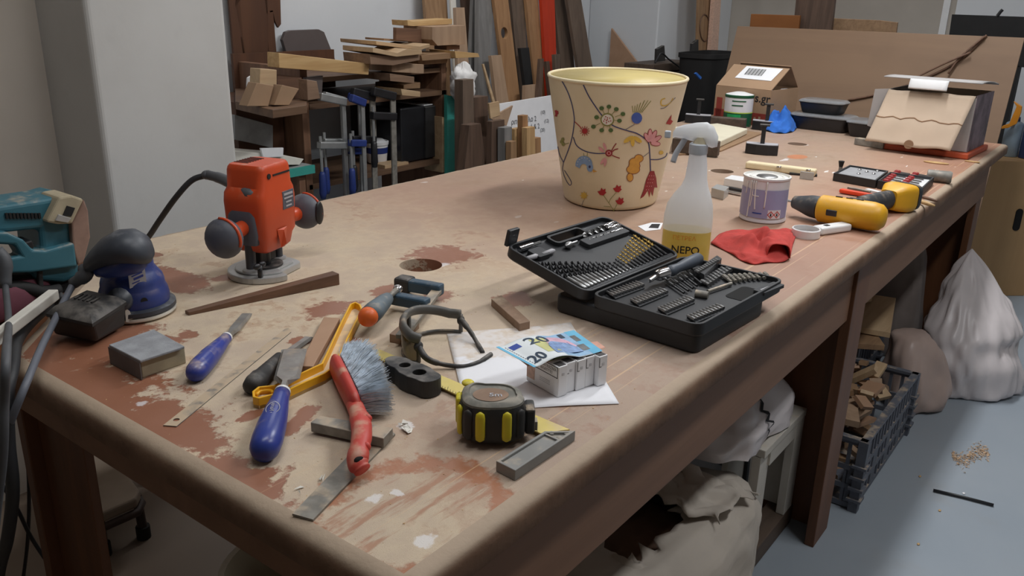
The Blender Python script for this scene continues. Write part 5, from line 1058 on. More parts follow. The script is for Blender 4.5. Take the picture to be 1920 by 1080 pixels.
# ---- black blocks with capped posts
def postblock(px, label, s=1, curved=True):
    c_ = P(*px); R_ = thing('post_block', label, 'jig', c_, 0, 'black post blocks'); fw_ = towards(c_); rt_ = V(-fw_.y, fw_.x, 0); mx_ = Matrix((rt_, -fw_, UP)).transposed().to_4x4(); mx_.translation = c_
    if rt_.dot(VR) < 0: mx_ = Matrix((-rt_, -fw_, UP)).transposed().to_4x4(); mx_.translation = c_
    pl_ = [(-.056, -.008), (-.02, -.022), (.02, -.026), (.056, -.018), (.056, .03), (-.056, .034)]
    MB().prism([(x*s, y*s) for x, y in pl_], .001, .036*s, mx_).build('block', 'black_plastic', R_, bevel=.002)
    MB().prism([(x*s*.97, y*s*.97) for x, y in pl_], .0362*s, .0372*s, mx_).build('dusty_top', 'label_grey', R_)
    MB().box((0, .005, .068*s), (.015*s, .013*s, .062*s), mx_).build('post', 'black_plastic', R_, bevel=.001); MB().box((.002, .005, .102*s), (.034*s, .022*s, .006*s), mx_).build('cap', 'dusty_black', R_, bevel=.001)
postblock((1427, 289), 'black block with an upright capped post, nearest of three'); postblock((1436, 244), 'black block with an upright capped post, middle of three', 1.05); postblock((1308, 231), 'black block with an upright capped post, behind the bin')
# ---- slabs and blocks beyond the bottle
wood('dark_block', S(92, 76, 64), S(70, 58, 50)); mat('cream_slab', S(218, 210, 186), .6, 0, .05, 8)
tag(flat([(1258, 238), (1345, 231), (1402, 241), (1352, 264), (1262, 270)], .006, .03, 'cream_board', 'cream_slab', None, .004), 'thick cream coloured board lying behind the spray bottle head', 'board')
tag(flat([(1262, 256), (1366, 240), (1430, 249), (1352, 282), (1262, 290)], 0, .0055, 'thin_board', 'oak', None, .0005), 'thin reddish board under the cream slab', 'board')
a, b = P(1262, 271, .03), P(1348, 279, .03); tag(MB().box((0, 0, 0), ((b-a).length, .034, .05), frame((a+b)/2, b-a)).build('dark_timber', 'dark_block', bevel=.002), 'dark square wooden beam behind the spray bottle neck', 'beam')
a, b = P(1334, 229, .025), P(1398, 234, .025); tag(MB().box((0, 0, 0), ((b-a).length, .05, .048), frame((a+b)/2, b-a)).build('brown_block', 'dark_block', bevel=.002), 'brown wooden block in front of the green tin', 'wood block')
# ---- green tin
c0 = P(1381, 236); fw = towards(c0); rt = V(-fw.y, fw.x, 0); rt = rt if rt.dot(VR) > 0 else -rt; RT, HT = .0595, .135; R = thing('green_tin', 'round tin with white and green label in front of the carton', 'tin', c0)
mxc = Matrix((rt, -fw, UP)).transposed().to_4x4(); mxc.translation = c0; mat('tin_green', S(24, 84, 54), .4, 0, .05); mat('tin_green2', S(40, 160, 92), .4); mat('lime', S(190, 210, 80), .4)
MB().lathe([(RT-.002, .001), (RT, .003), (RT, HT-.012)], 40, mxc).build('tin_body', 'tin_white', R, smooth='auto'); MB().lathe([(RT+.001, HT-.012), (RT+.002, HT-.010), (RT+.002, HT-.002), (RT-.001, HT)], 40, mxc).build('tin_rim', 'tin_green', R, smooth='auto'); MB().lathe([(RT-.001, HT), (RT-.008, HT+.002), (.02, HT+.010), (0, HT+.010)], 32, mxc).build('lid', 'white_plastic', R, smooth='auto')
cs2 = lambda a, z, d=.0008: mxc @ V((RT+d)*math.sin(a), -(RT+d)*math.cos(a), z)
MB().grid(lambda u, v: cs2(6.28*u, .004+.056*v), 48, 2).build('green_band', 'tin_green', R, smooth=True); MB().grid(lambda u, v: cs2(-.8+1.0*u, .02+.035*v, .0016), 12, 2).build('green_panel', 'tin_green2', R, smooth=True); MB().grid(lambda u, v: cs2(6.28*u, .060+.004*v, .0012), 48, 1).build('lime_line', 'lime', R, smooth=True)
for z_, w_ in ((.108, 1.0), (.09, .8)): MB().grid(lambda u, v: cs2(-.5+w_*u, z_+.005*v, .0012), 10, 1).build('label_text', 'tin_green', R, fix=False)
# ---- carton with lettering
A0, A1 = V(3.625, 1.60, T), V(3.59, 1.335, T); ux = (A1-A0).normalized(); uy = V(ux.y, -ux.x, 0); uy = uy if uy.x > 0 else -uy
R = thing('carton', 'open brown cardboard carton with a white barcode label', 'carton', A0); mxk = Matrix((ux, uy, UP)).transposed().to_4x4(); mxk.translation = A0; CW, CD, CH = (A1-A0).length, .24, .155
th = .004; mat('carton_red', S(140, 52, 40), .8, 0, .1, 30)
for nm, c_, d_ in (('front_panel', (CW/2, 0, CH/2), (CW, th, CH)), ('back_panel', (CW/2, CD, CH/2), (CW, th, CH)), ('side_panel', (0, CD/2, CH/2), (th, CD, CH)), ('side_panel', (CW, CD/2, CH/2), (th, CD, CH)), ('bottom_panel', (CW/2, CD/2, th/2+.001), (CW, CD, th))): MB().box(c_, d_, mxk).build(nm, 'card', R)
MB().add([mxk @ V(*q_) for q_ in ((0, 0, CH), (CW, 0, CH), (CW+.005, .13, CH+.085), (.0, .13, CH+.085))], [(0, 1, 2, 3)]).build('front_flap', 'card', R, solid=.004)
MB().add([mxk @ V(*q_) for q_ in ((0, CD, CH), (CW, CD, CH), (CW, .15, CH+.095), (0.02, .15, CH+.095))], [(0, 1, 2, 3)]).build('back_flap', 'card_inside', R, solid=.004)
fl = lambda u, v, d=.004: mxk @ (V(CW*u, .13*v, CH+.085*v)+V(0, -.085, .13).normalized()*d)
o = MB().add([fl(.22, .38), fl(.88, .38), fl(.92, .95), fl(.26, .95)], [(0, 1, 2, 3)]).build('address_label', 'paper', R)
m = MB()
for i in range(16): u_ = .34+i*.02; m.add([fl(u_, .55, .005), fl(u_+(.008 if i % 3 else .014), .55, .005), fl(u_+(.008 if i % 3 else .014), .85, .005), fl(u_, .85, .005)], [(0, 1, 2, 3)])
m.build('barcode', 'black_ink', o)
textmesh('os.gr', .052, lambda x, y: mxk @ V(.218+x, -.003, .118+y), 'lettering', 'black_ink', R, bold=.01)
MB().box((CW*.5, -.0028, .03), (CW*.98, .001, .05), mxk).build('red_band', 'carton_red', R); MB().box((CW*.09, -.0028, .06), (.028, .001, .09), mxk).build('red_corner', 'carton_red', R)
for k in range(5): MB().box((.14+k*.022, -.0036, .032), (.010, .0006, .010 if k % 2 else .02), mxk).build('band_print', 'card', R)
MB().grid(lambda u, v: mxk @ V(.02+(CW-.04)*u, .03+(CD-.05)*v, CH-.02+.03*mnoise.noise(V(u*5, v*5, 2))), 14, 12).build('packing_paper', 'paper', R, smooth=True)
# ---- takeaway containers
t = NT('clear_lid'); t.b.inputs['Transmission Weight'].default_value = .8; t.b.inputs['IOR'].default_value = 1.1; M['clear_lid'] = t.fin(S(210, 214, 218), .2)
def tub(c_, w, d, h, ang, label):
    R_ = thing('food_container', label, 'container', c_, 0, 'takeaway containers'); mx_ = Matrix.Translation(c_) @ Matrix.Rotation(ang, 4, 'Z')
    rr = [[mx_ @ V(x, y, z) for x, y in rrect(w*k, d*k, .35, 28)] for z, k in ((.001, .84), (.004, .87), (h, 1), (h+.002, 1.04), (h+.004, 1.04))]
    MB().loft(rr).build('tub', 'black_plastic', R_, smooth='auto')
    MB().loft([[mx_ @ V(x, y, z) for x, y in rrect(w*k, d*k, .35, 28)] for z, k in ((h+.0042, 1.05), (h+.008, 1.05), (h+.014, .96), (h+.015, .9))]).build('lid', 'clear_lid', R_, smooth='auto'); return R_
aa = math.atan2(-.22, -.01)
q_ = P(1556, 238); q_ = V(q_.x, q_.y, T); cA = V(3.72, 1.14, T); tub(cA, .255, .15, .052, aa, 'long black food container with clear lid, under another one'); tub(cA+V(.01, .01, .0675), .185, .12, .042, aa, 'small black food container stacked on a longer one'); tub(V(3.66, .91, T), .20, .14, .052, aa, 'black food container half hidden behind the white-lined box')
# ---- opened appliance box on an orange tray
B0 = V(3.40, .815, T+.022); B1 = V(3.385, .522, T+.022); ux = (B1-B0).normalized(); uy = V(-ux.y, ux.x, 0); uy = uy if uy.x > 0 else -uy; mxk = Matrix((ux, uy, UP)).transposed().to_4x4(); mxk.translation = B0; BW, BD, BH = .295, .25, .198
R = thing('appliance_box', 'opened cardboard box with white tongue and hanging torn front flap', 'box', B0); mat('box_print', S(120, 104, 112), .6, 0, .4, 18); mat('box_brown', S(198, 177, 155), .85, 0, .05, 8); mat('box_grey', S(172, 168, 166), .8, 0, .04)
for nm, c_, d_, m_ in (('back_panel', (BW/2, BD, BH/2), (BW, .004, BH), 'box_brown'), ('side_panel', (0, BD/2, BH/2), (.004, BD, BH), 'box_grey'), ('side_panel', (BW, BD/2, BH/2), (.004, BD, BH), 'box_print'), ('bottom_panel', (BW/2, BD/2, .003), (BW, BD, .004), 'box_brown'), ('front_panel', (BW/2, 0, BH*.48), (BW, .004, BH*.95), 'box_grey')): MB().box(c_, d_, mxk).build(nm, m_, R)
def fl2(u, v): return mxk @ V(BW*(u*1.0-.01)+(-.03*v), -.005-.085*v, BH-.002-.185*v+.006*mnoise.noise(V(u*4, v*4, 7)))
o = MB().grid(lambda u, v: fl2(u, v), 20, 16).build('front_flap', 'box_brown', R, smooth=True, solid=.004)
m = MB(); m.tube([fl2(u_/20, .52+.02*math.sin(u_*1.3)+.03*mnoise.noise(V(u_*.6, 1, 1)))+V(-.002, 0, .001) for u_ in range(21)], .0022, 6); m.build('tear_line', 'card_inside', o)
q_ = fl2(.52, .965); MB().cyl(q_+V(-.004, 0, 0), q_+V(.003, 0, 0), .016, 20).build('thumb_notch', 'card_inside', o)
def fl3(u, v): return mxk @ V(BW*(u*1.12-.08), BD-.27*v, BH+.055-.012*v-.03*(1-v)**2)
o = MB().grid(fl3, 8, 8).build('lid_panel', 'box_grey', R, smooth=True, solid=.004)
def tong(u, v): return mxk @ V(BW*(.24+.44*u), BD-.27-.012*math.sin(v*1.5), BH+.043-.034*v)
MB().grid(tong, 8, 6).build('tongue', 'white_plastic', o, smooth=True, solid=.003)
MB().add([mxk @ V(*q_) for q_ in ((0, 0, BH*.2), (0, 0, BH), (-.045, -.03, BH*.98), (-.05, -.035, BH*.3))], [(0, 1, 2, 3)]).build('side_flap', 'box_grey', R, solid=.003)
mxt = mxk.copy(); R = thing('orange_tray', 'flat orange tray under the opened cardboard box', 'tray', V(B0.x, B0.y, T)); mat('tray_orange', S(190, 84, 50), .5, 0, .06)
MB().prism([(-.01, -.03), (BW+.015, -.03), (BW+.015, BD+.02), (-.01, BD+.02)], -.0212, -.0008, mxk).build('tray_body', 'tray_orange', R, bevel=.004)
a, b = P(1606, 264, .014), P(1660, 273, .014); tag(MB().box((0, 0, 0), ((b-a).length, .03, .026), frame((a+b)/2, b-a)).build('grey_bar', 'dull_steel', bevel=.002), 'grey square bar sticking out left of the opened box', 'bar')
for k, (x, y) in enumerate(((1755, 306), (1823, 304))): c_ = P(x, y); tag(MB().lathe([(.0, .0005), (.03-k*.012, .0005), (.032-k*.012, .003), (.028-k*.012, .0028), (0, .0015)], 24, Matrix.Translation(c_) @ Matrix.Diagonal((.6, 1.3, 1, 1))).build('wood_shaving', 'pine', smooth='auto'), 'pale thin disc lying in front of the opened box' if k == 0 else 'pale wood chip right of the opened box', 'chip')
# ---- plaster crumbs and shavings scattered on the near end
rnd = random.Random(11); m = MB()
def crumb(q_, s_):
    pts = [Vector(q_)+V(rnd.uniform(-s_, s_), rnd.uniform(-s_, s_), rnd.uniform(0, s_*.6)) for _ in range(4)]; m.add(pts, [(0, 1, 2), (0, 2, 3), (0, 3, 1), (1, 3, 2)])
for _ in range(2600):
    x = rnd.uniform(.48, 1.5); y = rnd.uniform(.48, 1.62)
    if rnd.random() < math.exp(-((x-.75)/.42)**2) and y < 1.25+(x-.47)*1.05: crumb((x, y, T), rnd.choice((.0006, .0008, .001, .0016)))
stuff(m.build('sawdust_crumbs', 'pine')); bpy.data.objects['sawdust_crumbs']['label'] = 'fine sawdust crumbs scattered over the near end of the bench'; bpy.data.objects['sawdust_crumbs']['category'] = 'sawdust'
for k, (x, y) in enumerate(((756, 800), (765, 806), (600, 893), (566, 922))):
    m = MB(); rnd = random.Random(k)
    for _ in range(5 if k < 2 else 2): crumb(P(x+rnd.uniform(-4, 4), y+rnd.uniform(-4, 4)), .008)
    tag(m.build('plaster_flake', 'white_paint'), 'white plaster flake ' + ['right of the old square, the bigger one', 'right of the old square, the smaller one', 'left of the square blade tip, upper', 'left of the square blade tip, lower'][k], 'flake')
# ================================================================ background: timber shelf, leaning planks, far corner
wood('shelf_wood', S(118, 90, 68), S(98, 73, 55), 'x', .5); wood('shelf_post', S(140, 104, 80), S(112, 80, 60), 'z', .5); wood('dark_panel', S(92, 58, 36), S(78, 48, 30), 'z', .4); wood('grey_plank', S(132, 130, 128), S(112, 110, 108), 'z', .6)
wood('brown_plank', S(114, 96, 82), S(90, 75, 64), 'z', .6); wood('tan_plank', S(170, 130, 92), S(146, 108, 74), 'z', .6); wood('pale_wood', S(200, 172, 136), S(180, 150, 116), 'x', .6); wood('pink_wood', S(174, 146, 120), S(156, 128, 104), 'z', .6); wood('orange_plank', S(196, 56, 22), S(180, 48, 18), 'z', .4)
mat('teal_board', S(62, 156, 144), .5, 0, .05); mat('teal_edge', S(130, 196, 190), .5); mat('navy', S(38, 56, 120), .5); mat('laminate', S(92, 82, 80), .6, 0, .04); mat('silver', S(170, 172, 172), .4, .6, .1, 20); mat('crumple_white', S(222, 220, 218), .85, 0, .03); mat('shelf_grey', S(150, 150, 150), .8)
SY = 2.72
def yq(px, y0, dep): return yslab(px, y0, y0+dep)
# ---- shelf unit
R = thing('timber_shelf', 'rough wooden shelf unit holding offcuts behind the bench', 'shelf', V(2.75, 2.95, 0))
def upright(xa, ya, w, y0, d, m_='shelf_post', ztop=None):
    p_ = PY(xa, ya, y0); z1 = p_.z if ztop is None else ztop; MB().box((p_.x+w/2, y0+d/2, z1/2), (w, d, z1)).build('upright', m_, R, bevel=.002); return p_.x
xl = upright(562, 128, .035, SY, .42); xr = upright(828, 118, .032, SY, .42)
def board(xa, ya, xb, y0, d, th, m_='shelf_wood', nm='shelf_board'):
    a = PY(xa, ya, y0); b = PY(xb, ya-(xb-xa)*.11, y0); MB().box(((a.x+b.x)/2, y0+d/2, a.z-th/2), (b.x-a.x, d, th)).build(nm, m_, R, bevel=.001); return a
SH1 = board(580, 196, 838, SY, .42, .022); SHT = board(572, 147, 838, SY+.01, .41, .02)
SH2 = board(580, 347, 838, SY, .42, .022)
MB().box((xl+.25, SY+.40, SH1.z+.09), (.55, .015, .17)).build('back_board', 'dark_panel', R)
# small side unit left of the first upright
HS = .115
zL = P(511, 207, HS).z; SA = [P(441, 190, HS), P(511, 206, HS), P(575, 197, HS), P(575, 165, HS), P(441, 165, HS)]
MB().prism([(p_.x, p_.y) for p_ in SA], zL-.03, zL).build('side_shelf', 'shelf_wood', R, bevel=.002)
zl2 = PY(545, 315, 2.6).z
xlo_, xhi_ = PY(430, 320, 2.6).x, PY(590, 320, 2.6).x
MB().box(((xlo_+xhi_)/2, 2.86, zl2-.02), (xhi_-xlo_, .5, .03)).build('low_shelf', 'shelf_grey', R); MB().box(((xlo_+xhi_)/2, 2.603, zl2-.02), (xhi_-xlo_, .012, .032)).build('low_shelf_edge', 'teal_board', R)
MB().box((xl-.12, 2.98, (zl2+zL)/2), (.22, .30, zL-zl2-.03)).build('dark_cupboard_side', 'dark_panel', R)
MB().box((xl-.1, 2.80, (zl2-.04)/2), (.03, .36, zl2-.04)).build('low_upright', 'shelf_post', R)
# things on the side unit
def bx(name, label, cat, px, y0, dep, m_, group=None, bev=.002): return tag(yq(px, y0, dep).build(name, m_, bevel=bev), label, cat, group)
t_ = bx('cardboard_box', 'small brown cardboard box leaning on the left shelf, front one', 'box', [(463, 201), (481, 157), (513, 162), (503, 201)], P(485, 201, HS+.0005).y, .05, 'card', 'small cardboard boxes'); bx('cardboard_box', 'small brown cardboard box leaning on the left shelf, second one', 'box', [(506, 199), (521, 161), (553, 168), (534, 199)], P(520, 199, HS+.0005).y, .05, 'card', 'small cardboard boxes')
bx('wood_block', 'upright pine block on the left shelf end', 'wood block', [(487, 158), (488, 129), (519, 131), (519, 163)], 2.62, .06, 'pale_wood')
bx('pine_timber', 'thick pale pine beam lying along the shelf top', 'beam', [(520, 110), (690, 129), (688, 150), (521, 138)], 2.66, .07, 'pine')
bx('drawer_box', 'dark brown drawer box standing under the pine beam', 'drawer', [(520, 139), (566, 145), (563, 200), (520, 190)], 2.685, .03, 'walnut'); bx('plywood_offcut', 'grey-brown laminate offcut standing behind the clamps', 'board', [(574, 146), (606, 142), (604, 178), (576, 186)], 2.69, .02, 'laminate')
bx('wood_block', 'brown block with pale edge beside the silver clamps', 'wood block', [(571, 165), (590, 168), (596, 200), (573, 204)], 2.60, .05, 'raw_block')
bx('laminate_board', 'dark brown board with rounded corners leaning on the wall', 'board', [(530, 75), (536, 60), (545, 57), (598, 55), (608, 60), (640, 140), (550, 140)], 3.15, .02, 'laminate')
R2 = thing('slotted_panel', 'tall dark brown slotted panel leaning beside the white pillar', 'panel', PY(475, 190, 2.75))
for px in ([(424, -60), (444, -60), (468, 192), (447, 195)], [(444, -60), (500, -60), (504, 140), (494, 150), (474, 158), (463, 140), (441, 12)], [(500, 20), (512, 20), (520, 118), (505, 120)], [(488, -60), (524, -60), (527, 45), (522, 52), (516, 40), (512, 22), (500, 25)]):
    yq(px, 3.16, .012).build('panel_strip', 'dark_panel', R2)
bx('white_offcut', 'white triangular offcut in front of the slotted panel', 'offcut', [(463, 168), (464, 146), (470, 142), (476, 160), (469, 176)], 2.93, .008, 'white_plastic')
bx('grey_sheet', 'pale grey sheet standing inside the low left shelf', 'sheet', [(440, 215), (512, 235), (512, 278), (470, 268), (440, 262)], 2.80, .02, 'shelf_grey'); bx('plaster_offcut', 'pale plaster slab lying on the low left shelf', 'slab', [(440, 285), (528, 292), (570, 300), (562, 311), (440, 312)], 2.63, .14, 'white_paint')
bx('white_card', 'small white card standing on the plaster slab', 'card', [(482, 280), (525, 279), (524, 296), (487, 298)], 2.64, .01, 'paper')
# ---- bar clamps hanging from the shelf
def hclamp(label, xh, yh, xe, ylow, col, Yp, w, drop=.55, barw=.012):
    hd0 = PY(xh, yh, Yp); hd1 = PY(xe, yh+10, Yp); R3 = thing('bar_clamp', label, 'clamp', V(hd1.x, Yp, hd1.z-.6), 0, 'clamps hanging from the shelf')
    mx_ = frame((hd0+hd1)/2, hd1-hd0); L_ = (hd1-hd0).length; MB().box((0, 0, 0), (L_, .025, w), mx_).build('fixed_jaw', col, R3, bevel=.004)
    MB().box((hd1.x-.012, Yp, hd1.z-drop/2), (barw*1.6, .008, drop)).build('rail', 'silver' if col != 'black_plastic' else 'dull_steel', R3, bevel=.001)
    lw = PY(xe, ylow, Yp); MB().box((0, 0, 0), (L_*1.05, .028, w*.9), frame(V(lw.x-L_*.5, Yp, lw.z+.008), V(1, 0, -.12))).build('sliding_jaw', col, R3, bevel=.004)
    MB().cyl(V(lw.x-L_*.95, Yp, lw.z-.10), V(lw.x-L_*.95, Yp, lw.z+.05), .006, 10).build('screw', 'silver', R3, smooth='auto'); MB().along(V(lw.x-L_*.95, Yp, lw.z-.20), V(lw.x-L_*.95, Yp, lw.z-.09), [(0, .01), (.2, .015), (.9, .013), (1, .008)], 12).build('handle', 'navy' if col != 'black_plastic' else 'black_plastic', R3, smooth=True)
hclamp('silver bar clamp hanging leftmost from the shelf', 599, 181, 648, 272, 'silver', 2.60, .03); hclamp('silver bar clamp just behind the leftmost one', 607, 178, 645, 266, 'silver', 2.64, .026)
hclamp('blue bar clamp hanging beside the silver ones', 648, 182, 674, 268, 'navy', 2.60, .03, .6); hclamp('blue bar clamp with lower slider next to the black clamps', 655, 180, 678, 285, 'navy', 2.64, .028, .6)
hclamp('black bar clamp hanging between blue clamps and bucket', 660, 172, 702, 262, 'black_plastic', 2.60, .034, .6, .018); hclamp('black bar clamp hanging rightmost with long dark rail', 676, 168, 718, 215, 'black_plastic', 2.64, .034, .62, .018)
# ---- bucket, paper pile, black case, teal board on the lower shelf
z2 = SH2.z
bc = PY(722, 305, 2.86); bz = PY(722, 305, 2.86).z; R3 = thing('white_bucket', 'small white plastic bucket with lid and label on the low shelf', 'bucket', V(bc.x, 2.86, bz)); mxu = Matrix.Translation(V(bc.x, 2.86, bz))
MB().lathe([(.042, 0), (.045, .004), (.052, .085)], 32, mxu).build('bucket_body', 'white_plastic', R3, smooth='auto'); MB().lathe([(.055, .084), (.056, .098), (.050, .101), (.047, .094), (.03, .108), (0, .110)], 32, mxu, cap=False).build('lid', 'white_plastic', R3, smooth='auto')
MB().lathe([(.0495, .045), (.0505, .060), (.0515, .072)], 32, mxu, cap=False).build('label_band', 'navy', R3, smooth=True)
hz_ = bz-z2
for k in range(5):
    h_ = hz_*.2
    tag(MB().box((bc.x+.03+.01*math.sin(k*3), 2.87, z2+h_*(k+.5)), (.28+.03*math.sin(k*2), .2, h_*.92)).build('paper_pad', 'crumple_white', bevel=.001), 'white pad of paper in the pile under the bucket, ' + ['lowest', 'second from below', 'middle', 'second from top', 'topmost'][k], 'paper pad', 'paper pads')
bx('white_board', 'cream wooden offcut lying in front of the paper pile', 'offcut', [(722, 310), (766, 303), (768, 318), (735, 326), (722, 318)], 2.74, .08, 'pale_wood')
R3 = thing('black_case', 'black equipment case standing on the low shelf', 'case', V(PY(785, 300, 2.74).x, 2.8, z2))
a = PY(739, 190, 2.80); b = PY(806, 200, 2.74); c_ = PY(821, 208, 2.74)
x0_, x1_ = a.x, b.x; MB().box(((x0_+c_.x)/2, 2.93, (z2+b.z)/2+.0), (c_.x-x0_, .34, b.z-z2)).build('case_body', 'black_plastic', R3, bevel=.006); MB().box((c_.x-.04, 2.756, (z2+b.z)/2), (.07, .012, b.z-z2-.01)).build('front_strip', 'dusty_black', R3, bevel=.002); MB().box((c_.x-.045, 2.85, b.z+.002), (.06, .18, .004)).build('top_label', 'white_plastic', R3)
bx('pale_board', 'narrow pale board standing right of the black case', 'board', [(829, 219), (841, 222), (841, 322), (830, 324)], 2.70, .12, 'pale_wood')
R3 = thing('teal_board', 'teal green board standing at the end of the shelf', 'board', PY(850, 300, 2.66)); yq([(838, 178), (862, 184), (863, 400), (839, 400)], 2.68, .018).build('face', 'teal_board', R3); yq([(862, 184), (867, 185), (868, 400), (863, 400)], 2.67, .02).build('edge', 'teal_edge', R3)
bx('black_bottle', 'black bottle standing inside the shelf opening', 'bottle', [(770, 166), (771, 150), (777, 140), (797, 139), (805, 148), (806, 164)], 2.90, .08, 'black_plastic', None, .012)
# ---- stacked offcuts on the shelf
def off(px, y0, dep, m_, lab): bx('wood_offcut', lab, 'offcut', px, y0, dep, m_, 'offcuts stacked on the shelf', .001)
off([(752, 168), (788, 173), (788, 183), (754, 180)], 2.60, .16, 'pale_wood', 'pale flat offcut lying lowest, at the shelf front'); off([(757, 162), (788, 157), (788, 168), (757, 170)], 2.70, .18, 'oak', 'brown offcut just above the lowest pale one')
off([(716, 143), (762, 149), (762, 161), (717, 157)], 2.68, .16, 'raw_block', 'brown offcut with pale end, second in the pile'); off([(720, 124), (780, 126), (780, 143), (720, 140)], 2.70, .14, 'pink_wood', 'pinkish-brown offcut block in the middle of the pile')
off([(678, 107), (730, 112), (772, 106), (772, 118), (722, 128), (680, 126)], 2.66, .16, 'raw_block', 'thick brown offcut sticking out left below the pale boards'); off([(684, 95), (730, 105), (748, 97), (776, 100), (776, 107), (728, 112), (684, 104)], 2.64, .18, 'pale_wood', 'pale flat board second from top of the left pile')
off([(705, 81), (788, 91), (806, 86), (806, 92), (788, 98), (706, 88)], 2.66, .22, 'pale_wood', 'pale flat board topmost of the left pile'); off([(720, 76), (790, 81), (790, 84), (720, 80)], 2.80, .12, 'oak', 'thin brown board behind the topmost pale board')
off([(743, 53), (792, 56), (792, 82), (743, 76)], 2.76, .02, 'walnut', 'dark brown end board of the drawer-like block'); off([(796, 56), (858, 53), (858, 88), (806, 91), (796, 80)], 2.74, .18, 'pink_wood', 'pinkish wooden box with groove on the pile')
off([(764, 42), (775, 44), (848, 39), (848, 49), (775, 53), (765, 52)], 2.78, .10, 'pine', 'yellow pine batten on top of the whole pile'); off([(790, 104), (840, 99), (858, 102), (858, 109), (792, 114)], 2.66, .16, 'oak', 'brown plank under the pinkish box'); off([(838, 101), (882, 105), (885, 112), (840, 114)], 2.68, .16, 'pine', 'pale pine batten sticking out right of the pile'); off([(783, 113), (840, 110), (838, 118), (785, 122)], 2.70, .14, 'tan_plank', 'tan batten lowest on the right of the pile'); off([(838, 92), (862, 91), (862, 99), (838, 100)], 2.72, .08, 'walnut', 'small dark block under the pinkish box')
# crumpled white cloth on the shelf end
c_ = PY(856, 158, 2.66); m = MB(); n_ = 36; vs = []
for k in range(25):
    th_ = math.pi*k/24
    for i in range(n_):
        u = 2*math.pi*i/n_; d_ = V(math.sin(th_)*math.cos(u), math.sin(th_)*math.sin(u), math.cos(th_)); s_ = .075*(1+.3*mnoise.noise(d_*2.3+V(5, 0, 0))+.16*(.3-abs(mnoise.noise(d_*5)))*2)
        vs.append(c_+V(d_.x*s_*.85, d_.y*s_*.7, d_.z*s_*1.15))
m.add(vs, [(k*n_+i, k*n_+(i+1) % n_, (k+1)*n_+(i+1) % n_, (k+1)*n_+i) for k in range(24) for i in range(n_)]); tag(m.build('white_rag', 'crumple_white', smooth=True), 'crumpled white rag hanging at the right end of the shelf', 'rag')
# ---- planks leaning in the corner
def PLN(x, y, o=0, k=.12):     # pixel -> leaning plane  Y = 2.78+o + k*z
    v = ray(x, y); s_ = (2.78+o+k*CAM.z)/(v.y-k*v.z); return CAM+v*s_
LAID = []
def plank(lab, x0a, x1a, ya, x0b, x1b, yb, m_, o=0, th=.022, ztop=None, name='plank', k=.12, hole=None):
    nb = V(0, 1, -k).normalized()*th; ext = lambda up, lo, z: lo.lerp(up, (z-lo.z)/(up.z-lo.z))
    for _ in range(90):
        a, b, c, d = PLN(x0a, ya, o, k), PLN(x1a, ya, o, k), PLN(x1b, yb, o, k), PLN(x0b, yb, o, k)
        zt_ = ztop if ztop is not None else a.z; A, B, Cc, D = ext(a, d, zt_), ext(b, c, zt_), ext(b, c, .005), ext(a, d, .005)
        x0_, x1_ = min(p_.x for p_ in (A, B, Cc, D)), max(p_.x for p_ in (A, B, Cc, D)); bad = False
        for (u0, u1, o2, t2, k2, z2_) in LAID:
            if u1 < x0_-.002 or u0 > x1_+.002: continue
            zz_ = min(zt_, z2_); f_ = [(2.78+o+k*z, 2.78+o2+k2*z) for z in (0, zz_)]
            if not (all(p_+th*1.08 < q_ for p_, q_ in f_) or all(q_+t2*1.08 < p_ for p_, q_ in f_)): bad = True; break
        if not bad: break
        o -= .006
    LAID.append((x0_, x1_, o, th, k, zt_))
    o_ = MB().hexa([D, Cc, Cc+nb, D+nb], [A, B, B+nb, A+nb]).build(name, m_, bevel=.001)
    if hole: h_ = PLN(*hole, o, k); cut(o_, MB().cyl(h_-V(0, .2, 0), h_+V(0, .2, 0), .03, 24))
    o_['lean'] = o; return tag(o_, lab, 'plank', 'planks leaning in the corner')
plank('wide light brown plank leaning leftmost, behind the pile', 797, 838, 0, 806, 845, 120, 'oak_v', .16, ztop=1.9); plank('short pale plank with rounded top right of the pile', 855, 871, 14, 858, 878, 105, 'pink_wood', -.02); plank('thin white strip left of the short pale plank', 845, 855, 0, 850, 860, 100, 'white_paint', .12, .01, 1.9)
plank('dark brown plank behind the short pale one', 868, 890, 0, 876, 896, 110, 'walnut_v', .16, ztop=1.95); plank('grey weathered plank leaning left of the wide grey one', 887, 905, 0, 880, 900, 160, 'grey_plank', .08, ztop=2.0); plank('wide grey weathered plank with light edge', 898, 925, 0, 897, 916, 185, 'grey_plank', .02, .03, 2.0)
plank('tan plank with a round hole through it', 927, 953, 0, 951, 976, 190, 'tan_plank', 0, .022, 2.0, hole=(946, 62)); plank('dark brown plank right of the one with a hole', 958, 984, 0, 975, 990, 180, 'brown_plank', .06, ztop=2.0); plank('light tan plank in the middle of the leaning row', 987, 1009, 0, 1000, 1020, 130, 'tan_plank', .04, ztop=2.0)
plank('bright orange-red painted plank', 1016, 1040, 0, 1024, 1044, 130, 'orange_plank', .03, ztop=2.0); plank('dark brown plank right of the orange one', 1040, 1064, 0, 1052, 1078, 130, 'brown_plank', .05, ztop=2.0); plank('wide brown plank leaning rightmost', 1064, 1090, 0, 1085, 1112, 130, 'brown_plank', .0, ztop=2.0)
plank('short pinkish plank standing between grey and holed planks', 921, 940, 104, 932, 955, 195, 'pink_wood', -.05); plank('thin pale stick crossing in front of the grey planks', 905, 908, 120, 925, 930, 195, 'pale_wood', -.04, .01); plank('black narrow board among the brown planks', 976, 992, 90, 985, 1000, 160, 'black_matte', .02)
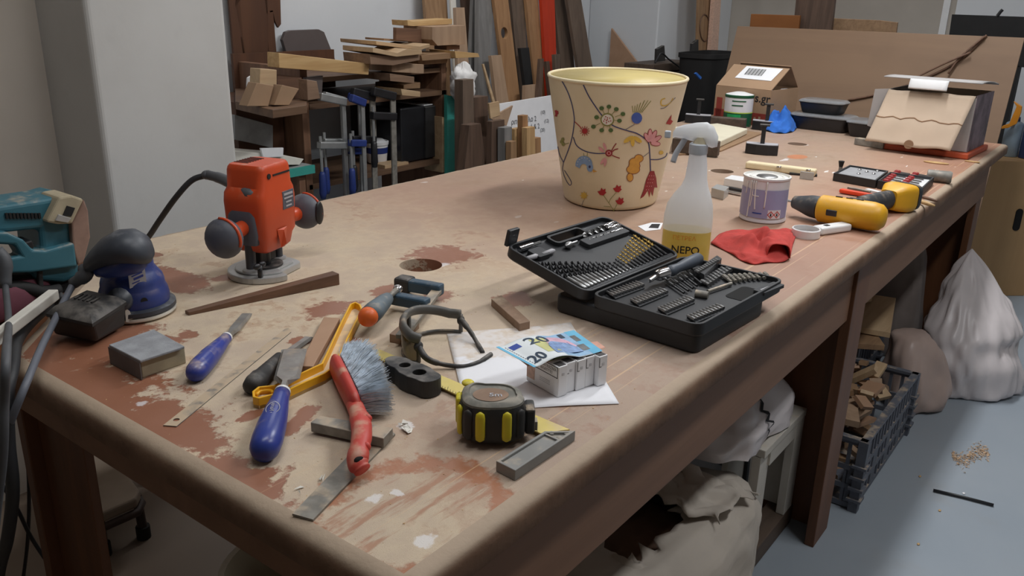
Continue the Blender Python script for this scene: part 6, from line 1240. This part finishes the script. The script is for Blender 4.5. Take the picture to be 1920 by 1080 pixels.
plank('short pinkish block standing in front of the dark planks', 985, 1005, 160, 984, 1006, 200, 'pink_wood', -.10); plank('thin dark batten near the middle', 1014, 1020, 110, 1008, 1016, 190, 'walnut_v', -.04); plank('short dark batten left of the bin rim', 1024, 1030, 115, 1032, 1038, 180, 'walnut_v', -.05); plank('short grey-brown batten behind the orange plank foot', 1040, 1050, 102, 1042, 1050, 140, 'brown_plank', -.03)
plank('brown upright beam with a slot beside the teal board', 889, 915, 183, 889, 915, 300, 'walnut_v', -.30, .06, k=.02); plank('dark weathered post beside the teal board', 868, 888, 150, 868, 890, 300, 'brown_plank', -.26, .05, k=.02); plank('dark rough timber leaning low behind the bench edge', 880, 902, 235, 872, 912, 310, 'walnut_v', -.38, .05, k=.02)
plank('dark brown plank end with slanted top near the sign', 922, 946, 228, 921, 946, 300, 'walnut_v', -.42, .03, k=.02); plank('grey plank end next to the slanted one', 946, 960, 240, 946, 960, 300, 'grey_plank', -.42, .04, k=.02)
for k, (a_, b_, y_, m_, o_) in enumerate(((965, 980, 242, 'pine_v', -.45), (980, 990, 217, 'tan_plank', -.43), (988, 1003, 240, 'pine_v', -.47), (1000, 1014, 260, 'tan_plank', -.48), (958, 968, 266, 'oak_v', -.48))): plank('pale short plank end in front of the white sign, ' + ['tallest at left', 'slim dark-sided one', 'middle one', 'right low one', 'leftmost low one'][k], a_, b_, y_, a_, b_+1, 300, m_, o_, .03, k=.02)
R3 = thing('white_sign', 'white panel with printed lines of grey text leaning by the planks', 'sign', PLN(985, 250, -.34)); SG = [PLN(935, 195, -.36, .05), PLN(1040, 178, -.36, .05), PLN(1046, 283, -.36, .05), PLN(935, 300, -.36, .05)]
MB().add([*SG, *[p_+V(.002, .008, 0) for p_ in SG]], [(0, 1, 2, 3), (7, 6, 5, 4)]+[(i, 4+i, 4+(i+1) % 4, (i+1) % 4) for i in range(4)]).build('panel', 'paper', R3)
sg = lambda u, v: SG[0].lerp(SG[1], u).lerp(SG[3].lerp(SG[2], u), v)+V(-.001, -.002, 0); mat('sign_ink', S(96, 98, 104), .8); SW, SHh = (SG[1]-SG[0]).length, (SG[3]-SG[0]).length
for k, (tx, u_, v_, s_) in enumerate((('ριτο | ξύλο 2', .42, .36, .034), ('παρκέ & 2', .52, .50, .034), ('κόντρα 2', .40, .64, .034), ('mdf 18', .5, .78, .03), ('(10)', .76, .27, .024), ('(12)', .82, .43, .024), ('(20)', .74, .58, .024))): textmesh(tx, s_, lambda x, y: sg(u_+x/SW, v_-y/SHh), 'lettering', 'sign_ink', R3)
R3 = thing('wood_corner_piece', 'pale pointed plywood piece in front of the white sign', 'offcut', PLN(925, 220, -.40)); 
MB().add([*[PLN(x, y, -.40, .05) for x, y in ((919, 222), (962, 198), (950, 236))], *[PLN(x, y, -.40, .05)+V(0, .01, 0) for x, y in ((919, 222), (962, 198), (950, 236))]], [(0, 1, 2), (5, 4, 3), (0, 3, 4, 1), (1, 4, 5, 2), (2, 5, 3, 0)]).build('face', 'pink_wood', R3); yq([(917, 194), (936, 190), (938, 216), (920, 222)], 2.42, .01).build('card_corner', 'pale_wood', R3)
# ---- triangle board on the far pillar, far corner things
pts = [PX(x, y, 5.03) for x, y in ((1140, 180), (1146, 53), (1215, 145), (1216, 180))]; zf = .0
lo_ = [V(p_.x, p_.y, p_.z) for p_ in pts]; b0, b1 = V(lo_[0].x-.02, lo_[0].y, .005), V(lo_[3].x-.02, lo_[3].y, .005)
tri = [b0, lo_[1], lo_[2], b1]; tag(MB().hexa(tri, [p_+V(.02, 0, 0) for p_ in tri]).build('pointed_board', 'mdf', bevel=.001), 'beige board with slanted top leaning on the far pillar', 'board')
for k in range(7):
    y_ = 115+k*17; a = PY(1226, y_+5, 2.44); b = PY(1300, y_, 2.44); tag(MB().box(((a.x+b.x)/2, 2.54, (a.z+b.z)/2-.024), (b.x-a.x+.02*math.sin(k*2), .2, .046)).build('stacked_plank', 'dark_block', bevel=.002), 'dark plank in the stack behind the bin, ' + ['topmost', 'second', 'third', 'fourth', 'fifth', 'sixth', 'lowest'][k], 'plank', 'stacked dark planks')
zz = PY(1300, 115+6*17, 2.44).z-.05; R3 = thing('trestle', 'dark trestle carrying the stack of planks behind the bin', 'trestle', V(4.85, 2.54, 0)); 
a = PY(1226, 230, 2.44); b = PY(1300, 225, 2.44); MB().box(((a.x+b.x)/2, 2.54, zz-.02), (b.x-a.x, .2, .035)).build('top', 'dark_block', R3)
for x_ in (a.x+.05, b.x-.05): MB().box((x_, 2.54, (zz-.04)/2), (.05, .16, zz-.04)).build('leg', 'dark_block', R3)
for k, px in enumerate(([(1232, 116), (1233, 92), (1246, 85), (1248, 114)], [(1297, 112), (1299, 82), (1310, 74), (1310, 112)])): bx('metal_bracket', 'dark metal bracket on the plank stack, ' + ('left' if k == 0 else 'right') + ' one', 'bracket', px, 2.50, .02, 'dusty_black', 'brackets')
tag(MB().tube([PY(1228, 118, 2.43), PY(1240, 100, 2.43), PY(1255, 112, 2.42), PY(1280, 130, 2.42), PY(1305, 150, 2.41)], .005, 8, 6).build('black_cable', 'black_plastic', smooth=True), 'black cable draped over the stacked planks', 'cable')
tb = PY(1335, 98, 2.22); R3 = thing('black_bin', 'tall black tapered bin behind the far bench corner', 'bin', V(tb.x, 2.22, 0)); rr = []
w1 = (PY(1367, 98, 2.22).x-PY(1306, 98, 2.22).x)/2
for z_, k_ in ((.002, .62), (.01, .64), (tb.z-.03, 1.0), (tb.z-.025, 1.05), (tb.z, 1.05), (tb.z, .98), (tb.z-.2, .92)): rr.append([V(tb.x+x_, 2.22+y_, z_) for x_, y_ in rrect(w1*2*k_, .26*k_, .45, 28)])
MB().loft(rr).build('bin_body', 'black_matte', R3, smooth='auto'); yq([(1304, 138), (1307, 136), (1316, 145), (1314, 149)], 2.05, .01).build('blue_tag', 'blue_cloth', R3)
pk_ = plank('brown board with a drawn oval at the far pillar', 1311, 1334, 0, 1308, 1332, 100, 'oak_v', -.30, .02, 2.1, k=.03); MB().tube([PLN(1321+9*math.cos(u), 52+25*math.sin(u), pk_['lean']-.002, .03)+V(0, -.001, 0) for u in [2*math.pi*i/30 for i in range(31)]], .004, 5).build('drawn_oval', 'walnut', pk_); plank('pink and white pipe beside the brown far board', 1340, 1352, 0, 1333, 1346, 98, 'stamp', -.32, .03, 2.1, name='round_tube', k=.03)
# ---- big sheet leaning at the end of the bench
wood('hardboard', S(136, 108, 83), S(126, 99, 76), 'y', .15)
kx = .30
def BX(x, y, o=0): v = ray(x, y); z0 = CAM.z; s_ = (4.02+o+kx*(z0-.3))/(v.x-kx*v.z); return CAM+v*s_
tl_, tr_ = BX(1383, 49), BX(1921, 71); dz = UP.cross(V(0, 1, 0)); 
bl_ = V(4.02-kx*.3+.0, tl_.y+.04, .005); br_ = V(4.02-kx*.3, tr_.y+.005, .005)
tag(MB().hexa([bl_, br_, tr_, tl_], [p_+V(.012, 0, 0) for p_ in (bl_, br_, tr_, tl_)]).build('hardboard_sheet', 'hardboard', bevel=.001), 'large brown hardboard sheet leaning beyond the end of the bench', 'sheet')
for pts in ([(1850, 66), (1815, 100), (1770, 130), (1700, 160), (1640, 178), (1590, 188)], [(1846, 68), (1800, 108), (1778, 138)], [(1820, 98), (1765, 122), (1712, 148)]):
    tag(MB().tube([BX(x, y, -.008-(.012 if pts[0][0] == 1846 else .024 if pts[0][0] == 1820 else 0)) for x, y in pts], .005, 6, 6).build('brown_cable', 'walnut', smooth=True), 'thin dark brown cable hanging over the hardboard sheet, ' + ('longest' if len(pts) == 6 else ('short branch' if pts[0][0] == 1846 else 'middle branch')), 'cable', 'cables on the sheet')
def xq(px, x0, dep, nm, lab, cat, m_, foot=None):
    a = [PX(x, y, x0) for x, y in px]
    if foot is not None: a = [V(p_.x, p_.y, foot if i in (len(a)-1, len(a)-2) else p_.z) for i, p_ in enumerate(a)]
    n_ = len(a); return tag(MB().add(a+[p_+V(dep, 0, 0) for p_ in a], [tuple(range(n_)), tuple(range(n_, 2*n_))[::-1]]+[(i, (i+1) % n_, n_+(i+1) % n_, n_+i) for i in range(n_)]).build(nm, m_, bevel=.002), lab, cat)
mat('orange_wood', S(140, 86, 40), .5, 0, .1, 6); xq([(1408, 26), (1500, 29), (1496, 120), (1400, 120)], 4.75, .02, 'veneer_panel', 'orange-brown veneer panel behind the hardboard sheet', 'panel', 'orange_wood', .005); xq([(1498, -60), (1572, -60), (1560, 130), (1490, 130)], 4.80, .03, 'dark_plank', 'dark brown wide plank standing behind the hardboard sheet', 'plank', 'walnut_v', .005)
xq([(1556, 34), (1650, 38), (1683, 42), (1680, 140), (1552, 140)], 4.86, .02, 'pale_board', 'pale brown panel peeking over the hardboard sheet', 'panel', 'oak', .005)
R3 = thing('monitor', 'black flat monitor above the hardboard sheet', 'monitor', PX(1850, 90, 5.0)); MB().add([PX(x, y, 5.05) for x, y in ((1785, 27), (1990, 34), (1985, 130), (1772, 118))]+[PX(x, y, 5.05)+V(.04, 0, 0) for x, y in ((1785, 27), (1990, 34), (1985, 130), (1772, 118))], [(0, 1, 2, 3), (7, 6, 5, 4)]+[(i, 4+i, 4+(i+1) % 4, (i+1) % 4) for i in range(4)]).build('screen', 'black_matte', R3); MB().tube([PX(1870, 30, 5.05), PX(1876, 22, 5.05), PX(1880, 18, 5.05)], .008, 8).build('cable_stub', 'black_plastic', R3)
zt_ = PX(1850, 120, 5.05).z; MB().box((5.09, PX(1850, 120, 5.05).y, zt_/2), (.08, .3, zt_)).build('stand', 'black_matte', R3)
wallbox('trim_1', (X1-.02, PX(1767, 60, X1).y-.02, 0), (X1, PX(1767, 60, X1).y+.02, CEIL), 'white_plastic'); wallbox('wall_far_panel', (X1-.012, -1.5, 0), (X1, PX(1785, 60, X1).y, CEIL), 'plaster_white')
# ---- plywood case with slot, cans, orange bag
wood('plywood', S(176, 142, 100), S(164, 130, 90), 'z', .2); pc = [V(4.63, .505, 0), V(4.75, .37, 0)]
R3 = thing('plywood_box', 'plywood box with a black hand slot standing on the floor', 'box', V(4.85, .55, 0)); zt_ = PX(1900, 298, 4.7).z
ux = V(.66, -.75, 0).normalized(); 
a, b = V(4.55, .60, 0), V(4.775, .345, 0); mxk = frame(V((a.x+b.x)/2, (a.y+b.y)/2, 0), b-a); LB = (b-a).length
o = MB().box((0, .14, zt_/2), (LB, .28, zt_), mxk).build('box_body', 'plywood', R3, bevel=.003)
v = ray(1908, 412); nrm_ = mxk.to_3x3() @ V(0, -1, 0); s_ = (a-CAM).dot(nrm_)/v.dot(nrm_); hp_ = CAM+v*s_; lc = mxk.inverted() @ hp_
MB().prism(rr2(lc.x-.018, lc.x+.018, lc.z-.055, lc.z+.055, .0175, 8), 0, .02, mxk @ Matrix.Translation((0, .0165, 0)) @ Matrix.Rotation(math.pi/2, 4, 'X')).build('hand_slot', 'dark_hole', R3)
mat('can_blue', S(58, 72, 110), .4, .3, .1); mat('can_pale', S(150, 168, 182), .4, .2, .08); mat('orange_bag', S(232, 150, 40), .5, 0, .1, 12)
for k, (x, y, r, h, m_) in enumerate(((1892, 285, .04, .17, 'can_pale'), (1931, 292, .05, .2, 'can_blue'))):
    c_ = PX(x, y, 4.78); c_.z = zt_; R4 = thing('spray_can', ('pale' if k == 0 else 'dark blue') + ' can standing on the plywood box', 'can', c_); MB().lathe([(r*.95, .001), (r, .004), (r, h*.9), (r*.9, h*.95), (r*.5, h)], 24, Matrix.Translation(c_)).build('can_body', m_, R4, smooth='auto'); MB().lathe([(r*.5, h), (r*.45, h+.02), (0, h+.022)], 16, Matrix.Translation(c_)).build('can_cap', 'can_blue' if k == 0 else 'dull_steel', R4, smooth='auto')
xq([(1874, 242), (1880, 236), (1892, 232), (1906, 200), (1900, 190), (1916, 200), (1914, 212), (1906, 232), (1890, 240)], 4.70, .02, 'orange_bag', 'crinkled orange plastic wrapper above the pale can', 'wrapper', 'orange_bag')
# ================================================================ floor level
mat('crate_black', S(98, 102, 112), .6, 0, .1, 12, dust=.35); mat('crate_white', S(196, 190, 180), .7, 0, .1, 8, dust=.2); mat('bag_white', S(214, 206, 206), .38, 0, .06, 6); mat('bag_pink', S(186, 164, 154), .4, 0, .08, 8); mat('bag_grey', S(140, 128, 122), .6, 0, .15, 5); mat('sack_paper', S(196, 186, 174), .8, 0, .08, 5); mat('sack_brown', S(112, 88, 72), .8, 0, .2, 5); mat('dust_pile', S(196, 168, 140), .95, 0, .2, 60)
wood('dark_skid', S(96, 80, 68), S(80, 66, 56))
# ---- vegetable crates
def crate(c_, L_, W2, H_, label, first=None, z0=0):
    R3 = thing('plastic_crate', label, 'crate', V(*c_, z0)); mx_ = Matrix.Translation(V(*c_, z0))
    MB().box((0, 0, .008), (L_, W2, .012), mx_).build('bottom', 'crate_black', R3)
    for nm, half, ln, ax_ in (('long_side', W2/2, L_, 0), ('short_side', L_/2, W2, 1)):
        for s_ in (-1, 1):
            m = MB(); bxx = lambda u, z, w, h, t=.006: m.box((u, s_*half, z) if ax_ == 0 else (s_*half, u, z), (w, t, h) if ax_ == 0 else (t, w, h), mx_)
            for z_ in (.012, .07, .13, H_-.012): bxx(0, z_, ln, .016, .008)
            bxx(0, H_-.004, ln+.016, .010, .022)
            n_ = int(ln/.035)
            for i in range(n_+1): bxx(-ln/2+ln*i/n_, H_/2, .010, H_-.01)
            for i in range(0, n_, 4): bxx(-ln/2+ln*(i+.5)/n_, H_*.33, .03, H_*.5)
            m.build(nm, 'crate_black', R3)
    for sx in (-1, 1):
        for sy in (-1, 1):
            m = MB(); m.box((sx*L_/2, sy*W2/2, H_/2), (.026, .026, H_), mx_)
            for z_ in (.04, .075, .11, .145): m.box((sx*L_/2, sy*W2/2, z_), (.04, .04, .008), mx_)
            m.build('corner_post', 'crate_black', R3)
    return R3
crate((2.56, .655), .58, .40, .225, 'black slatted crate full of wood scraps beside the bench leg'); crate((3.05, .90), .34, .48, .26, 'dark crate behind the scrap crate under the bench')
rnd = random.Random(5); mats = ['pink_wood', 'pale_wood', 'oak', 'mdf']; protos = []
crate0 = bpy.data.objects['plastic_crate']; placed = [bvh(crate0)]; cnt_ = 0
for k in range(900):
    if cnt_ >= 84: break
    x_, y_ = rnd.uniform(2.35, 2.78), rnd.uniform(.51, .80); L_, w_, h_ = rnd.uniform(.05, .12), rnd.uniform(.025, .055), rnd.uniform(.008, .02)
    rot = Matrix.Rotation(rnd.uniform(0, 6.3), 4, 'Z') @ Matrix.Rotation(rnd.gauss(0, .3), 4, 'Y') @ Matrix.Rotation(rnd.gauss(0, .25), 4, 'X')
    cube = MB().box((0, 0, 0), (L_, w_, h_)); best = None; z_ = .25
    while z_ > .02:
        mx_ = Matrix.Translation(V(x_, y_, z_)) @ rot; bt = BVHTree.FromPolygons([mx_ @ Vector(v) for v in cube.v], cube.f)
        if any(t_.overlap(bt) for t_ in placed): break
        best = (mx_, bt); z_ -= .006
    if best is None: continue
    placed.append(best[1]); tag(MB().add(cube.v, cube.f, best[0]).build('wood_scrap', mats[cnt_ % 4]), 'small wood scrap heaped in the black crate', 'wood scrap', 'scraps in the crate'); cnt_ += 1
for k, (x_, y_, z_, l_, w_, a_) in enumerate(((2.98, .72, .278, .34, .16, .5), (3.12, .68, .302, .40, .14, .2), (3.1, .85, .326, .3, .2, -.3))):
    tag(MB().box((0, 0, 0), (l_, w_, .02), Matrix.Translation(V(x_, y_, z_)) @ Matrix.Rotation(a_, 4, 'Z')).build('board_piece', 'pale_wood' if k else 'oak', bevel=.001), 'flat board lying over the rear crate, ' + ['nearest', 'front right', 'back'][k], 'board', 'boards on the rear crate')
# ---- bags
def bag(name, label, cat, rings, m_, seed, amp=.03, n_=40, fr=6.0):
    rr = []
    for k, (c_, rx, ry, an) in enumerate(rings):
        r_ = []
        for i in range(n_):
            u = 2*math.pi*i/n_; x_, y_ = rx*math.copysign(abs(math.cos(u))**.8, math.cos(u)), ry*math.copysign(abs(math.sin(u))**.8, math.sin(u)); q_ = V(c_[0]+x_*math.cos(an)-y_*math.sin(an), c_[1]+x_*math.sin(an)+y_*math.cos(an), c_[2])
            f_ = 1+amp/max(.03, rx)*(.7*mnoise.noise(q_*fr+V(seed, 0, 0))+.45*(.35-abs(mnoise.noise(q_*fr*2.2+V(0, seed, 0))))*2+.3*(.3-abs(mnoise.noise(q_*fr*5+V(seed, seed, 0))))*2); q_ = V(c_[0]+(q_.x-c_[0])*f_, c_[1]+(q_.y-c_[1])*f_, max(.003, c_[2]+(amp*.5*mnoise.noise(q_*fr*1.3+V(seed, 3, 0)) if 0 < k else 0))); r_.append(q_)
        rr.append(r_)
    dense = []
    for i in range(n_):
        dense.append(catmull([r_[i] for r_ in rr], 5))
    m = MB(); m.loft([[dense[i][k] for i in range(n_)] for k in range(len(dense[0]))]); return tag(m.build(name, m_, smooth=True), label, cat)
def rings_(c_, H_, rx, ry, an, tip, prof=((.0, .75), (.06, .97), (.25, 1.02), (.5, .92), (.75, .66), (.92, .32), (1, .05))):
    return [((c_[0]+(tip[0]-c_[0])*max(0, t_-.25)/.75, c_[1]+(tip[1]-c_[1])*max(0, t_-.25)/.75, .004+H_*t_), rx*k_, ry*k_, an) for t_, k_ in prof]
an = math.atan2(-.17, .19)
bag('plastic_bag', 'large white plastic bag with pointed top on the floor by the bench', 'bag', rings_((3.40, .36), .50, .17, .13, an, (3.55, .46), ((0, .9), (.03, 1.0), (.12, 1.02), (.25, .98), (.36, .96), (.45, .97), (.55, .84), (.65, .70), (.75, .52), (.88, .27), (1, .02))), 'bag_white', 1, .045, 96)
bag('plastic_bag', 'clear-wrapped pinkish bag between the crate and the white bag', 'bag', rings_((3.11, .50), .26, .10, .085, an, (3.12, .52), ((0, .9), (.08, 1), (.25, 1.02), (.5, 1.0), (.75, .9), (.95, .65), (1, .3))), 'bag_pink', 4, .03, 72)
bag('plastic_bag', 'pale limp plastic bag standing behind under the far bench end', 'bag', rings_((3.58, .70), .55, .10, .11, .3, (3.60, .70)), 'bag_grey', 7, .03); bag('brown_sack', 'dark brown sack lying deep under the bench', 'sack', rings_((3.54, 1.06), .42, .20, .18, .2, (3.5, 1.06), ((0, .8), (.1, 1), (.5, 1), (.85, .7), (1, .2))), 'sack_brown', 3, .05); bag('brown_sack', 'second dark sack beside the other under the bench', 'sack', rings_((3.30, 1.38), .5, .18, .16, .1, (3.7, 1.1), ((0, .8), (.1, 1), (.5, 1), (.85, .7), (1, .2))), 'sack_brown', 9, .05)
tag(MB().box((4.25, .72, .34), (.2, .14, .68)).build('striped_carton', 'dusty_black', bevel=.003), 'dark carton in the shadow beyond the far bench leg', 'carton')
# ---- white wooden crate with a printed bag on it
R3 = thing('white_crate', 'white painted wooden crate standing under the bench', 'crate', V(1.95, .80, 0)); WX0, WX1, WY0, WY1, WZ = 1.80, 2.09, .575, 1.05, .36
MB().box(((WX0+WX1)/2, (WY0+WY1)/2, WZ-.012), (WX1-WX0, WY1-WY0, .022)).build('top_board', 'crate_white', R3, bevel=.002)
for x_, y_ in ((WX1-.035, WY0+.012), (WX1-.012, WY0+.05), (WX0+.03, WY0+.02), (WX1-.03, WY1-.03)): MB().box((x_, y_, (WZ-.024+.06)/2), (.06 if y_ < WY0+.03 else .022, .022 if y_ < WY0+.03 else .08, WZ-.024-.06)).build('corner_board', 'crate_white', R3, bevel=.001)
MB().box(((WX0+WX1)/2-.02, WY0+.10, (WZ+.05)/2), (WX1-WX0-.06, .015, WZ-.1)).build('inner_panel', 'crate_white', R3); MB().box(((WX0+WX1)/2, WY0+.012, WZ-.045), (WX1-WX0-.1, .018, .04)).build('top_rail', 'crate_white', R3)
MB().tube([V(1.93, WY0+.085, .07), V(1.93, WY0+.085, .24), V(1.905, WY0+.085, .30), V(1.86, WY0+.085, .315)], .007, 8, 5).build('edge_trim', 'black_plastic', R3, smooth=True)
MB().box(((WX0+WX1)/2, WY0+.03, .03), (WX1-WX0+.02, .06, .058)).build('skid', 'dark_skid', R3, bevel=.003); MB().box(((WX0+WX1)/2, WY1-.05, .03), (WX1-WX0, .06, .058)).build('skid', 'dark_skid', R3, bevel=.003)
bc_ = V(1.86, .715, WZ)
def pbag(u, v):
    a_ = 2*math.pi*u; k_ = 1.0-.55*max(0, v-.35)/.65 if v < .98 else .1; x_ = .19*k_*math.copysign(abs(math.cos(a_))**.55, math.cos(a_)); y_ = .125*k_*math.copysign(abs(math.sin(a_))**.55, math.sin(a_)); q_ = bc_+V(x_, y_, .004+.19*v)
    n1 = .018*mnoise.noise(q_*9)+.014*(.35-abs(mnoise.noise(q_*17+V(3, 1, 2))))*2; return q_+V(math.cos(a_)*n1, math.sin(a_)*n1, (.02*mnoise.noise(q_*11) if v > .1 else 0))
R3 = thing('printed_bag', 'white plastic bag with black lettering on the white crate', 'bag', bc_); MB().grid(pbag, 80, 24).build('bag_body', 'bag_white', R3, smooth=True)
def onbag(x, z):
    v_ = max(.02, min(.9, z/.19)); k_ = 1.0-.55*max(0, v_-.35)/.65; d_ = math.copysign(math.asin(min(.98, (abs(x)/(.19*k_))**(1/.55)))/(2*math.pi), x); return pbag(.75+d_, v_)+V(0, -.003, .001)
textmesh('WWW.', .045, lambda x, y: onbag(-.045+y, .085-x), 'lettering', 'black_ink', R3, bold=.02)
# ---- torn paper sack
R3 = thing('paper_sack', 'torn grey paper sack with a ragged opening under the bench', 'sack', V(1.55, .70, 0)); sc = V(1.40, .70, .0)
def sackf(u, v):     # u around, v bottom to top
    a_ = 2*math.pi*u; k_ = [.82, .97, 1.0, .99, .9, .62, .36][min(6, int(v*6))]; k2 = [.97, 1.0, .99, .9, .62, .36, .36][min(6, int(v*6))]; f_ = v*6-int(v*6); kk = k_*(1-f_)+k2*f_; z_ = [.004, .05, .16, .25, .31, .335, .325][min(6, int(v*6))]*(1-f_)+[.05, .16, .25, .31, .335, .325, .325][min(6, int(v*6))]*f_
    x_ = .35*kk*math.copysign(abs(math.cos(a_))**.6, math.cos(a_)); y_ = .20*kk*math.copysign(abs(math.sin(a_))**.6, math.sin(a_)); q_ = sc+V(x_, y_, z_); nn = mnoise.noise(q_*9)*.022+mnoise.noise(q_*24)*.010+(abs(mnoise.noise(q_*16+V(2, 2, 2)))*.02)
    rag = (.05*mnoise.noise(V(math.cos(a_)*5, math.sin(a_)*5, 1)) if v > .95 else 0); return q_+V(math.cos(a_)*(nn+rag), math.sin(a_)*(nn+rag), nn*.7 if v > .3 else nn*.1 if v > .05 else 0)
MB().grid(sackf, 72, 30).build('sack_body', 'sack_paper', R3, smooth=True, solid=.004)
MB().grid(lambda u, v: sc+V(-.15+.28*u, -.09+.18*v, .29+.02*mnoise.noise(V(u*6, v*6, 3))), 14, 10)  .build('contents', 'sack_brown', R3, smooth=True)
MB().grid(lambda u, v: sc+V(-.22+.2*u, -.10+.2*v, .285+.0*v), 4, 4).build('gap_shade', 'dark_hole', R3)  # near-black sheet, painted shade inside the sack opening
MB().grid(lambda u, v: sc+V(.06+.24*u, -.16+.30*v, .352+.02*math.sin(u*3)-.05*u*u+.03*mnoise.noise(V(u*4, v*4, 5))+.012*mnoise.noise(V(u*11, v*11, 5))) + V(.03*mnoise.noise(V(v*7, 0, u > .5)), .03*mnoise.noise(V(u*7, v > .5, 3)), 0), 24, 24).build('torn_flap', 'sack_paper', R3, smooth=True, solid=.002)
MB().grid(lambda u, v: sc+V(-.30+.16*u, -.17+.24*v, .335-.02*math.sin(u*3)+.03*mnoise.noise(V(u*5, v*5, 8))), 12, 12).build('torn_flap', 'sack_paper', R3, smooth=True, solid=.002)
# ---- stool and bucket at the left, under the bench
R3 = thing('stool', 'low stool with worn grey seat under the left bench end', 'stool', V(.95, 1.95, 0)); mat('seat_grey', S(150, 134, 118), .8, 0, .12, 6); mat('stool_frame', S(62, 46, 40), .6)
zs = .125; pl = [(p_.x, p_.y) for p_ in [PF(x, y, zs+.03) for x, y in ((120, 845), (178, 838), (226, 870), (262, 918), (255, 934), (190, 962), (120, 950))]]
MB().prism(pl, zs, zs+.03).build('seat', 'seat_grey', R3, bevel=.008, seg=3)
MB().tube([V(*q_, zs-.011) for q_ in pl]+[V(*pl[0], zs-.011)], .011, 8).build('seat_frame', 'stool_frame', R3, smooth=True)
for (xa, ya), (xb, yb) in (((256, 928), (271, 1008)), ((185, 962), (196, 1040)), ((128, 945), (128, 1035)), ((130, 850), (110, 900))):
    a_, b_ = PF(xa, ya, zs), PF(xb, yb, .0); b_ = V(a_.x+(b_.x-a_.x)*.8, min(2.3, a_.y+(b_.y-a_.y)*.8), 0); MB().cyl(b_+UP*.02, a_, .012, 12).build('leg', 'stool_frame', R3, smooth='auto'); MB().cyl(b_, b_+UP*.035, .018, 12).build('rubber_foot', 'black_matte', R3, smooth='auto')
b_ = V(.86, 1.13, 0); R3 = thing('paint_bucket', 'cream plastic bucket under the near bench corner', 'bucket', b_); mat('bucket_cream', S(196, 184, 160), .5, 0, .05, dust=.2); mxu = Matrix.Translation(b_)
MB().lathe([(.12, .002), (.125, .006), (.155, .30), (.162, .30), (.162, .318), (.15, .318), (.147, .30), (.12, .02), (0, .02)], 40, mxu, cap=False).build('bucket_wall', 'bucket_cream', R3, smooth='auto'); MB().tube([b_+V(.16*math.cos(u), .16*math.sin(u), .30+.0*u) for u in [math.pi*i/12 for i in range(13)]], .004, 6).build('wire_handle', 'dull_steel', R3, smooth=True)
# ---- things lying on the floor
tag(MB().tube([PF(1750, 919, .006), PF(1806, 932, .006), PF(1863, 947, .006)], .0045, 8).build('black_stick', 'black_plastic', smooth=True), 'thin black stick lying on the grey floor', 'stick')
m = MB(); rnd = random.Random(8)
for _ in range(900):
    t_ = rnd.random(); q_ = PF(1785+70*t_, 852+10*math.sin(t_*6)+6*t_+rnd.gauss(0, 4+4*math.sin(t_*3)), 0); s_ = rnd.choice((.002, .003, .005)); pts = [q_+V(rnd.uniform(-s_, s_), rnd.uniform(-s_, s_), rnd.uniform(0, s_)) for _ in range(4)]; m.add(pts, [(0, 1, 2), (0, 2, 3), (0, 3, 1), (1, 3, 2)])
o = stuff(m.build('floor_sawdust', 'dust_pile')); o['label'] = 'small trail of sawdust on the grey floor'; o['category'] = 'sawdust'
for k, (x, y) in enumerate(((1725, 893), (1762, 957), (1722, 1020), (1807, 925))): q_ = PF(x, y, .002); tag(MB().ell(q_, (.006, .004, .002), n=8, m=6).build('wood_chip', 'pine' if k < 3 else 'paper', smooth=True), 'tiny wood chip on the floor, ' + ['nearest the crate', 'below the black stick', 'lowest near the frame edge', 'white one beside the black stick'][k], 'chip')
# ================================================================ settle things so that nothing cuts into its neighbour
SHF = 'timber_shelf'
for n_, ag, d_, k_ in (('blue_cloth', ('carton', 'food_container', 'food_container.001', 'post_block.001'), (-1, -.15, 0), 40), ('brown_sack.001', ('brown_sack', 'plastic_crate.001'), (-.4, 1, 0), 40), ('white_batten', ('belt_sander',), (0, 0, 1), 2),
                       ('wood_block.001', (SHF,), (0, -.5, 1), 14), ('wood_block', (SHF,), (0, 0, 1), 10), ('plaster_offcut', (SHF,), (0, 0, 1), 6), ('white_card', ('plaster_offcut', SHF), (0, -1, .3), 10), ('cardboard_box', (SHF,), (0, -.6, 1), 8), ('cardboard_box.001', (SHF, 'cardboard_box'), (1, -.6, .2), 12), ('pine_timber', (SHF,), (0, -.5, 1), 12),
                       ('black_case', (SHF,), (-.3, -.3, 1), 10), ('white_bucket', ('black_case', SHF), (-1, 0, .2), 20), ('teal_board', (SHF,), (1, -.3, 0), 10), ('white_rag', (SHF, 'teal_board'), (.3, -1, 0), 20), ('black_bottle', (SHF,), (0, -.2, 1), 10)):
    clear(n_, ag, d_, .004, k_)
seen = [SHF]
for k in range(15):
    n_ = 'wood_offcut' + ('.%03d' % k if k else '')
    if n_ in bpy.data.objects: clear(n_, seen + ['pine_timber'], (0, 0, 1), .003, 5) or clear(n_, seen + ['pine_timber'], (0, -1, 0), .004, 12); seen.append(n_)
seen = [SHF]
for k in range(1, 7): n_ = 'bar_clamp.%03d' % k; clear(n_, seen + ['drawer_box', 'wood_block.001', 'plywood_offcut'], (0, -1, 0), .005, 50); seen.append(n_)
